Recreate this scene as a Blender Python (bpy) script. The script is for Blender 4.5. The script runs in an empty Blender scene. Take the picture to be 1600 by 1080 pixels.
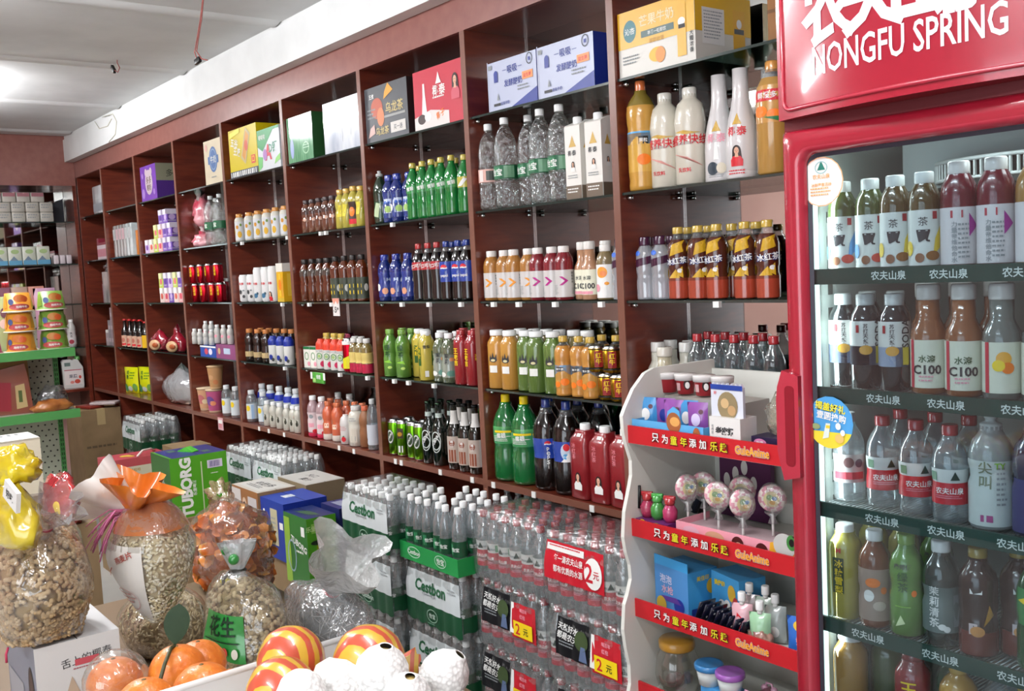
import bpy, bmesh, math, random
from mathutils import Vector, Matrix, noise
import numpy as np
PI = math.pi
random.seed(7)
SC = bpy.context.scene
COL = SC.collection

# ---------------------------------------------------------------- camera, exposure, lights
F_PX = 1533.46
YAW, PITCH, ROLL = -0.9102, -0.0808, -0.0505
CAM = np.array([2.3006, -2.2304, 1.55])
def _rows():
    fw = np.array([math.sin(YAW)*math.cos(PITCH), math.cos(YAW)*math.cos(PITCH), math.sin(PITCH)])
    rt = np.array([math.cos(YAW), -math.sin(YAW), 0.0]); up = np.cross(rt, fw)
    c, s = math.cos(ROLL), math.sin(ROLL)
    return np.array([c*rt+s*up, -s*rt+c*up, fw])
ROWS = _rows()
cam_data = bpy.data.cameras.new('camera'); cam = bpy.data.objects.new('camera', cam_data); COL.objects.link(cam)
cam_data.sensor_width = 36.0; cam_data.lens = F_PX*36.0/1600.0; cam_data.clip_start = 0.05
mw = Matrix.Identity(4)
for i in range(3):
    mw[i][0] = ROWS[0][i]; mw[i][1] = ROWS[1][i]; mw[i][2] = -ROWS[2][i]; mw[i][3] = CAM[i]
cam.matrix_world = mw
SC.camera = cam
SC.view_settings.view_transform = 'Standard'; SC.view_settings.look = 'None'
SC.view_settings.exposure = 0.18; SC.view_settings.gamma = 1.0; SC.view_settings.use_curve_mapping = False
SC.cycles.max_bounces = 10; SC.cycles.diffuse_bounces = 3; SC.cycles.glossy_bounces = 4
SC.cycles.transmission_bounces = 6; SC.cycles.transparent_max_bounces = 24
SC.cycles.caustics_reflective = False; SC.cycles.caustics_refractive = False
SC.cycles.sample_clamp_indirect = 6.0

world = bpy.data.worlds.new('daylight'); SC.world = world; world.use_nodes = True
wn = world.node_tree.nodes['Background']; wn.inputs[0].default_value = (0.78, 0.88, 1.0, 1); wn.inputs[1].default_value = 1.2

def area(name, loc, sx, sy, power, rot=(0, 0, 0), col=(1, 0.97, 0.94)):
    l = bpy.data.lights.new(name, 'AREA'); l.shape = 'RECTANGLE'; l.size = sx; l.size_y = sy; l.energy = power; l.color = col
    o = bpy.data.objects.new(name, l); COL.objects.link(o); o.location = loc; o.rotation_euler = rot
    return o
# daylight coming in through the shop front (an opening in the wall behind the camera)
area('shopfront_daylight', (2.2, -4.75, 1.35), 3.4, 2.3, 70, rot=(PI/2, 0, 0), col=(0.90, 0.95, 1.0))
# fluorescent ceiling lamps
LAMPS = [(-4.45, -1.30), (-1.6, -1.75), (1.2, -1.55), (-3.0, -3.3), (1.6, -3.4)]
for li, (lx, ly) in enumerate(LAMPS):
    pw = (1.0, 1.0, 0.42, 1.0, 0.8)[li]
    area('tube_light', (lx, ly, 2.695), 1.15, 0.10, 46*pw, col=(0.97, 0.98, 1.0))
    area('tube_light_upward', (lx, ly+0.05, 2.70), 1.15, 0.06, 34*pw, rot=(PI*0.86, 0, 0), col=(0.97, 0.98, 1.0))

# added fill lights that brighten the refrigerator inside, behind the door frame
area('refrigerator_fill', (1.155, -0.548, 1.16), 0.02, 1.15, 1.5, rot=(PI/2, 0, -0.5), col=(0.93, 1.0, 0.98))
area('refrigerator_fill_top', (1.42, -0.50, 1.735), 0.42, 0.05, 0.7, rot=(-0.35, 0, 0), col=(0.93, 1.0, 0.98))

# ---------------------------------------------------------------- pixel helpers (1600x1080 frame)
def ray(u, v):
    return ROWS.T @ np.array([(u-800)/F_PX, -(v-540)/F_PX, 1.0])
def aty(u, v, y):
    d = ray(u, v); return Vector(CAM + d*(y-CAM[1])/d[1])
def atx(u, v, x):
    d = ray(u, v); return Vector(CAM + d*(x-CAM[0])/d[0])
def atz(u, v, z):
    d = ray(u, v); return Vector(CAM + d*(z-CAM[2])/d[2])
def proj(P):
    q = ROWS @ (np.array(P) - CAM); return 800+F_PX*q[0]/q[2], 540-F_PX*q[1]/q[2]
def xat(u, y, z):
    """x of the point at depth y and height z seen in column u"""
    lo, hi = -8.0, 2.2 if y > -1.2 else 1.9
    for _ in range(48):
        m = (lo+hi)/2
        q = ROWS @ (np.array((m, y, z)) - CAM)
        if q[2] > 0.02 and 800+F_PX*q[0]/q[2] < u: lo = m
        else: hi = m
    return (lo+hi)/2

# ---------------------------------------------------------------- materials
def lin(h):
    if isinstance(h, tuple): return h
    h = h.lstrip('#'); c = [int(h[i:i+2], 16)/255 for i in (0, 2, 4)]
    return tuple((x/12.92 if x <= 0.04045 else ((x+0.055)/1.055)**2.4) for x in c)
_M = {}
def mat(hexc, rough=0.45, kind='plain', **kw):
    key = (hexc, rough, kind, tuple(sorted(kw.items())))
    if key in _M: return _M[key]
    m = bpy.data.materials.new(kind+'_'+str(hexc).strip('#')); m.use_nodes = True
    nt = m.node_tree; N = nt.nodes; L = nt.links; b = N['Principled BSDF']; out = N['Material Output']
    c = lin(hexc) + (1,)
    b.inputs['Base Color'].default_value = c; b.inputs['Roughness'].default_value = rough
    if kind == 'plain':
        b.inputs['Specular IOR Level'].default_value = kw.get('spec', 0.4)
    elif kind == 'gloss':          # bottled liquid / lacquer / printed film
        b.inputs['Coat Weight'].default_value = 0.7; b.inputs['Coat Roughness'].default_value = 0.06
    elif kind == 'metal':
        b.inputs['Metallic'].default_value = 1.0
    elif kind == 'emit':
        b.inputs['Emission Color'].default_value = c; b.inputs['Emission Strength'].default_value = kw.get('e', 5)
    elif kind in ('film', 'tint'):  # thin clear plastic: see-through with a sheen
        N.remove(b)
        tr = N.new('ShaderNodeBsdfTransparent'); tr.inputs[0].default_value = c
        p = N.new('ShaderNodeBsdfPrincipled'); p.inputs['Base Color'].default_value = lin(kw.get('body', '#e6ecee')) + (1,)
        p.inputs['Roughness'].default_value = rough; p.inputs['Specular IOR Level'].default_value = 0.8
        lw = N.new('ShaderNodeLayerWeight'); lw.inputs[0].default_value = 0.35
        mr = N.new('ShaderNodeMapRange'); mr.inputs['To Min'].default_value = kw.get('lo', 0.16); mr.inputs['To Max'].default_value = kw.get('hi', 0.75)
        lo = kw.get('lo', .08); hi = kw.get('hi', .6); mr.inputs['To Min'].default_value = kw.get('r0', .06); mr.inputs['To Max'].default_value = hi
        L.new(lw.outputs['Facing'], mr.inputs['Value'])
        gs = N.new('ShaderNodeBsdfGlossy'); gs.inputs['Roughness'].default_value = rough; gs.inputs[0].default_value = (.95, .95, .95, 1)
        m1 = N.new('ShaderNodeMixShader'); mx = N.new('ShaderNodeMixShader'); mx.inputs[0].default_value = lo
        L.new(mr.outputs[0], m1.inputs[0]); L.new(tr.outputs[0], m1.inputs[1]); L.new(gs.outputs[0], m1.inputs[2])
        L.new(m1.outputs[0], mx.inputs[1]); L.new(p.outputs[0], mx.inputs[2]); L.new(mx.outputs[0], out.inputs[0])
        if kw.get('wr'):            # wrinkled film
            tc = N.new('ShaderNodeTexCoord'); nz = N.new('ShaderNodeTexNoise'); nz.inputs['Scale'].default_value = kw['wr']; nz.inputs['Detail'].default_value = 3
            bp = N.new('ShaderNodeBump'); bp.inputs['Strength'].default_value = 0.8; bp.inputs['Distance'].default_value = 0.02
            L.new(tc.outputs['Object'], nz.inputs['Vector']); L.new(nz.outputs[0], bp.inputs['Height']); L.new(bp.outputs[0], p.inputs['Normal']); L.new(bp.outputs[0], gs.inputs['Normal'])
    _M[key] = m
    return m
def noisy(name, c1, c2, scale=8, rough=0.5, stretch=(1, 1, 1), bump=0.0, detail=4, lo=0.35, hi=0.65, coat=0.0, spec=0.5, metal=0.0, kind='noise'):
    if name in _M: return _M[name]
    m = bpy.data.materials.new(name); m.use_nodes = True; nt = m.node_tree; N = nt.nodes; L = nt.links; b = N['Principled BSDF']
    tc = N.new('ShaderNodeTexCoord'); mp = N.new('ShaderNodeMapping'); mp.inputs['Scale'].default_value = stretch
    if kind == 'voronoi':
        t = N.new('ShaderNodeTexVoronoi'); o = t.outputs['Distance']
    else:
        t = N.new('ShaderNodeTexNoise'); t.inputs['Detail'].default_value = detail; o = t.outputs[0]
    t.inputs['Scale'].default_value = scale
    cr = N.new('ShaderNodeValToRGB'); cr.color_ramp.elements[0].position = lo; cr.color_ramp.elements[1].position = hi
    cr.color_ramp.elements[0].color = lin(c1)+(1,); cr.color_ramp.elements[1].color = lin(c2)+(1,)
    L.new(tc.outputs['Object'], mp.inputs[0]); L.new(mp.outputs[0], t.inputs['Vector']); L.new(o, cr.inputs[0]); L.new(cr.outputs[0], b.inputs['Base Color'])
    b.inputs['Roughness'].default_value = rough; b.inputs['Coat Weight'].default_value = coat; b.inputs['Specular IOR Level'].default_value = spec
    b.inputs['Metallic'].default_value = metal
    if bump:
        bp = N.new('ShaderNodeBump'); bp.inputs['Strength'].default_value = bump; bp.inputs['Distance'].default_value = 0.01
        L.new(o, bp.inputs['Height']); L.new(bp.outputs[0], b.inputs['Normal'])
    _M[name] = m
    return m
CLEAR = mat('#f2f5f6', 0.08, 'film', lo=0.06, hi=0.55)
WATER = mat('#e9f0f2', 0.05, 'film', lo=0.13, hi=0.6, r0=0.10, body='#e2e8ea')
WRAP = mat('#fafcfc', 0.12, 'film', lo=0.06, hi=0.42, r0=.08, wr=26, body='#f0f2f2')
WHITE = mat('#eeeeea', 0.4)
WCAP = mat('#f2f3f1', 0.35)
BLACK = mat('#141414', 0.4)

# ---------------------------------------------------------------- mesh building
_T = {}
def glyphs(s, bold=0.0):
    if bold < 0: bold = -bold
    elif bold < .045 and any(ord(ch) > 999 for ch in s): bold = min(bold, .016)
    k = (s, bold)
    if k in _T: return _T[k]
    c = bpy.data.curves.new('lettering', 'FONT'); c.body = s; c.resolution_u = 2; c.offset = bold; c.align_x = 'CENTER'; c.align_y = 'CENTER'
    o = bpy.data.objects.new('lettering', c); COL.objects.link(o); bpy.context.view_layer.update()
    me = bpy.data.meshes.new_from_object(o.evaluated_get(bpy.context.evaluated_depsgraph_get()))
    vs = [(v.co.x, v.co.y) for v in me.vertices]; fs = [tuple(p.vertices) for p in me.polygons]
    bpy.data.objects.remove(o); bpy.data.curves.remove(c); bpy.data.meshes.remove(me)
    ys = [v[1] for v in vs]; xs = [v[0] for v in vs]
    if vs:
        cy = (min(ys)+max(ys))/2; cx = (min(xs)+max(xs))/2; h = max(max(ys)-min(ys)-2*bold, 1e-6)
        vs = [((x-cx)/h, (y-cy)/h) for x, y in vs]
    _T[k] = (vs, fs)
    return _T[k]

class MB:
    def __init__(s): s.v = []; s.f = []; s.m = []; s.sm = []; s.mats = []
    def mi(s, m):
        if m not in s.mats: s.mats.append(m)
        return s.mats.index(m)
    def add(s, vs, fs, m, smooth=False, M=None):
        b = len(s.v)
        s.v += [tuple(M @ Vector(v)) if M else tuple(v) for v in vs]
        ms = m if isinstance(m, list) else None
        for k, f in enumerate(fs):
            s.f.append(tuple(b+i for i in f)); s.m.append(s.mi(ms[k] if ms else m)); s.sm.append(smooth)
        return s
    def box(s, x0, x1, y0, y1, z0, z1, m, M=None, top=None, front=None, side=None):
        vs = [(x0,y0,z0),(x1,y0,z0),(x1,y1,z0),(x0,y1,z0),(x0,y0,z1),(x1,y0,z1),(x1,y1,z1),(x0,y1,z1)]
        fs = [(3,2,1,0),(4,5,6,7),(0,1,5,4),(1,2,6,5),(2,3,7,6),(3,0,4,7)]
        return s.add(vs, fs, [m, top or m, front or m, side or m, m, side or m], False, M)
    def rbox(s, x0, x1, y0, y1, z0, z1, m, r=0.004, seg=2, M=None, smooth=True):
        bm = bmesh.new(); bmesh.ops.create_cube(bm, size=1.0)
        for v in bm.verts: v.co = Vector(((x0+x1)/2+v.co.x*(x1-x0), (y0+y1)/2+v.co.y*(y1-y0), (z0+z1)/2+v.co.z*(z1-z0)))
        bmesh.ops.bevel(bm, geom=bm.edges[:], offset=r, segments=seg, profile=0.5, affect='EDGES')
        bm.verts.index_update(); vs = [tuple(v.co) for v in bm.verts]; fs = [tuple(v.index for v in f.verts) for f in bm.faces]; bm.free()
        return s.add(vs, fs, m, smooth, M)
    def lathe(s, prof, m, seg=18, c=(0,0,0), sx=1, sy=1, p=2.0, M=None, smooth=True, caps=True, mod=None):
        n = len(prof); vs = []; fs = []; ms = []
        for i, (r, z) in enumerate(prof):
            for k in range(seg):
                a = 2*PI*(k+0.5)/seg; cx, cy = math.cos(a), math.sin(a)
                q = (abs(cx)**p+abs(cy)**p)**(-1/p) if p != 2 else 1
                rr = r*(mod(a, z) if mod else 1)
                vs.append((c[0]+rr*q*cx*sx, c[1]+rr*q*cy*sy, c[2]+z))
        for i in range(n-1):
            for k in range(seg):
                k2 = (k+1) % seg
                fs.append((i*seg+k, i*seg+k2, (i+1)*seg+k2, (i+1)*seg+k)); ms.append(m[i] if isinstance(m, list) else m)
        s.add(vs, fs, ms, smooth, M)
        if caps:
            b = len(s.v)-n*seg
            if prof[0][0] > 1e-4: s.f.append(tuple(b+k for k in reversed(range(seg)))); s.m.append(s.mi(ms[0])); s.sm.append(False)
            if prof[-1][0] > 1e-4: s.f.append(tuple(b+(n-1)*seg+k for k in range(seg))); s.m.append(s.mi(ms[-1])); s.sm.append(False)
        return s
    def tube(s, pts, r, m, seg=8, smooth=True, close=False):
        P = [Vector(p) for p in pts]; n = len(P); vs = []; fs = []; up = None
        for i in range(n):
            t = (P[(i+1) % n if close else min(i+1, n-1)]-P[(i-1) % n if close else max(i-1, 0)]).normalized()
            if up is None or abs(up.dot(t)) > 0.98: up = t.orthogonal().normalized()
            a = (up - t*up.dot(t)).normalized(); bq = t.cross(a); up = a
            rr = r[i] if isinstance(r, (list, tuple)) else r
            for k in range(seg):
                an = 2*PI*k/seg; vs.append(P[i]+a*(rr*math.cos(an))+bq*(rr*math.sin(an)))
        for i in range(n if close else n-1):
            j = (i+1) % n
            for k in range(seg):
                k2 = (k+1) % seg; fs.append((i*seg+k, i*seg+k2, j*seg+k2, j*seg+k))
        if not close: fs.append(tuple(reversed(range(seg)))); fs.append(tuple((n-1)*seg+k for k in range(seg)))
        return s.add(vs, fs, m, smooth)
    def ball(s, c, r, m, sx=1, sy=1, sz=1, seg=14, rings=9, M=None, mod=None):
        prof = [(max(r*math.sin(PI*i/rings), 1e-5), -r*math.cos(PI*i/rings)) for i in range(rings+1)]
        vs = []; fs = []
        for rr, z in prof:
            for k in range(seg):
                a = 2*PI*k/seg; d = Vector((rr*math.cos(a), rr*math.sin(a), z))
                if mod: d = d*mod(d/r)
                vs.append((c[0]+d.x*sx, c[1]+d.y*sy, c[2]+d.z*sz))
        for i in range(rings):
            for k in range(seg):
                k2 = (k+1) % seg; fs.append((i*seg+k, i*seg+k2, (i+1)*seg+k2, (i+1)*seg+k))
        return s.add(vs, fs, m, True, M)
    def prism(s, pts, d0, d1, m, M=None, axis='y', smooth=False, side=None):
        """outline pts (a,b) extruded along axis from d0 to d1"""
        n = len(pts)
        def P(a, b, d): return {'y': (a, d, b), 'x': (d, a, b), 'z': (a, b, d)}[axis]
        vs = [P(a, b, d0) for a, b in pts]+[P(a, b, d1) for a, b in pts]
        fs = [tuple(range(n)), tuple(reversed(range(n, 2*n)))]+[(i, n+i, n+(i+1) % n, (i+1) % n) for i in range(n)]
        return s.add(vs, fs, [m, m]+[side or m]*n, smooth, M)
    # --- flat artwork laid on a surface through a mapping f(x, z, lift) -> point
    def fine_faces(s, pts, faces, m, g, lim):
        """faces of flat artwork, cut small enough to follow a round surface"""
        if not lim: return s.add([g(x, z) for x, z in pts], faces, m)
        out = []; stack = []
        for fc in faces:
            for i in range(1, len(fc)-1): stack.append((pts[fc[0]], pts[fc[i]], pts[fc[i+1]]))
        while stack:
            t = stack.pop(); e = [abs(t[i][0]-t[(i+1) % 3][0]) for i in range(3)]; k = e.index(max(e))
            if e[k] > lim and len(out) < 6000:
                a, b_, c = t[k], t[(k+1) % 3], t[(k+2) % 3]; mid = ((a[0]+b_[0])/2, (a[1]+b_[1])/2); stack += [(a, mid, c), (mid, b_, c)]
            else: out.append(t)
        vs = [g(x, z) for t in out for x, z in t]
        return s.add(vs, [(3*i, 3*i+1, 3*i+2) for i in range(len(out))], m)
    def art(s, items, f, lift=0.00014, base=0.0005, lim=None):
        for k, it in enumerate(items):
            d = lift*(k+1)+base; t = it[0]
            if t == 'rect':
                _, x0, z0, x1, z1, m = it; n = max(1, int(abs(x1-x0)/0.012))
                n = min(n, 24); vs = []; fs = []
                for i in range(n+1):
                    x = x0+(x1-x0)*i/n; vs += [f(x, z0, d), f(x, z1, d)]
                fs = [(2*i, 2*i+2, 2*i+3, 2*i+1) for i in range(n)]
                s.add(vs, fs, m)
            elif t == 'disc':
                _, x, z, rx, rz, m = it; ns = 18; vs = [f(x, z, d)]; fs = []
                for r in (0.5, 1.0):
                    for i in range(ns):
                        a = 2*PI*i/ns; vs.append(f(x+rx*r*math.cos(a), z+rz*r*math.sin(a), d))
                for i in range(ns):
                    j = (i+1) % ns; fs.append((0, 1+i, 1+j)); fs.append((1+i, 1+ns+i, 1+ns+j, 1+j))
                s.add(vs, fs, m)
            elif t == 'ring':
                _, x, z, rx, rz, w, m = it; ns = 20; vs = []; fs = []
                for i in range(ns):
                    a = 2*PI*i/ns; vs += [f(x+rx*math.cos(a), z+rz*math.sin(a), d), f(x+(rx-w)*math.cos(a), z+(rz-w)*math.sin(a), d)]
                fs = [(2*i, 2*((i+1) % ns), 2*((i+1) % ns)+1, 2*i+1) for i in range(ns)]
                s.add(vs, fs, m)
            elif t == 'poly':
                _, pts, m = it; s.fine_faces(pts, [tuple(range(len(pts)))], m, lambda x_, z_: f(x_, z_, d), lim)
            elif t == 'text':
                _, txt, x, z, h, m = it[:6]; ang = it[6] if len(it) > 6 else 0; bold = it[7] if len(it) > 7 else 0.015; wx = it[8] if len(it) > 8 else 1.0
                vs, fs = glyphs(txt, bold); ca, sa = math.cos(ang), math.sin(ang)
                s.fine_faces([(x+h*(a*wx*ca-b*sa), z+h*(a*wx*sa+b*ca)) for a, b in vs], fs, m, lambda x_, z_: f(x_, z_, d), lim)
            elif t == 'vtext':   # characters one under another
                _, txt, x, z, h, m = it[:6]
                for i, ch in enumerate(txt):
                    vs, fs = glyphs(ch, 0.015)
                    s.fine_faces([(x+h*a, z+h*b-i*h*1.15) for a, b in vs], fs, m, lambda x_, z_: f(x_, z_, d), lim)
            elif t == 'fine':    # lines of small print
                _, x0, z0, x1, z1, n, m = it
                rnd = random.Random(int((x0+z0)*1e5))
                for i in range(n):
                    zz = z1-(z1-z0)*(i+0.3)/n; hh = (z1-z0)/n*0.42; x = x0; end = x1-(x1-x0)*rnd.random()*0.25
                    while x < end:
                        w = hh*(0.7+rnd.random()*1.6); s.add([f(x, zz, d), f(min(x+w, end), zz, d), f(min(x+w, end), zz+hh, d), f(x, zz+hh, d)], [(0, 1, 2, 3)], m); x += w+hh*0.45
            elif t == 'bars':
                _, x0, z0, x1, z1, n, m = it; rnd = random.Random(n)
                for i in range(n):
                    x = x0+(x1-x0)*i/n; w = (x1-x0)/n*(0.3+0.45*rnd.random()); s.add([f(x, z0, d), f(x+w, z0, d), f(x+w, z1, d), f(x, z1, d)], [(0, 1, 2, 3)], m)
        return s
    def build(s, name, parent=None):
        me = bpy.data.meshes.new(name); me.from_pydata(s.v, [], s.f); me.update()
        for m in s.mats: me.materials.append(m)
        me.polygons.foreach_set('material_index', s.m); me.polygons.foreach_set('use_smooth', s.sm); me.update()
        o = bpy.data.objects.new(name, me); COL.objects.link(o)
        if parent is not None: o.parent = parent
        return o
def fixn(o):
    bm = bmesh.new(); bm.from_mesh(o.data); bmesh.ops.recalc_face_normals(bm, faces=bm.faces[:]); bm.to_mesh(o.data); bm.free(); return o

def wrap(r, a0=0.0):
    """label coordinates on a round bottle; x=0 faces -y"""
    return lambda x, z, d: (( r+d)*math.sin(x/r+a0), -(r+d)*math.cos(x/r+a0), z)
def wrapsq(r, p):
    def f(x, z, d):
        a = x/r-PI/2; ca, sa = math.cos(a), math.sin(a); q = (abs(ca)**p+abs(sa)**p)**(-1/p)
        return ((r+d)*q*ca, (r+d)*q*sa, z)
    return f
def plane(o, ux, uz):
    o, ux, uz = Vector(o), Vector(ux), Vector(uz); n = ux.cross(uz)
    return lambda x, z, d: tuple(o+ux*x+uz*z+n*d)

# ---------------------------------------------------------------- things
def tag(o, label, cat, group=None):
    o['label'] = label; o['category'] = cat
    if group: o['group'] = group
    return o
def thing(name, label, cat, loc=(0, 0, 0), rz=0, group=None):
    o = bpy.data.objects.new(name, None); o.empty_display_size = 0.05; COL.objects.link(o)
    o.location = loc; o.rotation_euler = (0, 0, rz)
    return tag(o, label, cat, group)
def struct(o):
    o['kind'] = 'structure'; return o
def copy_tree(o, parent=None, kids=None):
    c = o.copy(); COL.objects.link(c); c.parent = parent
    for ch in KIDS.get(o.name, []): copy_tree(ch, c)
    return c
KIDS = {}
def index_kids():
    KIDS.clear()
    for o in bpy.data.objects:
        if o.parent is not None: KIDS.setdefault(o.parent.name, []).append(o)
ORD = ['first', 'second', 'third', 'fourth', 'fifth', 'sixth', 'seventh', 'eighth', 'ninth', 'tenth', 'eleventh', 'twelfth', 'thirteenth', 'fourteenth', 'fifteenth']
NUM = ['zero', 'one', 'two', 'three', 'four', 'five', 'six', 'seven', 'eight', 'nine', 'ten', 'eleven', 'twelve', 'thirteen', 'fourteen', 'fifteen']
def nth(i, n):
    if n == 1: return 'the'
    if n == 2: return ('left of two', 'right of two')[i]
    if i == 0: return 'leftmost of %s' % NUM[n]
    if i == n-1: return 'rightmost of %s' % NUM[n]
    return '%s from left of %s' % (ORD[i], NUM[n])
class Proto:
    def __init__(s, root, R=0.03): s.R = R; s.root = root; s.used = False; s.kids = [c for c in bpy.data.objects if c.parent is root]
    def put(s, loc, rz, label, group, tilt=(0, 0)):
        if not s.used: r = s.root; s.used = True
        else:
            r = s.root.copy(); COL.objects.link(r)
            for ch in s.kids:
                c = ch.copy(); COL.objects.link(c); c.parent = r
        r.location = loc; r.rotation_euler = (tilt[0], tilt[1], rz); r['label'] = label
        if group: r['group'] = group
        return r
PLACED = []
def settle(spans, yr=(0.012, 0.288), start=0):
    """push things standing on one shelf apart until none overlap"""
    lev = {}
    for o, R, h in PLACED[start:]: lev.setdefault(round(o.location.z, 2), []).append((o, R))
    for z, L in lev.items():
        for it in range(300):
            moved = False
            for i in range(len(L)):
                a, ra = L[i]
                for j in range(i):
                    b, rb = L[j]; d = Vector((a.location.x-b.location.x, a.location.y-b.location.y)); need = ra+rb+0.0035
                    if d.length < need and d.length > 1e-6:
                        push = (need-d.length)*0.5; n = d.normalized()
                        if abs(n.x) < 0.35: n = Vector((n.x, n.y*0.8))
                        a.location.x += n.x*push; b.location.x -= n.x*push; a.location.y += n.y*push*0.6; b.location.y -= n.y*push*0.6; moved = True
            for o, R in L:
                for x0, x1 in spans:
                    if x0-0.03 <= o.location.x <= x1+0.03: o.location.x = min(max(o.location.x, x0+R+0.002), x1-R-0.002)
                o.location.y = min(max(o.location.y, R+yr[0]), yr[1]-R)
            if not moved: break
ZL = {1: 0.72, 2: 1.08, 3: 1.42, 4: 1.765, 5: 2.122}
def row(pr, us, y, z, desc, where, group, h=0.22, rz=None, jit=0.25, ones=None):
    """one row of like things, spread over the pixel columns us"""
    n = len(us); out = []
    for i, u in enumerate(us):
        zz = ZL[z] if isinstance(z, int) else z
        yy = y[i] if isinstance(y, (list, tuple)) else y
        x = xat(u, yy, zz+h/2)
        r = (0.5 if rz is None else rz)+random.uniform(-jit, jit)
        if n == 1: lab = desc[0]+' '+where
        else: lab = nth(i, n)+' '+desc[1]+' '+where
        o = pr.put((x, yy, zz+0.0012), r, lab.strip(), group); PLACED.append([o, pr.R, h]); out.append(o)
    return out
# ---------------------------------------------------------------- the room
WOOD = noisy('red_brown_laminate', '#5e2317', '#73311f', 5, 0.33, (1.2, 1.2, 9), coat=0.85, detail=6)
_cb = WOOD.node_tree.nodes['Principled BSDF']; _cb.inputs['Coat IOR'].default_value = 1.75; _cb.inputs['Coat Roughness'].default_value = 0.16
WOODH = noisy('header_laminate', '#84524a', '#8e5c53', 6, 0.34, (3, 3, 3), coat=0.2)
EDGE = mat('#744a3c', 0.35)
PLASTER = noisy('ceiling_plaster', '#d2d3d3', '#dedfdf', 3, 0.8, bump=0.06)
TRIM = noisy('cornice_paint', '#dcdedd', '#e6e8e7', 4, 0.6)
PINK = noisy('pink_wall_paint', '#c49a92', '#cda59c', 2.5, 0.7)
MIRROR = mat('#ccceca', 0.03, 'metal')
X0, X1, Y0, Y1, ZC = -6.62, 4.6, -4.65, 0.34, 2.785
b = MB(); b.box(X0, X1, Y0, Y1, -0.1, 0, noisy('grey_floor_tiles', '#8c8a86', '#a09d98', 2, 0.35)); struct(b.build('floor'))
b = MB(); b.box(X0, X1, Y0, Y1, ZC, ZC+0.1, PLASTER)
for rx in (-6.07, -4.79, -3.51, -2.235, -0.95, 0.33, 1.6, 2.9):
    n = 8; pts = [(rx-0.07+0.14*i/n, ZC-0.014*math.sin(PI*i/n)) for i in range(n+1)]
    vs = [(px_, Y0, pz) for px_, pz in pts]+[(px_, -0.07, pz) for px_, pz in pts]
    b.add(vs, [(i, i+1, n+2+i, n+1+i) for i in range(n)], PLASTER, True)
struct(b.build('ceiling'))
b = MB(); b.box(X0-0.1, X0, Y0, Y1, 0, ZC, PINK); struct(b.build('wall_back'))
b = MB(); b.box(X0, X1, Y1, Y1+0.1, 0, ZC, PINK); struct(b.build('wall_side'))
b = MB(); b.box(X1, X1+0.1, Y0, Y1, 0, ZC, PINK); struct(b.build('wall_right'))
b = MB()   # wall behind the camera with the shop-front opening
b.box(X0, 0.4, Y0-0.1, Y0, 0, ZC, PINK); b.box(4.0, X1, Y0-0.1, Y0, 0, ZC, PINK); b.box(0.4, 4.0, Y0-0.1, Y0, 2.55, ZC, PINK); struct(b.build('wall_front'))
b = MB(); ALU = mat('#b8bcc0', 0.3, 'metal')
for x in (0.4, 1.58, 2.78, 3.96): b.box(x, x+0.05, Y0-0.08, Y0-0.02, 0, 2.55, ALU)
for z in (0.0, 2.0, 2.5): b.box(0.4, 4.0, Y0-0.08, Y0-0.02, z, z+0.05, ALU)
struct(b.build('window_1'))
# cornice boxed out over the shelving
b = MB(); b.box(-6.29, X1, -0.072, -0.001, 2.575, 2.752, TRIM); b.box(-6.29, X1, -0.060, -0.001, 2.752, ZC, TRIM); struct(b.build('trim_1'))
# ceiling lamps
for i, (lx, ly) in enumerate(LAMPS):
    t = thing('ceiling_lamp', ['', '', '', '', ''][i] or 'white fluorescent tube lamp under the ceiling, %s from the back wall' % ORD[i], 'lamp', (lx, ly, 2.72), 0, 'fluorescent ceiling lamps')
    b = MB(); b.rbox(-0.62, 0.62, -0.04, 0.04, 0.012, 0.062, WHITE, 0.006); b.build('base', t)
    b = MB(); b.tube([(-0.6, 0, 0.0), (0.6, 0, 0.0)], 0.013, mat('#f4f8ff', 0.3, 'emit', e=9.0), 10); b.build('tube', t)
# loose wires hanging from the ceiling
def wire(name, pts, label, box):
    t = thing(name, label, 'wire', pts[0])
    o = Vector(pts[0]); b = MB(); m = mat('#8a4a44', 0.6)
    b.tube([Vector(p)-o for p in pts], 0.0028, m, 6); b.build('cable', t)
    b = MB(); q = Vector(pts[-1])-o
    b.rbox(q.x-0.028, q.x+0.028, q.y-0.008, q.y+0.008, q.z-0.012, q.z+0.012, BLACK, 0.003, M=Matrix.Translation(q) @ Matrix.Rotation(box, 4, 'Y') @ Matrix.Translation(-q)); b.build('connector', t)
A = [aty(u, v, -.55) for u, v in ((318, -3), (313, 30), (308, 60), (304, 82), (309, 95))]; A[0].z = ZC
wire('hanging_wire', A, 'long brown wire loop hanging from the ceiling with a black clip', -0.1)
o = bpy.data.objects['hanging_wire']; b = MB(); A = [aty(u, v, -.548) for u, v in ((319, -3), (315, 30), (310, 60), (307, 80), (315, 92), (324, 94))]; A[0].z = ZC
b.tube([q-o.location for q in A], .0028, mat('#8a4a44', .6), 6); b.build('cable', o)
A = [aty(u, v, -.50) for u, v in ((183, 93), (183, 98), (187, 106), (184, 113), (177, 108))]; A[0].z = ZC
wire('hanging_wire', A, 'short wire stub with a black connector dangling near the ceiling ridge', 0.7)
b = MB(); m = mat('#cfcbb8', 0.5)
P = [aty(u, v, -0.076) for u, v in ((160, 183), (176, 178), (182, 190), (180, 210), (170, 222))]
b.tube(P, 0.0025, m, 6); b.tube([aty(u, v, -0.076) for u, v in ((148, 190), (155, 201), (168, 197), (174, 186))], 0.0025, m, 6)
tag(b.build('stray_cable'), 'thin beige cable looped on the white cornice', 'cable')

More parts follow.
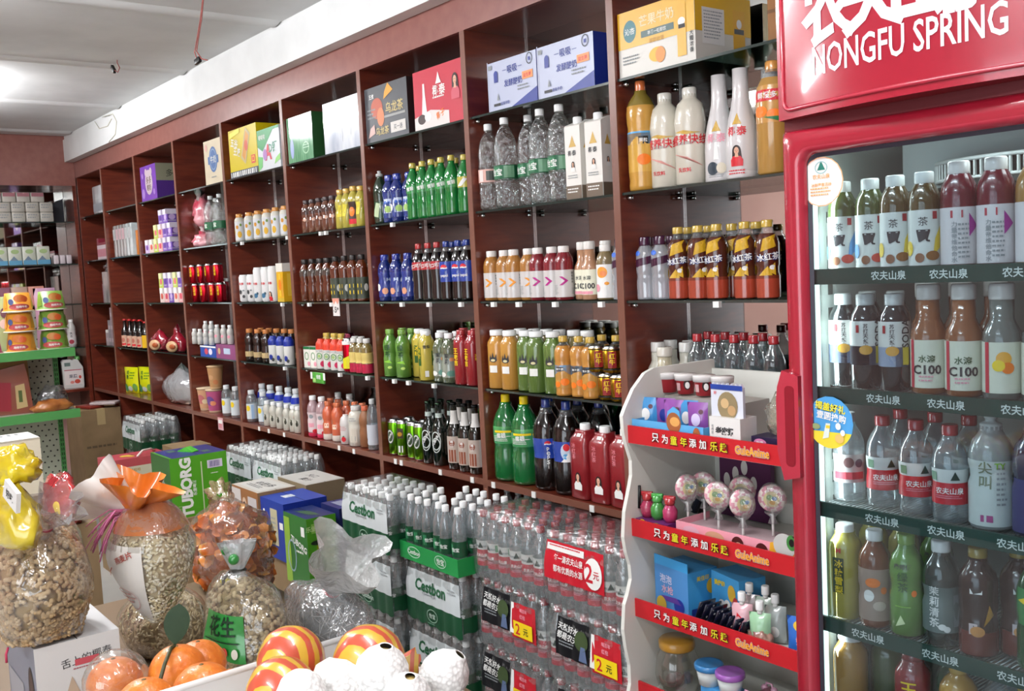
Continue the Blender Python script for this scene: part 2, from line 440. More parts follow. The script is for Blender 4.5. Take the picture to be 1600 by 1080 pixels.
# ---------------------------------------------------------------- shelving along the side wall
GLASS = mat('#a9c2bb', 0.05, 'film', lo=0.07, hi=0.5, body='#35443f')
SH = thing('wall_shelving', 'long red-brown wooden shelving with glass shelves and mirrored backs along the side wall', 'shelving', (-6.29, 0, 0))
D = Vector((6.29, 0, 0)); TR = Matrix.Translation(D)
def sp(name, parent=SH): 
    return lambda b: b.build(name, parent)
b = MB(); b.box(-6.29, 1.66, 0.0, 0.02, 2.447, 2.60, WOODH, TR); b.build('header_panel', SH)
b = MB(); b.box(-6.29, 1.66, 0.02, 0.315, 2.447, 2.46, WOOD, TR); b.build('top_panel', SH)
BAYX = [k*0.8 for k in range(-7, 3)]
for x in BAYX:
    b = MB(); b.box(x, x+0.03, 0.004, 0.318, 0, 2.447, WOOD, TR); b.box(x, x+0.03, 0.0, 0.004, 0, 2.447, EDGE, TR); b.build('divider_panel', SH)
b = MB(); b.box(-6.289, -6.262, 0.004, 0.318, 0, 2.447, WOOD, TR); b.build('divider_panel', SH)
spans = [(-6.26, -5.6)]+[(x+0.03, x+0.8) for x in BAYX[:-1]]
PIN = mat('#d8d8d8', 0.15, 'metal')
for x0, x1 in spans:
    b = MB(); b.box(x0, x1, 0.300, 0.312, 0.72, 2.447, MIRROR, TR); b.build('mirror_back', SH)
    b = MB(); b.box(x0, x1, 0.300, 0.312, 0.0, 0.70, WOOD, TR); b.build('back_panel', SH)
    b = MB(); b.box(x0, x1, 0.004, 0.300, 0.695, 0.72, WOOD, TR); b.box(x0, x1, 0.0, 0.004, 0.695, 0.72, EDGE, TR); o = b.build('shelf_board', SH)
    b = MB(); b.box(x0+0.0008, x0+0.004, 0.292, 0.2995, 0.72, 2.447, mat('#d6d9dc', 0.2, 'metal'), TR); b.build('edge_strip', SH)
    for k in (2, 3, 4, 5):
        z = ZL[k]; b = MB(); b.box(x0+0.001, x1-0.001, 0.012, 0.298, z-0.008, z, GLASS, TR)
        b.box(x0+0.001, x1-0.001, 0.010, 0.012, z-0.008, z, mat('#26332f', 0.1, 'gloss'), TR); g = b.build('glass_shelf', SH)
        for y, xx, s_ in ((0.035, x0, 1), (0.265, x0, 1), (0.265, x1, -1)):
            b = MB(); b.tube([(xx+6.29, y, z-0.016), (xx+6.29+s_*0.02, y, z-0.016)], 0.007, PIN, 8); b.build('shelf_pin', g)
# little price chips on the shelf fronts (pixel columns in the photo)
chips = {1: [405, 420, 444, 498, 530, 553, 618, 627, 688, 738, 771, 834, 925], 2: [444, 530, 573, 615, 637, 677], 3: [440, 517, 482, 627, 669, 719, 770, 809, 866, 938, 1119], 4: [377, 448, 500, 508, 612]}
index_kids()
for k, us in chips.items():
    for u in us:
        x = xat(u, -0.002, ZL[k]-0.012)
        bx = [i for i, (a, c) in enumerate(spans) if a <= x <= c]
        if not bx: continue
        b = MB(); b.box(x-0.011, x+0.011, -0.004, 0.0095 if k > 1 else -0.0005, ZL[k]-(0.021 if k > 1 else 0.026), ZL[k]-0.003, WHITE, TR)
        b.build('price_chip', SH)
# ---------------------------------------------------------------- bottles, cans, cartons
PROF = {
 'soda': [(.70, 0), (.96, .012), (1, .05), (1, .30), (.95, .36), (.94, .42), (.98, .46), (1, .52), (1, .62), (.93, .70), (.74, .78), (.52, .84), (.43, .875), (.42, .91)],
 'cola': [(.70, 0), (.96, .012), (1, .05), (.98, .18), (.92, .28), (.95, .40), (1, .48), (1, .62), (.94, .70), (.78, .77), (.56, .83), (.43, .87), (.42, .91)],
 'tea': [(.85, 0), (.98, .01), (1, .04), (1, .30), (.93, .34), (.93, .40), (1, .44), (1, .70), (.92, .76), (.66, .83), (.50, .87), (.50, .91)],
 'juice': [(.88, 0), (1, .02), (1, .62), (.99, .70), (.90, .78), (.68, .85), (.55, .89), (.55, .92)],
 'tube': [(.9, 0), (1, .02), (1, .74), (.95, .80), (.72, .86), (.62, .89), (.62, .92)],
 'round': [(.80, 0), (.97, .012), (1, .05), (.96, .10), (1, .15), (1, .52), (.97, .57), (1.02, .62), (1.04, .70), (.98, .77), (.72, .84), (.46, .88), (.44, .91)],
 'water': [(.80, 0), (.97, .01), (1, .04), (.95, .10), (1, .14), (.95, .20), (1, .25), (1, .50), (.95, .53), (1, .58), (.95, .64), (.92, .70), (.72, .79), (.50, .86), (.42, .89), (.42, .92)],
 'beer': [(.92, 0), (1, .012), (1, .52), (.96, .58), (.74, .65), (.52, .71), (.43, .77), (.40, .86), (.40, .955), (.43, .96)],
 'cone': [(.94, 0), (1, .012), (1, .30), (.95, .40), (.82, .52), (.66, .62), (.52, .72), (.48, .80), (.47, .985)],
 'yog': [(.88, 0), (1, .015), (1, .50), (.95, .54), (1.0, .58), (1.02, .64), (.95, .72), (.93, .75), (.90, .77), (.80, .83), (.58, .87), (.46, .89), (.46, .93)],
 'jar': [(.9, 0), (1, .02), (1, .52), (.95, .58), (.70, .66), (.62, .70), (.62, .86)],
 'can': [(.78, 0), (.82, .012), (1, .06), (1, .90), (.84, .955), (.84, .985), (.78, .985), (.76, .965), (.0, .965)],
 'slim': [(.76, 0), (1, .05), (1, .90), (.80, .96), (.80, .988), (.74, .988), (.72, .97), (0, .97)],
 'mid': [(.86, 0), (1, .02), (1, .40), (.90, .46), (.92, .52), (1, .58), (1, .68), (.84, .78), (.56, .85), (.50, .88), (.50, .91)],
 'cup': [(.72, 0), (.74, .01), (.99, .93), (1.06, .94), (1.06, .97), (.98, .975), (.0, .985)],
}
def metres(items, H):
    """artwork given with heights as fractions of the bottle -> metres"""
    out = []
    for it in items:
        t = it[0]
        if t in ('rect', 'fine', 'bars'): it = (t, it[1], it[2]*H, it[3], it[4]*H)+tuple(it[5:])
        elif t in ('disc', 'ring'): it = (t, it[1], it[2]*H, it[3], it[4]*H)+tuple(it[5:])
        elif t == 'poly': it = (t, [(a, c*H) for a, c in it[1]], it[2])
        else: it = (t, it[1], it[2], it[3]*H)+tuple(it[4:])
        out.append(it)
    return out
def interp(pr, z):
    if z <= pr[0][1]: return pr[0][0]
    for (r0, z0), (r1, z1) in zip(pr, pr[1:]):
        if z0 <= z <= z1: return r0+(r1-r0)*((z-z0)/(z1-z0) if z1 > z0 else 0)
    return pr[-1][0]
def wrapP(pr, p=2.0, sx=1, sy=1):
    def f(x, z, d):
        r = interp(pr, z); a = x/max(r, 1e-3)-PI/2; ca, sa = math.cos(a), math.sin(a)
        q = (abs(ca)**p+abs(sa)**p)**(-1/p) if p != 2 else 1
        return ((r*q+d)*ca*sx, (r*q+d)*sa*sy, z)
    return f
def cap_mesh(b, r, z0, z1, m, seg=14, style='screw'):
    if style == 'screw':
        b.lathe([(r*0.98, z0), (r, z0+(z1-z0)*0.12), (r, z1-(z1-z0)*0.12), (r*0.90, z1)], m, seg, mod=lambda a, z: 1+0.03*math.cos(a*seg/2))
    elif style == 'sport':
        h = z1-z0
        b.lathe([(r, z0), (r, z0+h*0.45), (r*0.85, z0+h*0.5), (r*0.5, z0+h*0.62), (r*0.45, z0+h*0.75), (r*0.6, z0+h*0.82), (r*0.55, z1)], m, seg)
    elif style == 'crown':
        b.lathe([(r*1.12, z0), (r*1.08, z0+(z1-z0)*0.4), (r*0.95, z1*0.999), (r*0.5, z1)], m, seg)
    return b
def bottle(name, cat, shape, H, R, body, cap=WCAP, capw=0.47, capz=None, style='screw', bands=(), arts=(), fill=1.0, seg=16, p=2.0, group=None, sx=1, sy=1, top=None, lo=0.0006, neck=CLEAR):
    t = thing(name, name, cat, group=group)
    pr = [(r*R, z*H) for r, z in PROF[shape]]
    ms = [body if (pr[i][1]+pr[i+1][1])/2 < fill*H else (neck or body) for i in range(len(pr)-1)]
    b = MB(); b.lathe(pr, ms, seg, p=p, sx=sx, sy=sy); b.build('body', t)
    if cap is not None:
        z1 = H; z0 = capz*H if capz else pr[-1][1]-0.006
        b = MB(); cap_mesh(b, capw*R, z0, z1, cap, max(12, seg-2), style); b.build('cap', t)
    if bands or arts:
        b = MB(); f = wrapP(pr, p, sx, sy)
        hi_ = [q for q in bands if q[0] >= .65 and any(o_[1] < .62 for o_ in bands)]
        for z0, z1, m in bands:
            if (z0, z1, m) in hi_: continue
            z0, z1 = z0*H, z1*H
            zs = sorted({z0, z1} | {z for _, z in pr if z0 < z < z1})
            b.lathe([(interp(pr, z)+lo, z) for z in zs], m, seg, p=p, sx=sx, sy=sy, caps=False)
        if arts: b.art(metres(arts, H), lambda x, z, d: f(x, z, d+lo), lim=.007)
        b.build('label', t)
        for z0, z1, m in hi_:
            b = MB(); zs = sorted({z0*H, z1*H} | {z for _, z in pr if z0*H < z < z1*H}); b.lathe([(interp(pr, z)+lo, z) for z in zs], m, seg, p=p, sx=sx, sy=sy, caps=False); b.build('neck_label', t)
    return Proto(t, R*max(r for r, _ in PROF[shape])*(1.0 if p < 2.2 else 1.08))
def can(name, shape, H, R, body, arts=(), group=None, lid=None, bands=()):
    t = thing(name, name, 'drink can', group=group)
    pr = [(r*R, z*H) for r, z in PROF[shape]]; AL = mat('#c9ccce', 0.25, 'metal')
    ms = [AL]+[AL if i == 0 else (body if i < len(pr)-6 else AL) for i in range(1, len(pr)-1)]
    b = MB(); b.lathe(pr, ms, 16); b.build('body', t)
    if arts or bands:
        f = wrapP(pr); b = MB()
        for z0, z1, m in bands: b.lathe([(R+.0005, z0*H), (R+.0005, z1*H)], m, 16, caps=False)
        b.art(metres(arts, H), lambda x, z, d: f(x, z, d+.0005), lim=.007); b.build('label', t)
    b = MB(); b.rbox(-0.006, 0.006, -0.012, 0.012, H*.972, H*.972+0.002, AL, 0.0008); b.build('pull_tab', t)
    return Proto(t, R)
def gl(h, r=0.22):
    c = lin(h); y = .2126*c[0]+.7152*c[1]+.0722*c[2]; k = .78
    return mat(tuple(round((x*.86+y*.14)*k, 4) for x in c), r, 'gloss')
def tint(h, body, lo=.5, hi=.85): return mat(h, .08, 'tint', body=body, lo=lo, hi=hi)
RED = mat('#c8202c', .4); GREEN = mat('#1d6b3a', .4); NAVY = mat('#1c2f86', .4); YEL = mat('#f0cf1c', .4); INK = mat('#333436', .5); ORG = mat('#ee7a1e', .4)
LG = mat('#8f9496', .5); GOLD = mat('#c9a24a', .35); PAPER = mat('#ecebe6', .5); PNK = mat('#e59aa8', .45); BLU = mat('#2b62c4', .4); SKY = mat('#5aa5d8', .4); LIME = mat('#7dbb2a', .4); HAIR = mat('#2a1c1a', .5); SKIN = mat('#d9a88c', .5)
def lady(x, z, s, dress=RED):     # little printed portrait of a long-haired woman
    return [('disc', x, z+s*.1, s*.36, s*.46, HAIR), ('poly', [(x-s*.36, z+s*.1), (x+s*.36, z+s*.1), (x+s*.44, z-s*.75), (x-s*.40, z-s*.75)], HAIR), ('poly', [(x-s*.30, z-s*.42), (x+s*.30, z-s*.42), (x+s*.52, z-s*.72), (x+s*.5, z-s*1.25), (x-s*.5, z-s*1.25), (x-s*.52, z-s*.72)], dress), ('poly', [(x-s*.1, z-s*.1), (x+s*.1, z-s*.1), (x+s*.16, z-s*.5), (x-s*.16, z-s*.5)], SKIN), ('disc', x, z+s*.08, s*.20, s*.30, SKIN), ('poly', [(x-s*.07, z-s*.06), (x+s*.07, z-s*.06), (x+s*.03, z-s*.1), (x-s*.03, z-s*.1)], RED), ('disc', x-s*.08, z+s*.12, s*.035, s*.025, HAIR), ('disc', x+s*.08, z+s*.12, s*.035, s*.025, HAIR)]

# ---- bay beside the refrigerator
P = bottle('juice_bottle', 'bottle', 'round', .345, .046, gl('#e2a312'), gl('#f0761c'), .36, .885, 'screw', [(.17, .52, gl('#f0b41e')), (.42, .52, SKY), (.52, .535, SKY)], [('poly', [(-.03, .42), (.03, .42), (.0, .49)], gl('#f0b41e')), ('disc', .02, .28, .022, .05, ORG), ('rect', .005, .42, .035, .49, BLACK), ('text', '果粒', .02, .455, .012, WHITE)], fill=.80, neck=tint('#8a7a30', '#a08a3a', .6))
row(P, [995], .06, 4, ('large orange juice bottle with an orange cap', ''), 'on the upper shelf beside the refrigerator', None, .34)
cream = gl('#ece4cf', .3)
P = bottle('yogurt_bottle', 'bottle', 'yog', .29, .048, cream, gl('#f1ede0'), .46, .90, 'screw', (), [('text', '营养快线', .004, .46, .030, RED, 0, .02), ('fine', -.03, .40, .03, .43, 2, LG), ('poly', [(-.045, .54), (-.01, .555), (.03, .525), (.045, .53), (.0, .51)], GOLD), ('poly', [(-.045, .32), (.0, .28), (.045, .19), (.045, .185), (-.0, .27), (-.045, .31)], mat('#d99a90', .5)), ('text', '乳饮料', -.01, .15, .013, RED)])
row(P, [1037, 1084], .055, 4, ('', 'large cream yogurt drink bottles'), 'beside the refrigerator', 'yogurt drink bottles', .29, .45, .06)
def spire(x, z, s, m): return [('poly', [(x-s*.5, z), (x+s*.5, z), (x+s*.32, z+s*.35), (x-s*.32, z+s*.35)], m), ('poly', [(x-s*.3, z+s*.35), (x+s*.3, z+s*.35), (x, z+s*1.15)], m)]
def spireH(x, z, s, H, m): return [('poly', [(x-s*.5, z), (x+s*.5, z), (x+s*.32, z+s*.35/H), (x-s*.32, z+s*.35/H)], m), ('poly', [(x-s*.3, z+s*.35/H), (x+s*.3, z+s*.35/H), (x, z+s*1.15/H)], m)]
def ladyH(x, z, s, H, d=RED): return [(i[0], i[1], i[2], i[3], i[4]/H, i[5]) if i[0] == 'disc' else (i[0], [(a, z+(c-z)/H) for a, c in i[1]], i[2]) for i in lady(x, z, s, d)]
wht = gl('#ece6e4', .3)
P = bottle('coconut_milk_bottle', 'bottle', 'cone', .315, .047, wht, None, bands=[(0, .06, gl('#ece6e4'))], arts=spireH(0, .48, .028, .315, GOLD)+[('text', '椰泰', 0, .42, .026, RED, 0, .03)]+ladyH(0, .24, .034, .315)+[('fine', -.025, .02, .025, .07, 2, RED)])
c1 = row(P, [1152], .06, 4, ('white conical coconut milk bottle with a portrait print', ''), 'beside the refrigerator', None, .31, .35, .02)
P2 = bottle('coconut_milk_bottle', 'bottle', 'cone', .315, .047, wht, None, bands=[(0, .06, gl('#ece6e4'))], arts=spireH(0, .46, .028, .315, GOLD)+[('text', '椰泰', 0, .40, .026, PNK, 0, .03), ('poly', [(-.008, .2), (.008, .2), (.004, .36), (-.004, .36)], WHITE), ('disc', -.012, .12, .018, .06, mat('#2a3640', .4)), ('disc', .014, .12, .014, .05, mat('#d8cdb8', .4)), ('fine', -.025, .03, .025, .06, 2, LG)])
row(P2, [1113], .07, 4, ('white conical coconut milk bottle with a coconut print', ''), 'beside the refrigerator', None, .31, .4, .02)
row(P2, [1189], .13, 4, ('white conical bottle partly hidden behind the orange drink', ''), 'by the refrigerator', None, .31, .4, .02)
P = bottle('fruit_drink_bottle', 'bottle', 'juice', .31, .048, gl('#c9922c', .2), gl('#e89a2a'), .42, bands=[(.45, .78, gl('#e0a03c'))], arts=[('rect', -.04, .64, .04, .74, RED), ('text', '鲜橙多', 0, .69, .018, WHITE), ('disc', -.02, .55, .022, .05, ORG), ('disc', .02, .52, .02, .045, ORG), ('poly', [(-.01, .5), (.03, .46), (.04, .5)], GREEN)], fill=.82)
row(P, [1207], .055, 4, ('amber fruit drink bottle with a red banner label', ''), 'against the refrigerator', None, .31, .3, .05)
CLR_ = mat('#eef1f4', .05, 'film', lo=.32, hi=.7, r0=.15, body='#dce0e6')
PUR = gl('#46183c')
P = bottle('soda_water_bottle', 'bottle', 'tea', .20, .031, CLR_, PUR, .62, .86, 'screw', [], [('poly', [(-.045, .50), (.045, .60), (.045, .72), (-.045, .62)], PUR), ('disc', -.02, .74, .012, .04, BLU)])
row(P, [988, 1008, 1033], .055, 3, ('', 'clear bottles with dark purple caps'), 'on a glass shelf', 'purple-capped clear bottles', .2, .6, .15)
row(P, [1020, 1046], .125, 3, ('', 'purple-capped clear bottles standing'), 'in the second row', 'purple-capped clear bottles behind', .2, .6, .15)
TEA = gl('#5a2412'); IY = mat('#c49a1c', .4)
def zag(x, c): return [('poly', [(x-.02, .60), (x+.024, .66), (x+.026, .82), (x-.012, .76)], c), ('poly', [(x-.026, .30), (x+.0, .42), (x+.012, .30)], c), ('poly', [(x-.006, .36), (x+.02, .46), (x+.022, .30)], c)]
P = bottle('iced_tea_bottle', 'bottle', 'tea', .222, .034, TEA, gl('#e0b81e'), .50, .905, 'screw', [(.02, .26, gl('#b8401c')), (.26, .30, gl('#8a3416'))], zag(0, IY)+zag(.075, IY)+zag(-.075, IY)+[('text', '冰红茶', 0, .53, .021, mat('#23366e', .4), .12, .06), ('text', '冰红茶', .001, .535, .020, WHITE, .12, .02), ('text', '冰红茶', .09, .535, .020, WHITE, .12, .02), ('text', '冰红茶', -.09, .535, .020, WHITE, .12, .02), ('disc', .012, .40, .008, .03, WHITE)], fill=.80)
row(P, [1061, 1092, 1121, 1165, 1200], .052, 3, ('', 'iced tea bottles with yellow caps'), 'in the front row', 'iced tea bottles', .22, .5, .5)
row(P, [1075, 1107, 1145, 1183], .125, 3, ('', 'iced tea bottles with yellow caps'), 'in the back row', 'iced tea bottles at the back', .22, .5, .5)
P = bottle('milk_drink_bottle', 'bottle', 'jar', .20, .034, gl('#d9d6c4', .3), gl('#f0efe8'), .66, .84, 'screw', [(.05, .45, gl('#dcd8d0'))])
row(P, [1004, 1029, 1060], .09, 2, ('', 'white-lidded milk drink bottles behind'), 'the candy rack', 'white-lidded milk bottles', .2, 0)
row(P, [1048, 1078], .17, 2, ('', 'back-row milk drink bottles with white lids'), 'above the candy rack', 'milk bottles further back', .2, 0)
P = bottle('pudding_jar', 'jar', 'jar', .19, .036, gl('#e3ac22', .3), gl('#efe9d8'), .70, .84, 'screw', [(.56, .60, gl('#efe9d8'))], fill=.66, neck=tint('#efe9d0', '#eee6c8', .5))
row(P, [1047], .055, 2, ('yellow custard jar with a white lid behind', ''), 'the candy rack', None, .19, 0)
SPR = mat('#e4ecee', .06, 'film', lo=.08, hi=.6, body='#b9c4c8')
P = bottle('red_capped_water_bottle', 'bottle', 'soda', .232, .034, SPR, gl('#c0202c'), .46, .895, 'screw', [(.30, .52, gl('#d4d6d4'))])
row(P, [1098, 1122, 1150, 1175, 1204], .08, 2, ('', 'red-capped water bottles behind'), 'the candy rack', 'red-capped water bottles', .23, 0)
row(P, [1110, 1137, 1162, 1190], .16, 2, ('', 'back-row red-capped water bottles'), 'above the candy rack', 'red-capped water bottles at the back', .23, 0)

# ---- bay with the mineral water and the juices
RIB = mat('#f2f4f3', .10, 'film', lo=.035, hi=.45, r0=.10, wr=45, body='#d4d8d6')
def ribbed(H, R, lab, arts=(), name='large_water_bottle', cap=WCAP):
    t = thing(name, name, 'bottle', group='large ribbed water bottles')
    pr = [(.8*R, 0), (.98*R, .01)]
    for i in range(14):
        z = .03+i*(H*.62-.03)/14; pr += [(R, z), (R*.955, z+.5*(H*.62-.03)/14)]
    pr += [(R, H*.63), (.95*R, H*.70), (.78*R, H*.79), (.52*R, H*.87), (.34*R, H*.905), (.33*R, H*.93)]
    b = MB(); b.lathe(pr, RIB, 18, mod=lambda a, z: 1-.02*math.cos(a*8) if z < H*.6 else 1); b.build('body', t)
    b = MB(); cap_mesh(b, .36*R, H*.925, H, cap, 14); b.build('cap', t)
    b = MB(); b.lathe([(R+.0012, H*.32), (R+.0012, H*.47)], lab, 18, caps=False)
    b.art(metres(arts, H), lambda x, z, d: wrap(R+.0012)(x, z, d), lim=.009); b.build('label', t); return Proto(t, R)
LB = mat('#1f5f3c', .35)
P = ribbed(.335, .046, LB, [('rect', -.045, .34, -.005, .45, mat('#2f7a50', .4)), ('text', '怡宝', -.024, .395, .026, WHITE, 0, .03), ('rect', .01, .33, .05, .46, mat('#6d9a7a', .4))])
row(P, [795, 822, 845, 876], [.06, .10, .055, .06], 4, ('', 'large ribbed water bottles with green labels'), 'below the white-blue cartons', 'large ribbed water bottles', .335, .45, .12)
P = ribbed(.325, .044, mat('#dfb0a4', .4), [('rect', .012, .34, .06, .45, mat('#444a44', .4)), ('rect', -.02, .33, .0, .46, mat('#e8d9d2', .4))])
row(P, [765], .055, 4, ('large ribbed water bottle with a pink label', ''), 'beside the wooden divider', None, .325, .3, .02)
def tetra(name, cat, w, d, h, front, body, capm, arts_front, arts_side=(), group=None, strip=None, slope=.0):
    t = thing(name, name, cat, group=group)
    b = MB(); b.box(-w/2, w/2, -d/2, d/2, 0, h-.02, body)
    b.add([(-w/2, -d/2, h-.02), (w/2, -d/2, h-.02), (w/2, d/2, h-.02), (-w/2, d/2, h-.02), (-w/2, d/2-.012, h+slope), (w/2, d/2-.012, h+slope), (-w/2, -d/2+.004, h-.016), (w/2, -d/2+.004, h-.016)], [(0, 1, 7, 6), (6, 7, 5, 4), (1, 2, 5, 7), (3, 0, 6, 4), (2, 3, 4, 5)], body)
    b.build('carton_body', t)
    b = MB(); b.art(arts_front, plane((0, -d/2-.0002, 0), (1, 0, 0), (0, 0, 1)))
    if arts_side: b.art(arts_side, plane((w/2+.0002, 0, 0), (0, 1, 0), (0, 0, 1)))
    b.build('print', t)
    b = MB(); z = h+slope*.4-.012
    cap_mesh(b, .016, z-.002, z+.024, capm, 14); 
    b.build('cap', t); return Proto(t, w*.5)
art = spire(0, .175, .034, GOLD)+[('text', '椰泰', -.003, .155, .018, INK, 0, .03)]+lady(0, .115, .02, PAPER)+[('fine', -.025, .065, .025, .08, 2, LG), ('rect', -.036, 0, .036, .045, mat('#6a5a4a', .5)), ('fine', -.028, .015, .028, .035, 2, PAPER)]
P = tetra('coconut_juice_carton', 'carton', .072, .06, .265, None, mat('#e6e2da', .4), WCAP, art, spire(0, .17, .03, GOLD)+lady(0, .12, .018, PAPER)+[('rect', -.03, 0, .03, .045, mat('#6a5a4a', .5))], 'coconut juice cartons')
row(P, [905, 937], .056, 4, ('', 'white coconut juice cartons with screw caps'), 'beside water bottles', 'coconut juice cartons', .26, .08, .03)
row(P, [921], .135, 4, ('white juice carton standing behind the front two', ''), 'on the glass shelf', None, .26, .3, .03)
def chevron(c, x=0): return [('poly', [(x-.014, .44), (x-.002, .44), (x+.018, .36), (x+.006, .36)], c), ('poly', [(x-.014, .28), (x-.002, .28), (x+.018, .36), (x+.006, .36)], c)]
def vitamin(liq, arrow, name):
    return bottle(name, 'bottle', 'juice', .19, .034, liq, mat('#e9e4df', .2), .58, .875, 'screw', [(.06, .56, gl('#e6e0dc', .4))], chevron(arrow)+chevron(arrow, .1)+chevron(arrow, -.1)+[('vtext', '维他命水', .034, .50, .009, INK), ('fine', -.045, .10, -.018, .28, 8, LG), ('fine', .03, .1, .05, .22, 5, LG)])
P = vitamin(gl('#bf7d1c'), mat('#e8952a', .4), 'vitamin_drink_bottle')
row(P, [778, 793, 808, 823], [.05, .052, .05, .052], 3, ('', 'white-labelled amber drink bottles'), 'with orange arrows', 'amber vitamin drinks', .19, .5, .3)
P = vitamin(gl('#8e1424'), mat('#b01f7e', .4), 'vitamin_drink_bottle')
row(P, [841, 860, 882], .05, 3, ('', 'white-labelled dark red drink bottles'), 'with magenta arrows', 'red vitamin drinks', .19, .4, .3)
P = bottle('peach_drink_bottle', 'bottle', 'jar', .20, .031, gl('#cf9468'), mat('#e6e1da', .2), .66, .86, 'screw', [(.09, .52, mat('#e9e6cf', .45))], [('text', '水溶', 0, .38, .014, INK), ('text', 'C100', 0, .24, .018, INK, 0, .03), ('rect', -.025, .10, .02, .15, PNK)])
row(P, [904, 922, 940], [.07, .075, .11], 3, ('', 'peach drink bottles with cream labels'), 'behind the white one', 'peach drink bottles', .2, .4, .15)
P = bottle('juice_bottle', 'bottle', 'juice', .185, .032, gl('#8f7a4e'), mat('#e6e1da', .2), .62, .875, 'screw', [(.04, .64, mat('#f0eeea', .4))], [('disc', 0, .50, .019, .10, mat('#f0a03c', .4)), ('disc', .004, .48, .012, .05, mat('#e88a50', .4)), ('disc', -.02, .22, .012, .07, PNK), ('disc', .016, .30, .008, .03, mat('#f0a03c', .4)), ('poly', [(.005, .06), (.02, .06), (.014, .24), (.008, .24)], WHITE)])
row(P, [947], .05, 3, ('small bottle with a white wrapper printed with oranges', ''), 'by the divider', None, .18, .35, .02)
def handart(c): return [('disc', 0, .50, .016, .045, c), ('poly', [(-.016, .52), (-.008, .52), (-.010, .60)], c), ('poly', [(-.006, .53), (.004, .53), (-.001, .63)], c), ('poly', [(.006, .52), (.015, .52), (.013, .60)], c), ('disc', 0, .49, .009, .022, mat('#d9cfa0', .4)), ('rect', -.015, .28, .015, .40, PAPER)]
YJ, GJ = gl('#dc9a14'), gl('#64842a')
P = bottle('juice_bottle', 'bottle', 'tube', .226, .036, YJ, WCAP, .74, .905, 'screw', (), handart(INK), p=2.6)
row(P, [787, 806], [.05, .052], 2, ('', 'tall yellow juice bottles with white caps'), 'on the glass shelf', 'tall yellow juice bottles', .22, .4, .1)
P = bottle('juice_bottle', 'bottle', 'tube', .226, .036, GJ, WCAP, .74, .905, 'screw', (), handart(INK), p=2.6)
row(P, [823, 843, 863], [.058, .05, .052], 2, ('', 'tall green juice bottles with white caps'), 'on the glass shelf', 'tall green juice bottles', .22, .4, .1)
P2 = bottle('juice_bottle', 'bottle', 'tube', .226, .034, gl('#8a7a30'), WCAP, .74, .905, 'screw', (), (), p=2.6)
row(P2, [818, 838, 858, 880, 900, 922], .13, 2, ('', 'white-capped juice bottles'), 'of the second row', 'second row of juice bottles', .22, .4, .1)
P = bottle('orange_juice_bottle', 'bottle', 'round', .213, .033, gl('#dd9418'), gl('#e8bb22'), .50, .90, 'screw', [(.14, .52, gl('#e2a02a')), (.36, .52, SKY)], [('poly', [(-.03, .36), (.03, .36), (.01, .43), (-.01, .41)], gl('#e2a02a')), ('rect', -.02, .42, .008, .49, BLACK), ('text', '美汁源', -.006, .455, .009, WHITE), ('disc', .012, .24, .016, .06, ORG), ('disc', -.016, .20, .012, .05, ORG)], fill=.86)
row(P, [878, 899, 921], .05, 2, ('', 'orange juice bottles with blue-topped labels'), 'and yellow caps', 'orange juice bottles with blue labels', .21, .4, .15)
row(P, [935, 950], .13, 2, ('', 'yellow-capped orange juice bottles'), 'behind the gold cans', 'orange juice bottles behind the cans', .21, .4, .15)
P = can('energy_drink_can', 'can', .092, .0335, mat('#b98d24', .25, 'metal'), [('rect', -.014, .2, .014, .8, mat('#8a1a1a', .4)), ('vtext', '红牛', 0, .64, .018, YEL), ('rect', -.04, .12, .04, .17, BLACK), ('rect', -.04, .84, .04, .88, BLACK)], 'gold energy drink cans')
row(P, [940, 963], .05, ZL[2], ('', 'gold drink cans in the bottom layer'), 'by the divider', 'gold energy drink cans', .09, .5, .4)
row(P, [934, 957], [.05, .052], ZL[2]+.094, ('', 'gold drink cans stacked'), 'in the upper layer', 'gold energy drink cans', .09, .5, .4)
SG = tint('#2e8a4a', '#1f7a3c', .62, .85)
def bigsoda(liq, H=.335, cap=YEL, bands=(), arts=(), name='large_soda_bottle', **k): return bottle(name, 'bottle', 'soda', H, .054, liq, cap, .32, .905, 'screw', bands, arts, seg=20, **k)
P = bigsoda(SG, bands=[(.44, .64, gl('#3aa85a')), (.60, .64, gl('#4fc060'))], arts=[('rect', -.03, .57, .045, .595, YEL), ('text', '雪碧', .0, .54, .018, WHITE, .1), ('fine', -.035, .46, .04, .53, 4, PAPER)])
row(P, [786, 820], [.055, .06], 1, ('', 'large green soda bottles with yellow caps'), 'on the bottom shelf', 'large green soda bottles', .33, .5, .1)
DK = gl('#150b08', .15)
def globe(x, z, rx, rz): return [('disc', x, z, rx, rz, WHITE), ('poly', [(x+rx*math.cos(a), z+rz*math.sin(a)) for a in np.linspace(.25, PI-.15, 12)]+[(x-rx*.2, z+rz*.35), (x+rx*.3, z+rz*.05)], RED), ('poly', [(x+rx*math.cos(a), z+rz*math.sin(a)) for a in np.linspace(PI+.25, 2*PI-.2, 12)]+[(x+rx*.3, z-rz*.35), (x-rx*.3, z-rz*.1)], mat('#1a3a9a', .4))]
P = bigsoda(DK, cap=gl('#1d3f9c'), bands=[(.36, .58, gl('#1d48b4'))], arts=globe(.02, .52, .013, .035)+[('vtext', 'pepsi', .02, .465, .014, WHITE)], fill=.84)
row(P, [852], .055, 1, ('large dark cola bottle with a plain blue label', ''), 'beside green soda', None, .33, .5, .05)
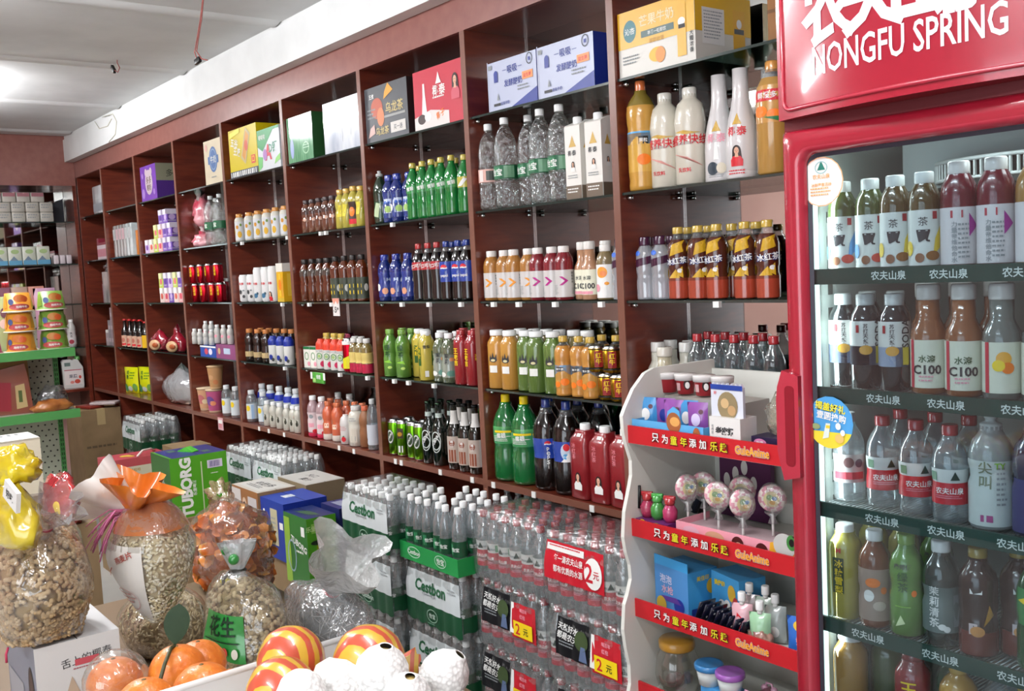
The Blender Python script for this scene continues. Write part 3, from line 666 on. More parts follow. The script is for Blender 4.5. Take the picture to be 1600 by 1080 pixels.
P = bigsoda(DK, cap=gl('#1d3f9c'), bands=[(.36, .58, gl('#1d48b4'))], arts=[('disc', .02, .47, .02, .09, mat('#c8d8e8', .4)), ('disc', .022, .52, .012, .04, RED), ('poly', [(.0, .36), (.045, .36), (.03, .46)], WHITE), ('disc', .018, .42, .01, .03, SKY)], fill=.84)
row(P, [893], .055, 1, ('large dark cola bottle with a printed blue label', ''), 'beside red cartons', None, .33, .4, .05)
row(P, [858, 905, 938], .17, 1, ('', 'large blue-capped cola bottles behind'), 'the front row', 'large cola bottles at the back', .33, .5, .1)
def redcarton(): 
    rd = gl('#a3141f', .3)
    a = [('vtext', '冰红茶', -.012, .215, .017, mat('#d9828a', .4))]+[(i[0],)+i[1:] for i in lady(.004, .085, .034, PAPER)]
    return bottle('tea_carton', 'carton', 'tube', .265, .045, rd, WCAP, .42, .90, 'screw', (), [('vtext', '冰红茶', -.012, .72, .017, mat('#d9828a', .4))]+ladyH(.004, .30, .036, .265, PAPER)+[('rect', .055, .3, .07, .42, PAPER), ('rect', -.004, .84, .014, .88, PAPER)], p=7, seg=28, neck=rd)
P = redcarton()
row(P, [918, 952, 982], .056, 1, ('', 'square red tea bottles with white caps'), 'on the bottom shelf', 'square red tea bottles', .26, .0, .06)

# ---- bay with colas, green teas and beers
P = bottle('clear_drink_bottle', 'bottle', 'soda', .235, .033, tint('#8fa898', '#35503c', .45), mat('#b9bcba', .4), .5, .89, 'sport', [(.1, .42, gl('#2c5236'))], [('poly', [(-.02, .15), (.0, .4), (.02, .38), (.01, .12)], mat('#b8c8a0', .4))])
row(P, [590], .05, 4, ('clear bottle with a grey sport cap and green label', ''), 'beside blue bottles', None, .23, .3, .05)
BL = tint('#4a62b4', '#23388e', .55)
P = bottle('sport_drink_bottle', 'bottle', 'mid', .208, .033, BL, gl('#1f3aa8'), .58, .87, 'screw', [(.10, .62, gl('#27408f'))], [('disc', .008, .28, .016, .07, mat('#9fc06a', .4)), ('rect', -.012, .2, .022, .5, mat('#c9d2e6', .4)), ('text', '脉动', .004, .42, .015, BLU), ('disc', -.035, .3, .014, .08, WHITE)])
row(P, [612, 626, 638], [.05, .055, .07], 4, ('', 'blue sport drink bottles with blue caps'), 'beside green sodas', 'blue sport drinks', .2, .5, .4)
P = bottle('green_soda_bottle', 'bottle', 'soda', .238, .0315, tint('#2f9a50', '#1c8a3e', .66, .85), gl('#d8c02a'), .47, .905, 'screw', [(.46, .60, gl('#2ba04a'))], [('text', '雪碧', 0, .54, .016, WHITE, .2), ('rect', .028, .47, .05, .59, mat('#9ac8a0', .4)), ('rect', -.05, .47, -.028, .59, mat('#c8d8c0', .4))])
row(P, [645, 662, 676, 691, 707], .05, 4, ('', 'green soda bottles with yellow caps'), 'below the red box', 'green soda bottles', .23, .5, .4)
row(P, [655, 684, 714], .125, 4, ('', 'green soda bottles in the second row'), 'of that shelf', 'green soda bottles at the back', .23, .5, .4)
P = bottle('green_soda_bottle', 'bottle', 'soda', .23, .0315, tint('#2f9a50', '#1c8a3e', .66, .85), gl('#d8c02a'), .47, .905, 'screw', [(.44, .62, gl('#d8cc2a'))], [('poly', [(-.02, .46), (.01, .6), (.025, .58), (.0, .46)], WHITE)])
row(P, [727], .05, 4, ('green soda bottle with a yellow label', ''), 'beside the wooden divider', None, .23, .4, .05)
P = bottle('sport_drink_bottle', 'bottle', 'mid', .208, .034, BL, gl('#22369e'), .58, .87, 'screw', [(.10, .62, gl('#2a3f98'))], [('disc', .0, .22, .014, .07, mat('#d89a78', .4)), ('rect', .008, .2, .028, .5, mat('#b8c6dc', .4)), ('disc', -.035, .3, .014, .08, WHITE), ('disc', .05, .45, .012, .06, WHITE)])
row(P, [601, 621, 639], [.05, .05, .055], 3, ('', 'blue sport drink bottles with blue caps'), 'beside the colas', 'blue sport drinks on the middle shelf', .2, .5, .4)
P = bottle('cola_bottle', 'bottle', 'cola', .243, .0325, DK, gl('#c02020'), .46, .905, 'screw', [(.54, .68, gl('#c4202a'))], [('text', '可口可乐', 0, .61, .016, WHITE, .15), ('rect', -.055, .55, -.035, .67, mat('#d8c8b8', .4))], fill=.80)
row(P, [656, 671, 686], .05, 3, ('', 'dark cola bottles with red caps'), 'and red labels', 'red-capped colas', .24, .5, .2)
P = bottle('cola_bottle', 'bottle', 'cola', .243, .0325, DK, gl('#1d3f9c'), .46, .905, 'screw', [(.32, .66, gl('#1d48b4'))], globe(0, .55, .0155, .06)+[('text', 'pepsi', 0, .42, .014, WHITE, 0, .02)]+globe(.1, .55, .0155, .06), fill=.80)
row(P, [699, 716, 731], [.05, .06, .05], 3, ('', 'dark cola bottles with blue labels'), 'and round logos', 'blue-labelled colas', .24, .45, .12)
row(P, [708, 724], .13, 3, ('', 'blue-capped cola bottles hidden'), 'in the back row', 'blue-capped colas at the back', .24, .5, .2)
LGN = gl('#5f9a1e')
P = bottle('green_tea_bottle', 'bottle', 'mid', .214, .0345, LGN, gl('#7db82a'), .56, .895, 'screw', (), [('vtext', '绿茶', 0, .62, .026, mat('#1c4a1c', .4)), ('poly', [(-.02, .32), (.012, .36), (.02, .28)], mat('#8ac83a', .4)), ('disc', .01, .2, .01, .03, mat('#b8d86a', .4))], neck=LGN)
row(P, [611, 630], [.05, .05], 2, ('', 'bright green tea bottles with green caps'), 'in the front row', 'green tea bottles', .21, .5, .15)
row(P, [634, 648], .12, 2, ('', 'bright green tea bottles behind'), 'the front row', 'green tea bottles behind', .21, .5, .2)
P = bottle('yellow_tea_bottle', 'bottle', 'tube', .213, .0335, gl('#dcc414'), WCAP, .66, .895, 'screw', (), [('rect', -.012, .3, .012, .66, mat('#2f5a24', .4)), ('vtext', '冰糖', 0, .6, .02, YEL), ('text', '雪梨', .04, .68, .014, INK), ('rect', .03, .08, .045, .2, PAPER), ('rect', .06, .3, .08, .6, mat('#2f5a24', .4))], p=2.8, neck=gl('#dcc414'))
row(P, [667], .05, 2, ('yellow pear tea bottle with a green panel', ''), 'beside green tea', None, .21, -.2, .02)
row(P, [655, 674], .115, 2, ('', 'white-capped yellow tea bottles behind'), 'the front one', 'yellow tea bottles behind', .21, .5, .3)
P = bottle('jasmine_tea_bottle', 'bottle', 'mid', .206, .034, tint('#b8bc98', '#7f8a6c', .5), WCAP, .56, .895, 'screw', [(.12, .58, tint('#c8d0c8', '#aeb8a8', .6))], [('vtext', '茉莉', 0, .55, .02, INK), ('disc', .02, .2, .02, .06, mat('#5a8a7a', .4)), ('disc', -.02, .18, .016, .05, mat('#e8e8e0', .4)), ('disc', .022, .48, .01, .04, mat('#c88a5a', .4))])
row(P, [689, 704], [.055, .05], 2, ('', 'pale jasmine tea bottles with white caps'), 'in the front row', 'jasmine tea bottles', .2, .4, .2)
row(P, [684, 699, 714], .125, 2, ('', 'pale jasmine tea bottles with white caps'), 'in the back row', 'jasmine tea bottles behind', .2, .4, .2)
P = bottle('red_tea_bottle', 'bottle', 'tube', .222, .0335, gl('#a81420'), gl('#c02a30'), .6, .895, 'screw', (), [('vtext', '王老吉', -.006, .62, .021, YEL), ('vtext', '凉茶', .04, .55, .012, YEL), ('vtext', '王老吉', .09, .62, .021, YEL)], p=2.5, neck=tint('#8a3030', '#601818', .6))
row(P, [725, 738], [.05, .05], 2, ('', 'red herbal tea bottles with yellow lettering'), 'beside the divider', 'red herbal tea bottles', .22, .3, .3)
row(P, [722, 735], .12, 2, ('', 'red herbal tea bottles in the back row'), 'by the divider', 'red herbal tea bottles behind', .22, .3, .3)
LC = mat('#6aa822', .28, 'metal')
oval = [('disc', 0, .52, .019, .20, mat('#d8dcd4', .35)), ('ring', 0, .52, .019, .20, .003, INK), ('disc', 0, .52, .014, .14, mat('#3a4a34', .35)), ('text', 'TUBORG', 0, .53, .008, WHITE, 1.0, .03)]
P = can('beer_can', 'slim', .166, .0305, LC, oval, 'green beer cans')
row(P, [612, 647, 657], [.05, .055, .05], 1, ('', 'slim green beer cans with oval emblems'), 'on the shelf', 'green beer cans', .16, .5, .25)
P = can('beer_can', 'slim', .166, .0305, LC, [('rect', -.014, .5, .016, .78, mat('#3a3020', .4)), ('disc', 0, .62, .012, .06, mat('#b8862a', .4)), ('rect', -.01, .12, .012, .3, PAPER)], 'green beer cans')
row(P, [629], .055, 1, ('slim green beer can showing its dark back panel', ''), 'and barcode', None, .16, .5, .05)
row(P, [640, 668], .12, 1, ('', 'slim green beer cans behind'), 'the front row', 'green beer cans behind', .16, .5, .25)
BG = gl('#0c1a10', .12)
P = bottle('beer_bottle', 'bottle', 'beer', .268, .0335, BG, mat('#2a3a2c', .3, 'metal'), .42, .962, 'crown', [(.76, .83, mat('#b8c4bc', .35))], [('ring', 0, .40, .023, .15, .0045, mat('#cfd6d0', .35)), ('ring', 0, .33, .021, .12, .004, mat('#cfd6d0', .35)), ('text', 'TUBORG', 0, .42, .012, WHITE, 1.0, .03)], neck=BG)
row(P, [671, 687], .05, 1, ('', 'dark beer bottles with silver oval labels'), 'in the front row', 'dark beer bottles', .26, .5, .1)
row(P, [676, 692, 706], .12, 1, ('', 'dark green beer bottles behind'), 'the silver-oval ones', 'dark beer bottles behind', .26, .5, .1)
P = bottle('beer_bottle', 'bottle', 'beer', .278, .0335, gl('#1c1a10', .12), mat('#1a1a1a', .3, 'metal'), .42, .962, 'crown', [(.10, .50, mat('#b8a89c', .4)), (.68, .88, mat('#cfccc6', .35))], [('rect', -.016, .12, .016, .3, mat('#8a4a34', .4)), ('disc', 0, .4, .013, .05, mat('#8a4a34', .4)), ('vtext', '啤酒', 0, .42, .014, PAPER), ('rect', .03, .1, .05, .5, mat('#d8d4cc', .4))], neck=gl('#1c1a10', .12))
row(P, [711, 728, 744], [.05, .05, .052], 1, ('', 'beer bottles with silver foil necks'), 'by the divider', 'silver-necked beer bottles', .27, .45, .15)
row(P, [718, 734], .12, 1, ('', 'silver-necked beer bottles behind'), 'the front row', 'silver-necked beer bottles behind', .27, .5, .1)
# ---- bay with milk cartons and yogurt drinks
AMB = tint('#a85e34', '#6a3016', .62, .85)
P = bottle('plum_drink_bottle', 'bottle', 'mid', .165, .028, tint('#b87850', '#84503a', .55), mat('#3a2a2a', .35), .6, .88, 'screw', [(.56, .76, tint('#a08070', '#5a4038', .6))], [('disc', .01, .4, .01, .05, mat('#c8a08a', .4))])
row(P, [480, 490, 500, 511, 521], .045, 4, ('', 'small amber drink bottles'), 'with dark caps', 'small amber drinks', .16, .5, .3)
row(P, [486, 497, 508, 518], .115, 4, ('', 'small amber drink bottles'), 'in the back row', 'small amber drinks behind', .16, .5, .3)
P = bottle('yellow_drink_bottle', 'bottle', 'mid', .185, .028, gl('#c4b414'), gl('#e8b61e'), .62, .88, 'screw', [], [('poly', [(-.012, .3), (.01, .3), (.02, .6), (-.002, .6)], mat('#e0d040', .4)), ('disc', .03, .4, .006, .1, mat('#8a8a10', .4))], neck=gl('#c4b414'))
row(P, [533, 543, 565], .045, 4, ('', 'bright yellow drink bottles'), 'with amber caps', 'bright yellow drinks', .18, .5, .3)
P = bottle('yellow_drink_bottle', 'bottle', 'mid', .19, .029, gl('#c4b414'), gl('#e8b61e'), .64, .88, 'screw', [(.08, .62, mat('#3a2418', .4))], [('disc', 0, .38, .014, .12, ORG), ('disc', .004, .48, .009, .05, mat('#2a1a10', .4)), ('rect', -.02, .08, .02, .2, RED)], neck=gl('#c4b414'))
row(P, [554], .045, 4, ('yellow-capped bottle with a dark red picture label', ''), 'among yellow drinks', None, .18, .5, .05)
P = bottle('tea_drink_bottle', 'bottle', 'mid', .215, .030, AMB, mat('#26201e', .35), .6, .89, 'screw', [(.60, .76, tint('#9a8a80', '#5c5048', .6))])
row(P, [478, 490, 502, 513], .046, 3, ('', 'amber tea bottles'), 'with grey shoulders', 'amber tea bottles', .21, .5, .3)
row(P, [482, 494, 506, 517, 528], .115, 3, ('', 'amber tea bottles'), 'in the back row', 'amber tea bottles behind', .21, .5, .3)
P = bottle('tea_drink_bottle', 'bottle', 'round', .218, .031, AMB, mat('#26201e', .35), .5, .89, 'screw', [(.06, .52, mat('#3a4034', .4))], [('rect', -.014, .3, .008, .38, YEL), ('rect', -.014, .16, .008, .24, YEL), ('disc', .03, .3, .01, .08, mat('#c8c8c0', .4)), ('disc', -.04, .25, .012, .1, mat('#9aa090', .4)), ('disc', .06, .4, .008, .05, PNK)])
row(P, [526, 540, 553, 567], .046, 3, ('', 'round-shouldered amber bottles'), 'with dark printed labels', 'dark-labelled amber bottles', .21, .5, .4)
row(P, [540, 553, 566], .115, 3, ('', 'dark-labelled amber bottles'), 'in the second row', 'dark-labelled amber bottles behind', .21, .5, .3)
def brick(name, cat, w, d, h, m, arts, side=(), top=None, group=None):
    t = thing(name, name, cat, group=group)
    b = MB(); b.box(-w/2, w/2, -d/2, d/2, 0, h, m, top=top); b.build('carton_body', t)
    b = MB(); b.art(arts, plane((0, -d/2-.0002, 0), (1, 0, 0), (0, 0, 1)))
    if side: b.art(side, plane((w/2+.0002, 0, 0), (0, 1, 0), (0, 0, 1)))
    if b.v: b.build('print', t)
    return Proto(t, max(w, d)*.5)
P = bottle('milk_carton', 'carton', 'tube', .165, .029, mat('#e8e6df', .4), None, bands=[(.60, .74, mat('#d8432c', .4))], arts=[('ring', 0, .40, .016, .10, .004, mat('#4f8a4a', .4)), ('disc', .0, .40, .008, .05, mat('#9aba70', .4)), ('disc', .018, .16, .014, .09, mat('#c02050', .4)), ('fine', -.02, .5, .02, .58, 2, LG)], neck=mat('#d8432c', .4), fill=.72)
row(P, [503, 514, 525, 536], .046, 2, ('', 'white milk bottles with green rings'), 'and red shoulders', 'white milk bottles with green rings', .16, .5, .1)
P = bottle('juice_bottle', 'bottle', 'tube', .175, .029, gl('#d8b848'), gl('#e8c020'), .66, .88)
row(P, [512, 524, 535], .115, 2, ('', 'yellow-capped juice bottles'), 'behind the white milk', 'yellow-capped juice bottles', .17, .5, .1)
P = brick('milk_carton', 'carton', .05, .045, .108, mat('#e6e4da', .4), [('ring', 0, .06, .016, .02, .004, mat('#4f8a4a', .4)), ('disc', .015, .02, .012, .012, PNK), ('rect', -.025, .095, .025, .108, GREEN)], (), None)
row(P, [485, 495], [.05, .055], 2, ('', 'small white milk cartons with green rings'), 'by the divider', 'small milk cartons', .1, .2, .05)
P = can('drink_can', 'can', .165, .029, mat('#c8142c', .3, 'metal'), [('rect', -.03, .1, .03, .35, mat('#d8d020', .4)), ('poly', [(-.03, .35), (.03, .35), (.03, .5)], mat('#d8d020', .4)), ('rect', -.03, .8, .03, .9, PAPER)])
row(P, [546], .046, 2, ('tall red and yellow drink can', ''), 'beside clear bottles', None, .16, .5, .1)
P = bottle('fruit_drink_bottle', 'bottle', 'tea', .165, .028, tint('#d8c898', '#a08a4a', .5), mat('#d8d6d0', .3), .62, .87, 'screw', [(.02, .28, mat('#b02040', .4)), (.3, .6, mat('#d8c070', .45))])
row(P, [555, 564, 573], .046, 2, ('', 'clear fruit drink bottles with red bases'), 'by the divider', 'clear fruit drinks', .16, .5, .1)
row(P, [556, 566], .112, 2, ('', 'clear fruit drink bottles'), 'in the back row', 'clear fruit drinks behind', .16, .5, .1)
P = bottle('drink_tin', 'drink can', 'slim', .18, .03, mat('#5a2430', .3, 'metal'), None, bands=[(.3, .6, mat('#7a3a44', .35))])
row(P, [548], .115, 2, ('dark maroon tin standing behind the red yellow can', ''), '', None, .18, .5, .1)
MW = gl('#efe9e4', .3)
OR_ = gl('#e8642c', .3)
P = bottle('yogurt_drink_bottle', 'bottle', 'mid', .212, .032, tint('#e8d8d8', '#d0b0b4', .6), WCAP, .56, .89, 'screw', [(.0, .1, mat('#c83050', .4)), (.12, .6, mat('#d8c4c4', .4))], [('disc', .0, .5, .012, .05, LG), ('rect', -.016, .24, .014, .34, PNK), ('disc', .02, .14, .014, .05, RED)])
row(P, [490, 505], [.046, .05], 1, ('', 'pale pink yogurt drink bottles'), 'by the divider', 'pale pink yogurt drinks', .21, .5, .1)
P = bottle('yogurt_drink_bottle', 'bottle', 'mid', .195, .032, OR_, gl('#e8743a'), .56, .88, 'screw', [(.0, .16, mat('#e0d8cc', .4))], [('rect', -.014, .32, .01, .44, mat('#e8d0b8', .4)), ('disc', -.03, .5, .01, .06, PAPER)], neck=OR_)
row(P, [513, 528], [.05, .055], 1, ('', 'orange-sleeved yogurt drink bottles'), 'in the front row', 'orange yogurt drinks', .2, .5, .2)
row(P, [518, 530, 543, 556, 568], .12, 1, ('', 'orange-capped yogurt drink bottles'), 'in the back row', 'orange yogurt drinks behind', .2, .5, .2)
P = bottle('yogurt_drink_bottle', 'bottle', 'mid', .212, .031, MW, WCAP, .56, .89)
row(P, [512, 530, 548], .19, 1, ('', 'tall white-capped yogurt bottles'), 'at the very back', 'white-capped yogurt bottles', .2, .5, .2)
P = bottle('yogurt_drink_bottle', 'bottle', 'yog', .155, .030, MW, None, bands=[(0, .02, MW)], arts=[('disc', 0, .16, .012, .08, RED), ('fine', -.02, .4, .02, .55, 3, mat('#c88a8a', .5)), ('poly', [(-.006, .24), (.006, .24), (.002, .28)], GREEN)], neck=MW)
row(P, [541], .045, 1, ('short white bottle printed with a red strawberry', ''), '', None, .15, .5, .05)
P = bottle('milk_bottle', 'bottle', 'yog', .195, .041, gl('#e6e2d0', .3), gl('#ecebe4'), .62, .88, 'screw', (), [('rect', -.02, .1, .02, .45, mat('#d0c8b8', .4)), ('rect', -.008, .14, .012, .26, LG), ('fine', -.02, .6, .02, .7, 2, LG)], neck=gl('#e6e2d0', .3))
row(P, [557], .05, 1, ('wide cream milk bottle with a white lid', ''), 'beside the strawberry bottle', None, .19, .5, .05)
P = bottle('water_bottle', 'bottle', 'water', .24, .030, WATER, mat('#c8ccca', .35), .46, .90, 'screw', [(.1, .5, mat('#c8ccd2', .4))])
row(P, [583], .05, 1, ('slim clear bottle with a pale label', ''), 'squeezed against the divider', None, .24, .5, .05)
P = bottle('yogurt_drink_bottle', 'bottle', 'mid', .2, .031, mat('#8a5a3a', .4), OR_, .56, .88)
row(P, [571], .06, 1, ('brown yogurt bottle in shade beside the divider', ''), '', None, .2, .5, .05)

# ---- bay with amber-capped juices
P = bottle('juice_bottle', 'bottle', 'tube', .158, .0285, mat('#cfccc0', .3), gl('#ec9a1e'), .70, .87, 'screw', [(.06, .72, mat('#d2d4d6', .35))], [('disc', .008, .26, .012, .12, mat('#d8a82a', .4)), ('disc', -.004, .52, .008, .07, mat('#c88a2a', .4)), ('disc', -.03, .35, .01, .1, mat('#c8a03a', .4)), ('disc', .016, .6, .006, .05, mat('#6a8a3a', .4))])
row(P, [375, 390, 404, 418, 432, 446], .046, 4, ('', 'white-bodied juice bottles'), 'with amber caps', 'amber-capped juice bottles', .16, .5, .3)
row(P, [383, 397, 411, 425, 440], .11, 4, ('', 'amber-capped juice bottles'), 'in the back row', 'amber-capped juice bottles behind', .16, .5, .3)
P = bottle('milk_drink_carton', 'carton', 'can', .158, .032, mat('#dedddc', .4), None, arts=[('text', '椰泰', 0, .66, .014, RED, 0, .03), ('disc', -.008, .36, .01, .08, INK), ('disc', .012, .2, .008, .06, mat('#444', .4) if False else INK), ('disc', .012, .42, .006, .03, LG)])
row(P, [383, 395], .05, 3, ('', 'short white coconut drink tins'), 'with dark prints', 'short white coconut drinks', .15, .4, .1)
P = bottle('milk_drink_carton', 'carton', 'can', .195, .030, mat('#e0dfdd', .4), None, arts=[('text', '椰泰', 0, .52, .014, RED, 0, .03), ('disc', .0, .18, .014, .07, mat('#3a6a8a', .4)), ('disc', .012, .24, .006, .04, mat('#2a4a5a', .4))])
row(P, [405, 417], .05, 3, ('', 'tall white coconut drink tins'), 'with blue prints', 'tall white coconut drinks', .19, .4, .1)
P = bottle('milk_drink_carton', 'carton', 'can', .197, .030, mat('#e0dfdd', .4), None, arts=[('text', '椰泰', 0, .52, .014, RED, 0, .03)]+ladyH(.0, .22, .03, .197))
row(P, [428], .05, 3, ('tall white drink tin with a portrait print', ''), 'beside the yellow carton', None, .19, .3, .03)
P = brick('juice_pack', 'carton', .075, .07, .205, mat('#dca81c', .4), [('rect', -.0375, .16, .0375, .205, mat('#dedad0', .4)), ('rect', -.0375, 0, .0375, .02, mat('#c8a838', .4)), ('rect', -.01, .03, .008, .15, mat('#e8c040', .4)), ('rect', .018, .03, .034, .13, mat('#d8983a', .4)), ('disc', 0, .09, .014, .03, ORG)], [('rect', -.035, .16, .035, .205, mat('#dedad0', .4)), ('rect', -.012, .03, .012, .15, mat('#e8c040', .4))])
row(P, [447], .055, 3, ('yellow and white juice pack', ''), 'against the divider', None, .2, .02, .0)
P = bottle('coffee_bottle', 'bottle', 'mid', .185, .030, gl('#2c1610'), mat('#b8743c', .45), .62, .87, 'screw', [(.14, .30, mat('#b8a074', .4))])
row(P, [391, 404, 417], .05, 2, ('', 'dark coffee bottles with tan lids'), 'in the front row', 'dark coffee bottles', .18, .5, .3)
row(P, [397, 409, 422, 434, 446, 457], .115, 2, ('', 'dark coffee bottles with tan lids'), 'in the back row', 'dark coffee bottles behind', .18, .5, .3)
P = bottle('milk_pouch', 'bottle', 'tube', .165, .029, mat('#dcdcd6', .4), None, bands=[(.62, .86, mat('#1d2f8c', .4))], arts=[('disc', -.004, .22, .012, .09, NAVY), ('disc', .008, .14, .008, .06, INK), ('disc', -.03, .3, .006, .05, BLU)], neck=mat('#1d2f8c', .4), fill=.6)
row(P, [428, 440, 452], .046, 2, ('', 'white milk pouches with navy tops'), 'in front of coffee', 'navy-topped milk pouches', .16, .5, .1)
P = bottle('water_bottle', 'bottle', 'juice', .185, .032, WATER, mat('#d4d8d8', .35), .58, .87, 'screw', [(.1, .58, mat('#d2dadc', .4))], [('disc', .0, .44, .014, .09, mat('#e8c82a', .4)), ('rect', .02, .1, .036, .55, mat('#9ab8d8', .4))])
row(P, [393, 412], .05, 1, ('', 'clear bottles with yellow-spot labels'), 'on the bottom shelf', 'yellow-spot water bottles', .18, .3, .1)
P = bottle('sport_drink_bottle', 'bottle', 'mid', .215, .031, mat('#c8d0d4', .3), mat('#d4d8d8', .35), .62, .87, 'screw', [(.62, .78, mat('#2236a4', .35))], neck=mat('#c8d0d4', .3))
row(P, [409, 424, 438, 452, 464], .12, 1, ('', 'white-capped bottles with blue collars'), 'in the back row', 'blue-collared bottles', .21, .3, .1)
P = bottle('milk_drink_bottle', 'bottle', 'mid', .142, .0245, gl('#dcd8c6', .3), WCAP, .6, .86, 'screw', (), [('disc', .004, .34, .007, .09, mat('#3a3a30', .4)), ('poly', [(-.004, .5), (.008, .46), (.01, .3)], mat('#5a5a48', .4)), ('disc', -.02, .6, .008, .05, mat('#c8a898', .4))], neck=gl('#dcd8c6', .3))
row(P, [418, 428, 438, 449, 459], [.04, .04, .038, .038, .038], 1, ('', 'small cream milk bottles with cow-patch prints'), 'in the front row', 'small cream milk bottles', .14, .5, .2)
row(P, [466], .04, 1, ('small cream milk bottle squeezed beside the divider', ''), '', None, .14, .5, .1)

# ---- bay with red cans
P = ribbed(.30, .044, LB, [('rect', -.045, .34, -.005, .45, mat('#2f7a50', .4)), ('text', '怡宝', -.024, .395, .026, WHITE, 0, .03)], cap=mat('#c8ccca', .3))
row(P, [331, 345], .06, 4, ('', 'ribbed water bottles with green labels'), 'beside candy bags', 'ribbed water bottles by the candy', .3, .45, .12)
row(P, [339], .15, 4, ('ribbed water bottle behind the front two', ''), 'beside pink candy bags', None, .3, .45, .1)
P = can('herbal_tea_can', 'can', .118, .031, mat('#b01828', .28, 'metal'), [('vtext', '王老吉', 0, .75, .016, YEL), ('rect', .03, .1, .05, .9, mat('#8a1020', .4))], 'red herbal tea cans')
row(P, [307, 320, 333, 346], .05, 3, ('', 'red drink cans in the lower front row'), 'of the stack', 'red cans below', .11, .5, .4)
row(P, [303, 315, 328, 341], .052, ZL[3]+.1195, ('', 'red drink cans in the upper row'), 'of the stack', 'red cans above', .11, .5, .4)
P = bottle('milk_drink_bottle', 'bottle', 'mid', .142, .024, gl('#b02838', .3), WCAP, .7, .86, 'screw', (), [('disc', 0, .4, .01, .08, PAPER)], neck=gl('#b02838', .3))
row(P, [318, 330, 342, 354], .105, 3, ('', 'red milk bottles with white caps'), 'behind the cans', 'red milk bottles', .14, .5, .3)
def cbox(name, cat, x0, x1, y0, y1, z0, z1, m, label, front=(), side=(), top=(), group=None, topm=None, sidem=None, rz=0, extra=None):
    """a printed cardboard box; artwork in metres from the lower left corner of each face"""
    cx, cy = (x0+x1)/2, (y0+y1)/2; w, d, h = x1-x0, y1-y0, z1-z0
    t = thing(name, label, cat, (cx, cy, z0), rz, group)
    b = MB(); b.box(-w/2, w/2, -d/2, d/2, 0, h, m, top=topm, side=sidem); b.build('box_body', t)
    b = MB()
    if front: b.art(front, plane((-w/2, -d/2-.0003, 0), (1, 0, 0), (0, 0, 1)))
    if side: b.art(side, plane((w/2+.0003, -d/2, 0), (0, 1, 0), (0, 0, 1)))
    if top: b.art(top, plane((-w/2, -d/2, h+.0003), (1, 0, 0), (0, 1, 0)))
    if b.v: b.build('print', t)
    b = MB(); b.box(-w/2, w/2, -.0012, .0012, h+.0001, h+.0006, mat('#2a2420', .6)); b.build('lid_seam', t)
    if extra: extra(t, w, d, h)
    return t
z = ZL[2]
cbox('drink_box', 'box', -3.80, -3.54, .015, .10, z, z+.07, mat('#2a4c9c', .4), 'blue display tray under the stacked small white bottles', [('disc', .10, .035, .03, .02, mat('#c84a5a', .4)), ('disc', .17, .035, .03, .02, mat('#e8e0f0', .4)), ('rect', .0, .06, .26, .07, WHITE)])
cbox('drink_box', 'box', -3.535, -3.22, .015, .11, z, z+.085, mat('#8a4a74', .4), 'purple display tray with a pale sticker', [('rect', .12, .03, .22, .065, mat('#b8c8dc', .4)), ('disc', .05, .045, .02, .02, mat('#c8b080', .4))])
P = bottle('milk_drink_bottle', 'bottle', 'mid', .098, .0195, gl('#dedcd4', .3), WCAP, .62, .86, neck=gl('#dedcd4', .3))
row(P, [304, 313, 322, 331], .04, z+.071, ('', 'small white bottles standing'), 'on the blue tray', 'white bottles on the blue tray', .1, .5, .2)
P = bottle('milk_drink_bottle', 'bottle', 'mid', .115, .02, gl('#dedcd4', .3), WCAP, .62, .86, 'screw', (), [('disc', 0, .4, .01, .08, PNK)], neck=gl('#dedcd4', .3))
row(P, [340, 350, 360], .045, z+.086, ('', 'small white bottles standing'), 'on the purple tray', 'white bottles on the purple tray', .1, .5, .2)
row(P, [312, 322, 331], .10, z+.1, ('', 'taller white bottles stacked'), 'at the back', 'stacked white bottles', .1, .5, .2)
for o in [p for p in PLACED[-3:]]: pass
P = bottle('noodle_cup', 'cup', 'cup', .15, .055, mat('#d8c0a0', .5), None, bands=[(.1, .9, mat('#c89a74', .5))], arts=[('disc', 0, .5, .03, .2, mat('#b86a6a', .4)), ('disc', .03, .4, .02, .1, mat('#d8c8a0', .4))])
row(P, [318], .07, 1, ('cream instant noodle cup with floral print', ''), 'at the divider', None, .15, .4, .1)
P = bottle('noodle_cup', 'cup', 'cup', .15, .055, mat('#d8c0a0', .5), None, bands=[(.08, .9, mat('#b0507a', .45))], arts=[('disc', 0, .5, .03, .2, mat('#6a4a8a', .4)), ('disc', .02, .4, .02, .1, mat('#d88a60', .4))])
row(P, [336], .07, 1, ('pink and purple instant noodle cup', ''), 'below the stacked cup', None, .15, .4, .1)
P = bottle('noodle_cup', 'cup', 'cup', .15, .05, mat('#d8b488', .5), None, bands=[(.08, .9, mat('#b88a5c', .5))], arts=[('disc', 0, .5, .02, .1, mat('#c89a70', .4)), ('disc', .03, .3, .016, .1, mat('#c0784a', .4))])
row(P, [337], .075, ZL[1]+.1505, ('tan instant noodle cup stacked on top', ''), 'of another cup', None, .15, .4, .1)
P = bottle('water_bottle', 'bottle', 'juice', .19, .032, WATER, mat('#d4d8d8', .35), .58, .87, 'screw', [(.1, .58, mat('#d2dadc', .4))], [('disc', .0, .44, .014, .09, mat('#e8c82a', .4))])
row(P, [355, 369], .05, 1, ('', 'clear bottles with yellow-spot labels'), 'beside noodle cups', 'yellow-spot bottles by the noodle cups', .18, .3, .1)
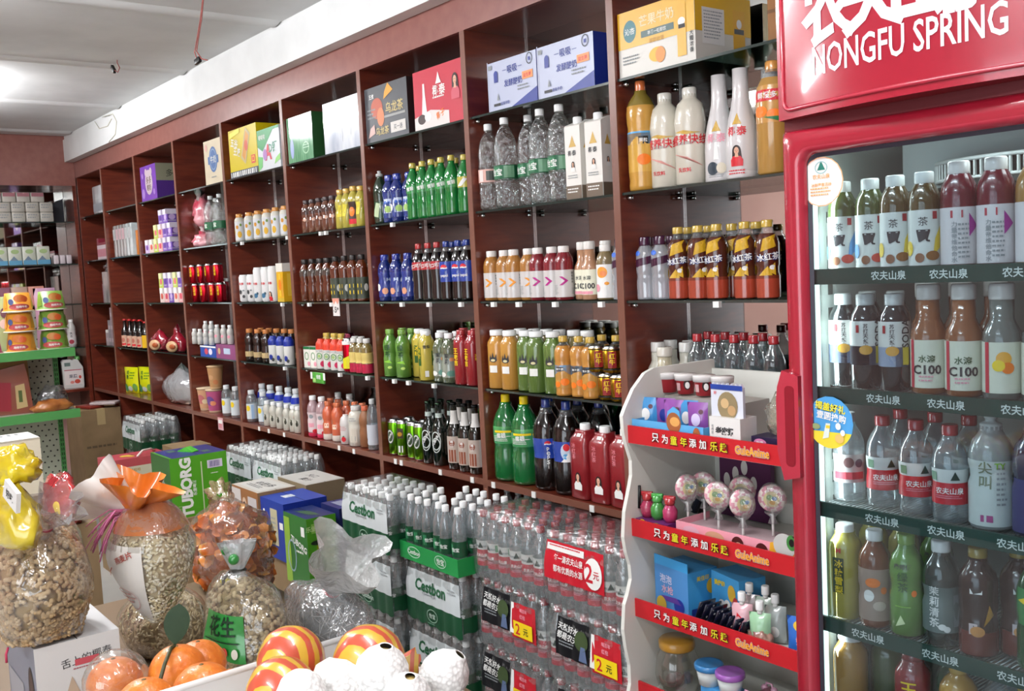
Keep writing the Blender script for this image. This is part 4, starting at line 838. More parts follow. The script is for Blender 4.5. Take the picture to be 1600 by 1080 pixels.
# price card clipped to the shelf
b = MB(); x = xat(344, -.004, .70); b.box(-.04, .04, -.002, .0, -.075, 0, mat('#d8a8ae', .5)); b.art([('rect', -.03, -.035, .03, -.012, PAPER), ('fine', -.03, -.065, .03, -.04, 3, RED)], plane((0, -.0023, 0), (1, 0, 0), (0, 0, 1)))
o = b.build('price_card'); o.location = (x, -.0015, .715); tag(o, 'pink price card hanging below the noodle cups', 'price card')
b = MB(); x = xat(523, -.004, 1.38); b.box(-.033, .033, -.002, .0, -.085, 0, mat('#e0d8d4', .5)); b.art([('poly', [(-.033, -.012), (-.033, 0), (.033, 0), (.033, -.012), (.018, -.03), (0, -.012), (-.018, -.03)], mat('#d8907c', .5)), ('text', '5', -.005, -.055, .028, INK), ('text', '00', .016, -.05, .012, INK), ('disc', -.022, -.06, .003, .004, INK)], plane((0, -.0023, 0), (1, 0, 0), (0, 0, 1)))
o = b.build('price_card'); o.location = (x, .0065, 1.438); tag(o, 'white price card marked 5 hanging from a glass shelf', 'price card')
b = MB(); x = xat(497, -.004, 1.04); b.rbox(-.062, .062, -.012, .0, -.055, .0, mat('#4f9a3a', .35), .004); b.art([('text', '绿箭', .01, -.022, .022, WHITE), ('rect', -.05, -.05, -.02, -.03, mat('#9ac870', .4))], plane((0, -.0123, 0), (1, 0, 0), (0, 0, 1))); 
o = b.build('gum_pack'); o.location = (x, .006, 1.068); tag(o, 'small green packet taped under a glass shelf edge', 'packet')
b = MB()
for sx in (-.075, .062): b.box(sx, sx+.02, -.0135, -.0125, -.035, .0, PAPER)
tp = b.build('tape', o)
# ---- boxes on the top glass shelf
z = ZL[5]+.001
cbox('milk_drink_box', 'box', .036, .352, .016, .27, z, z+.198, mat('#cfcbc2', .35), 'large yellow and white mango drink carton on the top shelf',
     [('rect', 0, .085, .316, .198, mat('#d6a41c', .35)), ('disc', .052, .135, .028, .034, mat('#2a6a72', .4)), ('text', '沁杏', .052, .135, .02, PAPER), ('rect', .1, .105, .235, .125, mat('#3f5a58', .4)), ('text', '早餐一顿即饮', .166, .115, .012, PAPER), ('text', '芒果牛奶', .165, .155, .034, mat('#e8d8b0', .4)), ('text', '酸甜丝滑', .165, .09, .014, mat('#b8862a', .4)), ('disc', .165, .045, .034, .022, mat('#e8b030', .4), ), ('disc', .178, .042, .02, .024, mat('#d88a3a', .4)), ('rect', .248, .02, .283, .17, mat('#d9a21a', .35)), ('disc', .266, .12, .014, .012, WHITE), ('rect', .254, .1, .28, .112, INK), ('vtext', '大颗浓香', .303, .08, .014, INK), ('fine', .02, .03, .09, .06, 3, LG)],
     [('rect', 0, .085, .254, .198, mat('#d8a80a', .35)), ('rect', .03, .05, .13, .155, mat('#dcdad6', .4)), ('fine', .038, .06, .122, .145, 9, LG), ('rect', .17, .02, .225, .16, mat('#d9a21a', .35)), ('rect', .175, .09, .22, .105, INK), ('disc', .198, .12, .012, .014, WHITE)], topm=mat('#3a2418', .6))
b = MB(); b.box(0, .18, 0, .10, 0, .15, mat('#8a5a2a', .5)); b.art([('disc', .12, .07, .035, .04, BLACK), ('ring', .12, .07, .025, .03, .003, mat('#8a6a3a', .4)), ('rect', 0, .1, .18, .11, mat('#6a4420', .5))], plane((0, -.0003, 0), (1, 0, 0), (0, 0, 1)))
o = b.build('drink_box'); o.location = (.53, .12, z); tag(o, 'dark brown box with a black round emblem behind the refrigerator top', 'box')
def yobox(x0, x1, d, side, lab):
    w = x1-x0
    a = [('poly', [(w*.48, 0), (w, 0), (w, .05)], NAVY), ('rect', 0, 0, .004, .18, mat('#c8cce0', .4)), ('text', '吸吸', w*.52, .135, .026, NAVY), ('rect', w*.32, .135, w*.4, .137, NAVY), ('rect', w*.64, .135, w*.72, .137, NAVY), ('text', '发酵酸奶', w*.53, .088, .025, NAVY, 0, .03), ('text', '新品', w*.81, .098, .018, ORG), ('rect', w*.72, .085, w*.93, .112, mat('#e89050', .4)), ('text', '益生菌', w*.82, .098, .014, RED), ('ring', w*.87, .152, .017, .02, .003, INK), ('rect', w*.85, .145, w*.89, .157, NAVY), ('disc', w*.18, .128, .012, .014, NAVY), ('rect', w*.14, .1, w*.22, .13, NAVY), ('rect', w*.03, .15, w*.1, .165, LG), ('fine', w*.62, .045, w*.88, .068, 2, LG), ('rect', w*.12, .015, w*.26, .024, INK), ('text', '吸吸牛奶', w*.36, .02, .012, NAVY), ('poly', [(w*.19, .035), (w*.24, .035), (w*.215, .06)], LG)]
    cbox('yogurt_box', 'box', x0, x1, .016, .016+d, z, z+.175, mat('#b6bcd2', .35), lab, a, side, sidem=NAVY, topm=mat('#b8bcd0', .4))
yobox(-.655, -.372, .2, (), 'white and blue yogurt carton next to the dark drink box bay')
yobox(-.366, -.080, .2, (), 'white and blue yogurt carton showing its navy end')
cbox('coffee_box', 'box', -1.565, -1.215, .016, .24, z, z+.235, mat('#4a4c50', .4), 'dark grey drink box with an orange flame picture', [('disc', .1, .14, .05, .045, mat('#b0553c', .4)), ('disc', .13, .1, .03, .04, mat('#c87a50', .4)), ('poly', [(.16, .17), (.24, .2), (.2, .235), (.17, .2)], mat('#d89a3a', .4)), ('text', '乌龙茶', .245, .13, .045, mat('#c8b47a', .4), 0, .03), ('text', '王煮', .06, .195, .02, PAPER), ('fine', .02, .09, .09, .14, 3, LG), ('rect', .16, .09, .33, .1, mat('#9a9a98', .4)), ('poly', [(.02, .02), (.08, .035), (.075, .075), (.04, .06)], mat('#c8a8a0', .4)), ('text', '乌龙茶', .14, .04, .034, mat('#c8b47a', .4), 0, .03), ('rect', .21, .02, .33, .065, mat('#d0ccc6', .4)), ('text', '买一送', .27, .042, .022, mat('#4a4c50', .4))], sidem=mat('#241c1c', .5), topm=mat('#5a2a2a', .5))
cbox('coconut_milk_box', 'box', -1.165, -.815, .016, .22, z, z+.235, mat('#bc3444', .4), 'red coconut drink box with a portrait of a lady', [('poly', [(0, 0), (.25, 0), (.25, .05), (.12, .07), (0, .05)], mat('#dcd4d0', .4)), ('poly', [(.055, .05), (.095, .05), (.085, .13), (.082, .18), (.07, .18), (.067, .13)], PAPER), ('text', '椰泰', .185, .14, .042, PAPER, 0, .03), ('fine', .14, .1, .23, .115, 1, PAPER), ('disc', .055, .04, .03, .02, mat('#3a2a2a', .4)), ('disc', .1, .045, .024, .018, PAPER), ('text', '椰子', .19, .045, .028, ORG, .3, .03)]+spire(.185, .165, .04, PAPER)+lady(.3, .155, .055, mat('#c85a68', .4)))
cbox('drink_box', 'box', -2.362, -2.085, .016, .23, z, z+.225, noisy('green_shrinkwrap', '#4f8a60', '#8abf98', 9, .12, (6, 1, 1), coat=.8, lo=.3, hi=.75), 'green shrink-wrapped drink box', [('ring', .2, .06, .035, .03, .006, mat('#9ac8a0', .3)), ('disc', .05, .07, .02, .05, mat('#8a9ac8', .3)), ('fine', .17, .05, .24, .075, 2, mat('#b8dcc0', .4))], sidem=mat('#1f4a22', .35))
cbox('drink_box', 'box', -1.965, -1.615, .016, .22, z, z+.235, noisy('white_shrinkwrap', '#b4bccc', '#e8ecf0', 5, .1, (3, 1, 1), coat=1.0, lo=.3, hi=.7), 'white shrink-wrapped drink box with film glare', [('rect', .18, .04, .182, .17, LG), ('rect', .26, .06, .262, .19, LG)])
cbox('beer_box', 'box', -3.115, -2.735, .016, .2, z, z+.265, mat('#cbb60f', .35), 'bright yellow beer box with a bottle picture', [('rect', 0, 0, .38, .035, mat('#38424e', .4)), ('bars', .01, .004, .37, .03, 14, PAPER), ('poly', [(.16, .1), (.22, .06), (.30, .22), (.24, .26)], mat('#b8a878', .4)), ('poly', [(.18, .11), (.215, .08), (.28, .21), (.245, .24)], mat('#c8882a', .4)), ('disc', .24, .16, .022, .03, mat('#c04a2a', .4)), ('text', '五谷', .08, .19, .045, PAPER, -.2, .03), ('text', '王液', .11, .14, .045, PAPER, -.2, .03), ('rect', .3, .055, .35, .1, mat('#c83030', .4)), ('text', '口', .325, .078, .03, YEL), ('poly', [(.02, .25), (.16, .265), (.16, .24), (.02, .22)], mat('#e8dc50', .4))], topm=mat('#8a2028', .5))
cbox('drink_box', 'box', -2.728, -2.455, .016, .2, z, z+.215, mat('#d0d4d8', .35), 'white and green drink box with red letters', [('poly', [(0, .13), (.06, .1), (.13, .15), (.2, .2), (.273, .2), (.273, .215), (0, .215)], mat('#2a8a4a', .4)), ('poly', [(0, 0), (.05, .02), (.06, .07), (0, .08)], mat('#6ab868', .4)), ('text', 'A', .13, .09, .075, mat('#c83a4a', .4), 0, .04), ('text', 'D钙', .19, .11, .055, mat('#3a8a6a', .4), 0, .03), ('text', '哇哈哈', .06, .175, .026, PAPER), ('disc', .09, .08, .025, .03, mat('#a878b8', .4)), ('poly', [(.2, .02), (.273, .04), (.273, .07), (.22, .05)], mat('#8ac86a', .4))])
b = MB(); b.box(-.12, .12, -.032, .032, 0, .26, mat('#7a1420', .5)); o = b.build('gift_box'); o.location = (-2.60, .252, z); tag(o, 'dark red box behind the white and green one', 'box')
cbox('milk_box', 'box', -3.50, -3.235, .016, .14, z, z+.255, mat('#cfc2a8', .45), 'beige box with a blue round emblem', [('disc', .14, .14, .062, .075, mat('#4a6a9c', .4)), ('rect', .06, .115, .22, .16, mat('#4a6a9c', .4)), ('ring', .14, .14, .05, .062, .006, mat('#8aa0b8', .4)), ('text', '牛奶', .14, .14, .042, mat('#d0d0c8', .4)), ('disc', .04, .215, .018, .02, mat('#d8a8a0', .4)), ('fine', .1, .025, .19, .04, 1, LG)])
cbox('drink_box', 'box', -4.70, -4.38, .016, .26, z, z+.235, mat('#6a3a98', .4), 'purple drink box with a pale rounded emblem', [('disc', .17, .12, .075, .085, mat('#b8a8b0', .4)), ('disc', .12, .19, .025, .025, mat('#b8a8b0', .4)), ('disc', .22, .19, .025, .025, mat('#b8a8b0', .4)), ('text', '多多', .17, .135, .05, mat('#5a4a3a', .4)), ('text', '酸奶', .17, .085, .04, mat('#5a4a3a', .4)), ('disc', .05, .05, .03, .035, mat('#9a78b8', .4)), ('disc', .27, .05, .02, .02, mat('#9a78b8', .4)), ('disc', .05, .17, .02, .02, mat('#9a78b8', .4))], [('rect', 0, .12, .244, .235, mat('#8a8a74', .4)), ('text', '多多', .12, .17, .05, mat('#4a4a3c', .4))], sidem=mat('#4a2a7a', .4), topm=mat('#8a8a74', .4))
# green reflections live in the mirror; a flat green pack lies on the far top shelf
# ---- tea boxes, candy, sauces in the far bays
def tinybox(cols, label, pos, sz=(.075, .06, .09), group=None, n_=[0]):
    x, y, zz = pos; w, d, h = sz
    b = MB(); b.box(-w/2, w/2, -d/2, d/2, 0, h, mat(cols[0], .4)); a = [('rect', -w/2, h*.62, w/2, h, mat(cols[1], .4)), ('disc', 0, h*.42, w*.26, h*.2, mat(cols[2], .4)), ('fine', -w*.35, h*.08, w*.35, h*.2, 2, PAPER)]
    b.art(a, plane((0, -d/2-.0003, 0), (1, 0, 0), (0, 0, 1))); b.art(a, plane((w/2+.0003, 0, 0), (0, 1, 0), (0, 0, 1)))
    o = b.build('milk_powder_carton'); o.location = (x, y, zz); return tag(o, label, 'carton', group)
C1 = [('#c8b0d8', '#e8e0ea', '#7a4a9a'), ('#d8c0b8', '#e8e4e0', '#c85a4a'), ('#b8c850', '#d8dca0', '#d86a7a'), ('#d8a0a0', '#ece0dc', '#c84a5a'), ('#7a58a8', '#d8d0e0', '#5a3a8a'), ('#6a48a0', '#e0d8e8', '#c8b0d8')]
x0 = -4.74
for lev, n, sh in ((0, 6, 0), (1, 4, .20), (2, 2, .32)):
    for i in range(n):
        c = C1[(i+lev*2) % 6]; xx = -4.70+sh+i*.092
        tinybox(c, '%s small printed carton from left in the %s layer of the carton pyramid' % (ORD[i], ('bottom', 'middle', 'top')[lev]), (xx, .055, ZL[4]+.001+lev*.0925), (.085, .06, .092))
for lev in (0, 1):
    for i in range(5):
        c = C1[(i*2+1+lev) % 6]; tinybox(c, '%s printed carton from left in the %s row beside the red cans' % (ORD[i], ('lower', 'upper')[lev]), (-4.47+i*.092, .055, ZL[3]+.001+lev*.1005), (.085, .06, .10))
index_kids()
# ---- soft bags
def blob(b, m, sx, sy, sz, seed=0, rough=.18, freq=2.2, seg=22, rings=14, flat=.35, M=None, c=(0, 0, 0), pinch=None):
    """a lumpy bag-like body standing on z=0; pinch=(z0, scale) narrows it towards a gathered neck"""
    off = Vector((seed*7.3, seed*3.1, seed*1.7)); vs = []; fs = []
    for i in range(rings+1):
        t = PI*i/rings
        for k in range(seg):
            a = 2*PI*k/seg; d = Vector((math.sin(t)*math.cos(a), math.sin(t)*math.sin(a), -math.cos(t)))
            n = 1+rough*noise.noise(d*freq+off)+rough*.5*noise.noise(d*freq*2.7+off)
            x, y, zz = d.x*n*sx, d.y*n*sy, d.z*n
            zz = max(zz, -1+flat)
            zz = (zz+1-flat)/(2-flat)*sz
            if pinch and zz > pinch[0]*sz:
                f = (zz/sz-pinch[0])/(1-pinch[0]); s = max(0, 1-f)**pinch[1] if pinch[1] > 0 else 1; s = max(s, .06); x *= s; y *= s
            vs.append((c[0]+x, c[1]+y, c[2]+zz))
    for i in range(rings):
        for k in range(seg):
            k2 = (k+1) % seg; fs.append((i*seg+k, i*seg+k2, (i+1)*seg+k2, (i+1)*seg+k))
    return b.add(vs, fs, m, True, M)
z = ZL[4]+.001
CANDY = noisy('pink_candy_film', '#b8384e', '#e0a0a8', 10, .2, coat=.8, lo=.35, hi=.6)
for nm, lab, x, y, zz, s in (('candy_bag', 'flattened pink candy bag lying on the upper glass shelf', -3.87, .14, z, (.07, .09, .10)), ('candy_bag', 'upright pink candy bag with a white neck leaning on water bottles', -3.87, .13, z+.135, (.07, .06, .18))):
    t = thing(nm, lab, 'bag', (x, y, zz)); b = MB(); blob(b, CANDY, *s, seed=len(lab), rough=.35, freq=3); b.build('bag_body', t)
    b = MB(); b.lathe([(.02, 0), (.012, .03), (.03, .075)], mat('#d8c8c8', .3), 10, c=(-.06, 0, s[2]*.9), mod=lambda a, q: 1+.3*math.cos(a*4)); b.build('bag_neck', t)
z = ZL[2]+.001
REDF = noisy('red_snack_film', '#6a0c1a', '#a01c30', 9, .18, coat=.9)
for i, (u, lab) in enumerate(((250, 'red snack bag with picture front, at the left of the heap'), (277, 'red snack bag with picture front, at the right of the heap'))):
    x = xat(u, .07, z+.06); t = thing('snack_bag', lab, 'bag', (x, .075, z), .4)
    b = MB(); blob(b, REDF, .085, .05, .15, seed=i+3, rough=.25, pinch=(.5, .6)); b.build('bag_body', t)
    b = MB(); b.ball((0, -.055, .04), .055, mat('#c8a078', .4), sy=.28, sz=.7); b.ball((.015, -.066, .04), .03, mat('#a0502a', .4), sy=.28, sz=.6); b.build('picture_print', t)
t = thing('snack_bag', 'red snack bag standing behind two others', 'bag', (xat(268, .2, z+.1), .215, z)); b = MB(); blob(b, REDF, .11, .05, .25, seed=9, rough=.25, pinch=(.6, .6)); b.build('bag_body', t)
b = MB(); b.prism([(-.05, .2), (.05, .2), (.06, .26), (-.06, .255)], -.01, .01, mat('#b85a64', .3)); b.build('top_seal', t)
z = ZL[1]+.001
t = thing('plastic_bag', 'clear plastic bag of pale goods on the bottom shelf', 'bag', (-4.47, .125, z)); 
b = MB(); blob(b, mat('#dfe2e4', .15, 'film', lo=.45, hi=.8, body='#d0d0d2', wr=14), .27, .105, .27, seed=5, rough=.2, freq=2.5, pinch=(.5, .6)); b.build('bag_body', t)
b = MB(); blob(b, noisy('pale_goods', '#9a8a78', '#c8bcae', 14, .7), .22, .08, .11, seed=6, rough=.3, freq=4); b.build('contents', t)
t = thing('seasoning_bag', 'bright yellow seasoning pouch with green print, leaning front', 'bag', (xat(203, .06, z+.1), .075, z), .25)
def pouch(t, w, h, d, m, arts):
    b = MB(); n = 8; vs = []; fs = []
    for i in range(n+1):
        for j in range(n+1):
            x = (i/n-.5)*w; q = j/n; bul = d*max(0, math.sin(PI*i/n))**.6*max(0, math.sin(PI*min(1, q*1.02)))**.6; vs.append((x*(1-.06*math.sin(PI*q)), -bul/2, q*h))
    k = len(vs); vs += [(x, -y, zz) for x, y, zz in vs]
    for i in range(n):
        for j in range(n):
            a = i*(n+1)+j; fs.append((a, a+n+1, a+n+2, a+1)); fs.append((k+a, k+a+1, k+a+n+2, k+a+n+1))
    b.add(vs, fs, m, True); b.build('bag_body', t)
    def f(x, zz, l):
        q = min(max(zz/h, 0), 1); i = x/w+.5; bul = d*max(0, math.sin(PI*min(max(i, 0), 1)))**.6*max(0, math.sin(PI*min(1, q)))**.6; return (x*(1-.06*math.sin(PI*q)), -bul/2-l-.0008, zz)
    b = MB(); b.art(arts, f); b.build('print', t)
Yp = mat('#d8dc12', .3, 'gloss')
YA = [('vtext', '鸡精', -.02, .16, .03, GREEN), ('fine', .01, .1, .07, .16, 3, mat('#5a8a2a', .4)), ('disc', -.06, .04, .03, .03, mat('#4a8a5a', .4)), ('disc', 0, .035, .03, .02, mat('#c8d0c8', .4)), ('disc', .06, .045, .025, .03, mat('#6a9a4a', .4))]
pouch(t, .19, .2, .05, Yp, YA)
t = thing('seasoning_bag', 'bright yellow seasoning pouch half hidden behind another', 'bag', (xat(222, .10, z+.1), .13, z), .3); pouch(t, .17, .205, .05, Yp, YA)
z = ZL[2]
P = bottle('soy_sauce_bottle', 'bottle', 'beer', .215, .03, gl('#18100e', .12), mat('#b02020', .4), .5, .94, 'screw', [(.04, .42, mat('#c8a088', .4))], [('disc', 0, .26, .014, .08, mat('#b06a5a', .4)), ('rect', -.02, .08, .02, .14, RED)], neck=gl('#18100e', .12))
row(P, [196, 204, 212, 220], .05, 2, ('', 'black sauce bottles with pink labels'), 'and red caps', 'black sauce bottles', .21, .4, .2)
P = bottle('soy_sauce_bottle', 'bottle', 'beer', .2, .03, gl('#18100e', .12), mat('#b02020', .4), .5, .94, 'screw', [(.04, .5, mat('#d8a81c', .4))], neck=gl('#18100e', .12))
row(P, [228], .06, 2, ('black sauce bottle with a yellow label', ''), 'beside the divider', None, .2, .4, .1)
row(P, [206, 214, 222], .12, 2, ('', 'dark sauce bottles'), 'in the back row', 'dark sauce bottles behind', .2, .4, .1)
# wrapped tissue packs in the far bays
SILV = noisy('silvery_wrap', '#8a8886', '#bab4b2', 6, .22, (4, 1, 1), coat=.7)
z = ZL[4]+.001
for i in range(6):
    b = MB(); b.rbox(-.036, .036, -.1, .1, 0, .24, SILV if i < 4 else noisy('pale_wrap', '#a8b0b0', '#d0d4d4', 6, .2, coat=.7), .008)
    b.art([('rect', -.028, .13, .028, .21, mat('#c8a4aa', .4) if i in (1, 2, 3) else mat('#b8b8b8', .4))], plane((0, -.1004, 0), (1, 0, 0), (0, 0, 1)))
    o = b.build('tissue_pack'); o.location = (-5.48+i*.0745, .135, z); tag(o, '%s from left of the shrink-wrapped grey packs on the upper glass shelf' % ORD[i], 'pack', 'shrink-wrapped grey packs')
b = MB(); b.rbox(-.02, .02, -.02, .02, 0, .18, mat('#b86a28', .4), .004); o = b.build('incense_box'); o.location = (-5.0, .07, z); tag(o, 'thin orange box next to the shrink-wrapped grey packs', 'box')
z = ZL[5]+.001
b = MB(); b.rbox(-.15, .15, -.06, .06, 0, .22, noisy('tissue_wrap', '#c4c8cc', '#e0e2e4', 8, .25, (5, 1, 1), coat=.5), .012); b.art([('rect', -.14, .02, .14, .08, mat('#9a9ea4', .4))], plane((0, -.0604, 0), (1, 0, 0), (0, 0, 1)))
o = b.build('tissue_pack'); o.location = (-5.79, .085, z); tag(o, 'white wrapped tissue pack on the corner top shelf', 'pack')
z = ZL[4]+.001
for i in range(7):
    b = MB(); b.box(-.022, .022, -.05, .05, 0, .11, mat('#d8c8cc' if i < 6 else '#c89aa4', .4)); b.art([('rect', -.018, .02, .018, .08, mat('#c87a88', .4))], plane((0, -.0504, 0), (1, 0, 0), (0, 0, 1)))
    o = b.build('cigarette_pack'); o.location = (-5.90+i*.044, .075, z); tag(o, '%s from left of the small pink-white packs on the corner shelf' % ORD[i], 'pack', 'small pink-white packs')
b = MB(); b.box(-.02, .02, -.03, .03, 0, .17, mat('#8a2a3c', .4)); o = b.build('gift_box'); o.location = (-5.99, .08, z); tag(o, 'narrow dark red box left of the pink-white packs', 'box')
b = MB(); b.box(-.12, .12, -.05, .05, .0, .02, mat('#8a1c34', .4)); o = b.build('gift_box'); o.location = (-5.80, .075, z+.111); tag(o, 'flat dark red packet lying on the pink-white packs', 'box')
z = ZL[3]+.001
b = MB(); b.box(-.15, .15, -.06, .06, 0, .245, SILV); o = b.build('carton'); o.location = (-5.76, .10, z); tag(o, 'plain grey carton on the corner middle shelf', 'carton')
b = MB(); b.box(-.04, .04, -.04, .04, 0, .15, mat('#7a3a4a', .4)); o = b.build('carton'); o.location = (-5.96, .10, z); tag(o, 'small maroon carton left of the plain grey carton', 'carton')
t = thing('plastic_bag', 'crumpled clear bag lying on the plain grey carton', 'bag', (-5.78, .10, z+.246)); b = MB(); blob(b, mat('#e2e2e2', .12, 'film', lo=.35, hi=.8, body='#b0a8aa', wr=20), .15, .06, .085, seed=8, rough=.4, freq=4); b.build('bag_body', t)
z = ZL[2]+.001
k = 0
for lev, n in ((0, 4), (1, 3), (2, 2)):
    for i in range(n):
        b = MB(); b.box(-.036, .036, -.05, .05, 0, .1, mat(['#a89a9c', '#8a8286', '#9c8890'][(i+lev) % 3], .3)); b.art([('rect', -.03, .03, .03, .06, mat('#c0b0b4', .4))], plane((0, -.0504, 0), (1, 0, 0), (0, 0, 1)))
        o = b.build('tissue_pack'); o.location = (-5.64-.075*(n-1-i), .08, z+lev*.1005); tag(o, '%s from left in the %s layer of grey packs on the corner shelf' % (ORD[i], ('bottom', 'middle', 'top')[lev]), 'pack', 'stepped grey packs')
b = MB(); b.box(-.03, .03, -.03, .03, 0, .12, PAPER); o = b.build('tissue_pack'); o.location = (-5.945, .08, z); tag(o, 'small white pack standing left of the stepped grey packs', 'pack')
z = ZL[1]+.001
b = MB(); b.box(-.08, .08, -.008, .008, 0, .28, mat('#a89ca0', .3)); o = b.build('board'); o.location = (-5.70, .10, z); tag(o, 'pale upright board standing on the far bottom shelf', 'board')
settle(spans)
# ---------------------------------------------------------------- the refrigerator
FR = thing('refrigerator', 'tall red glass-door drinks refrigerator', 'refrigerator', (1.40, -0.60, 0))
FX0, FX1, FY = 1.092, 1.712, -0.60
TF = Matrix.Translation(Vector((-1.40, 0.60, 0)))
FRED = mat('#93182a', .25, 'gloss'); FRED2 = mat('#a42236', .3, 'gloss'); LINER = mat('#c3cdc6', .45); DKRED = mat('#5a0c14', .5)
b = MB()
b.box(FX0+.008, FX0+.036, FY+.055, -.03, .06, 2.12, mat('#b8202e', .35), TF); b.box(FX1-.05, FX1-.012, FY+.055, -.03, .06, 2.12, mat('#b8202e', .35), TF)
b.box(FX0+.036, FX1-.05, -.08, -.03, .06, 2.12, LINER, TF); b.box(FX0+.036, FX1-.05, FY+.055, -.08, .06, .16, LINER, TF); b.box(FX0+.036, FX1-.05, FY+.055, -.08, 1.80, 2.12, LINER, TF)
b.build('cabinet', FR)
b = MB(); b.box(FX0+.02, FX1-.02, FY+.05, -.04, 0, .06, BLACK, TF); b.build('base', FR)
b = MB(); b.box(FX0+.036, FX0+.040, FY+.046, -.08, .16, 1.80, LINER, TF); b.box(FX1-.085, FX1-.05, FY+.06, -.08, .16, 1.80, LINER, TF)
for i in range(26):
    z = .5+i*.048; b.box(FX0+.0402, FX0+.0412, FY+.09, FY+.105, z, z+.022, mat('#4a524e', .6), TF)
b.build('liner', FR)
# header sign, bowed outwards
W = FX1-FX0; xm = (FX0+FX1)/2-1.40
def arc(x): return -.045*(1-(x/(W/2))**2)
b = MB(); n = 24; vs = []; fs = []; z0, z1 = 1.806, 2.16
def hdr(x, z, l): return (xm+x, arc(x)-l, z)
for i in range(n+1):
    x = -W/2+W*i/n; vs += [hdr(x, z0, 0), hdr(x, z1, 0)]
b.add(vs, [(2*i, 2*i+2, 2*i+3, 2*i+1) for i in range(n)], FRED, True)
vs = []
for i in range(n+1):
    x = -W/2+W*i/n; vs += [hdr(x, z0, 0), (xm+x, .06, z0), hdr(x, z1, 0), (xm+x, .06, z1)]
b.add(vs, [(4*i, 4*i+1, 4*i+5, 4*i+4) for i in range(n)]+[(4*i+2, 4*i+6, 4*i+7, 4*i+3) for i in range(n)], mat('#7a121c', .4))
b.add([hdr(-W/2, z0, 0), hdr(-W/2, z1, 0), (xm-W/2, .06, z1), (xm-W/2, .06, z0)], [(0, 1, 2, 3)], FRED); b.add([hdr(W/2, z0, 0), hdr(W/2, z1, 0), (xm+W/2, .06, z1), (xm+W/2, .06, z0)], [(3, 2, 1, 0)], FRED)
hs = b.build('header_sign', FR)
b = MB(); rim = []      # raised rim around the panel
def rim_pts(ins, r=.02, k=6):
    xa, xb, za = -W/2+ins, W/2-ins, z0+ins*1.05; P = [(xa, z1-.005)]
    P += [(xa+r-r*math.cos(PI/2*i/k), za+r-r*math.sin(PI/2*i/k)) for i in range(k+1)]
    m_ = 20; P += [(xa+r+(xb-xa-2*r)*i/m_, za) for i in range(1, m_)]
    P += [(xb-r+r*math.sin(PI/2*i/k), za+r-r*math.cos(PI/2*i/k)) for i in range(k+1)]
    return P+[(xb, z1-.005)]
b.tube([hdr(x, z, .001) for x, z in rim_pts(.016)], .0042, FRED2, 8); b.build('header_rim', hs)
def at_hdr(u, v):
    p = aty(u, v, FY-.03); return p.x-1.40-xm, p.z
b = MB(); LW = mat('#e8dfe6', .4)
xa, za = at_hdr(1267, 93); xb, zb = at_hdr(1578, 30)
vs, fs = glyphs('NONGFU SPRING', .012); wd = max(v[0] for v in vs)-min(v[0] for v in vs); hh = .052; sx = (xb-xa)/(wd*hh); zc = 1.900
b.art([('text', 'NONGFU SPRING', (xa+xb)/2, zc, hh, LW, 0, .012, sx)], hdr, .0008, lim=.02)
for ch, u in zip('农夫山泉', (1294, 1370, 1448, 1524)):
    x, _ = at_hdr(u, 20); b.art([('text', ch, x, 1.992, .126, LW, 0, -.036, .93)], hdr, .0008, lim=.02)
b.build('lettering', hs)
# the dark gap, then the door
b = MB(); b.box(FX0+.004, FX1-.004, FY+.012, FY+.055, 1.782, 1.808, DKRED, TF); b.build('gap_strip', FR)
DZ0, DZ1 = .10, 1.786
GX0, GX1, GZ0, GZ1 = FX0+.047, FX1-.047, .19, 1.737
dr = bpy.data.objects.new('door', None); COL.objects.link(dr); dr.parent = FR
def rrect(x0, x1, z0, z1, r, k=6):
    P = []
    for cx, cz, a in ((x1-r, z0+r, -PI/2), (x1-r, z1-r, 0), (x0+r, z1-r, PI/2), (x0+r, z0+r, PI)):
        P += [(cx+r*math.cos(a+PI/2*i/k), cz+r*math.sin(a+PI/2*i/k)) for i in range(k+1)]
    return P
b = MB(); rings = [(FX0, FX1, DZ0, DZ1, .008, FY+.045), (FX0, FX1, DZ0, DZ1, .008, FY+.012), (FX0+.008, FX1-.008, DZ0+.008, DZ1-.008, .012, FY), (GX0-.012, GX1+.012, GZ0-.012, GZ1+.012, .03, FY-.001), (GX0-.004, GX1+.004, GZ0-.004, GZ1+.004, .026, FY+.004), (GX0, GX1, GZ0, GZ1, .024, FY+.020)]
vs = []; n = None
for x0_, x1_, z0_, z1_, r_, y_ in rings:
    P = rrect(x0_, x1_, z0_, z1_, r_); n = len(P); vs += [(x-1.40, y_+.60, z) for x, z in P]
fs = []; ms = []
for k in range(len(rings)-1):
    for i in range(n):
        j = (i+1) % n; fs.append((k*n+i, k*n+j, (k+1)*n+j, (k+1)*n+i)); ms.append(FRED2 if k >= 3 else FRED)
b.add(vs, fs, ms, True); o = fixn(b.build('door_frame', dr))
b = MB(); P = rrect(GX0, GX1, GZ0, GZ1, .024); Q = rrect(GX0+.008, GX1-.008, GZ0+.008, GZ1-.008, .02); n = len(P)
b.add([(x-1.40, .021, z) for x, z in P]+[(x-1.40, .024, z) for x, z in Q], [(i, (i+1) % n, n+(i+1) % n, n+i) for i in range(n)], mat('#2a2430', .5)); b.build('gasket', dr)
b = MB(); b.box(GX0+.002, GX1-.002, FY+.024, FY+.028, GZ0+.002, GZ1-.002, mat('#e6edf0', .03, 'film', lo=.008, hi=.22, r0=.03, body='#59626a'), TF); b.build('glass_pane', dr)
hb = MB(); HZ0, HZ1 = 1.122, 1.285
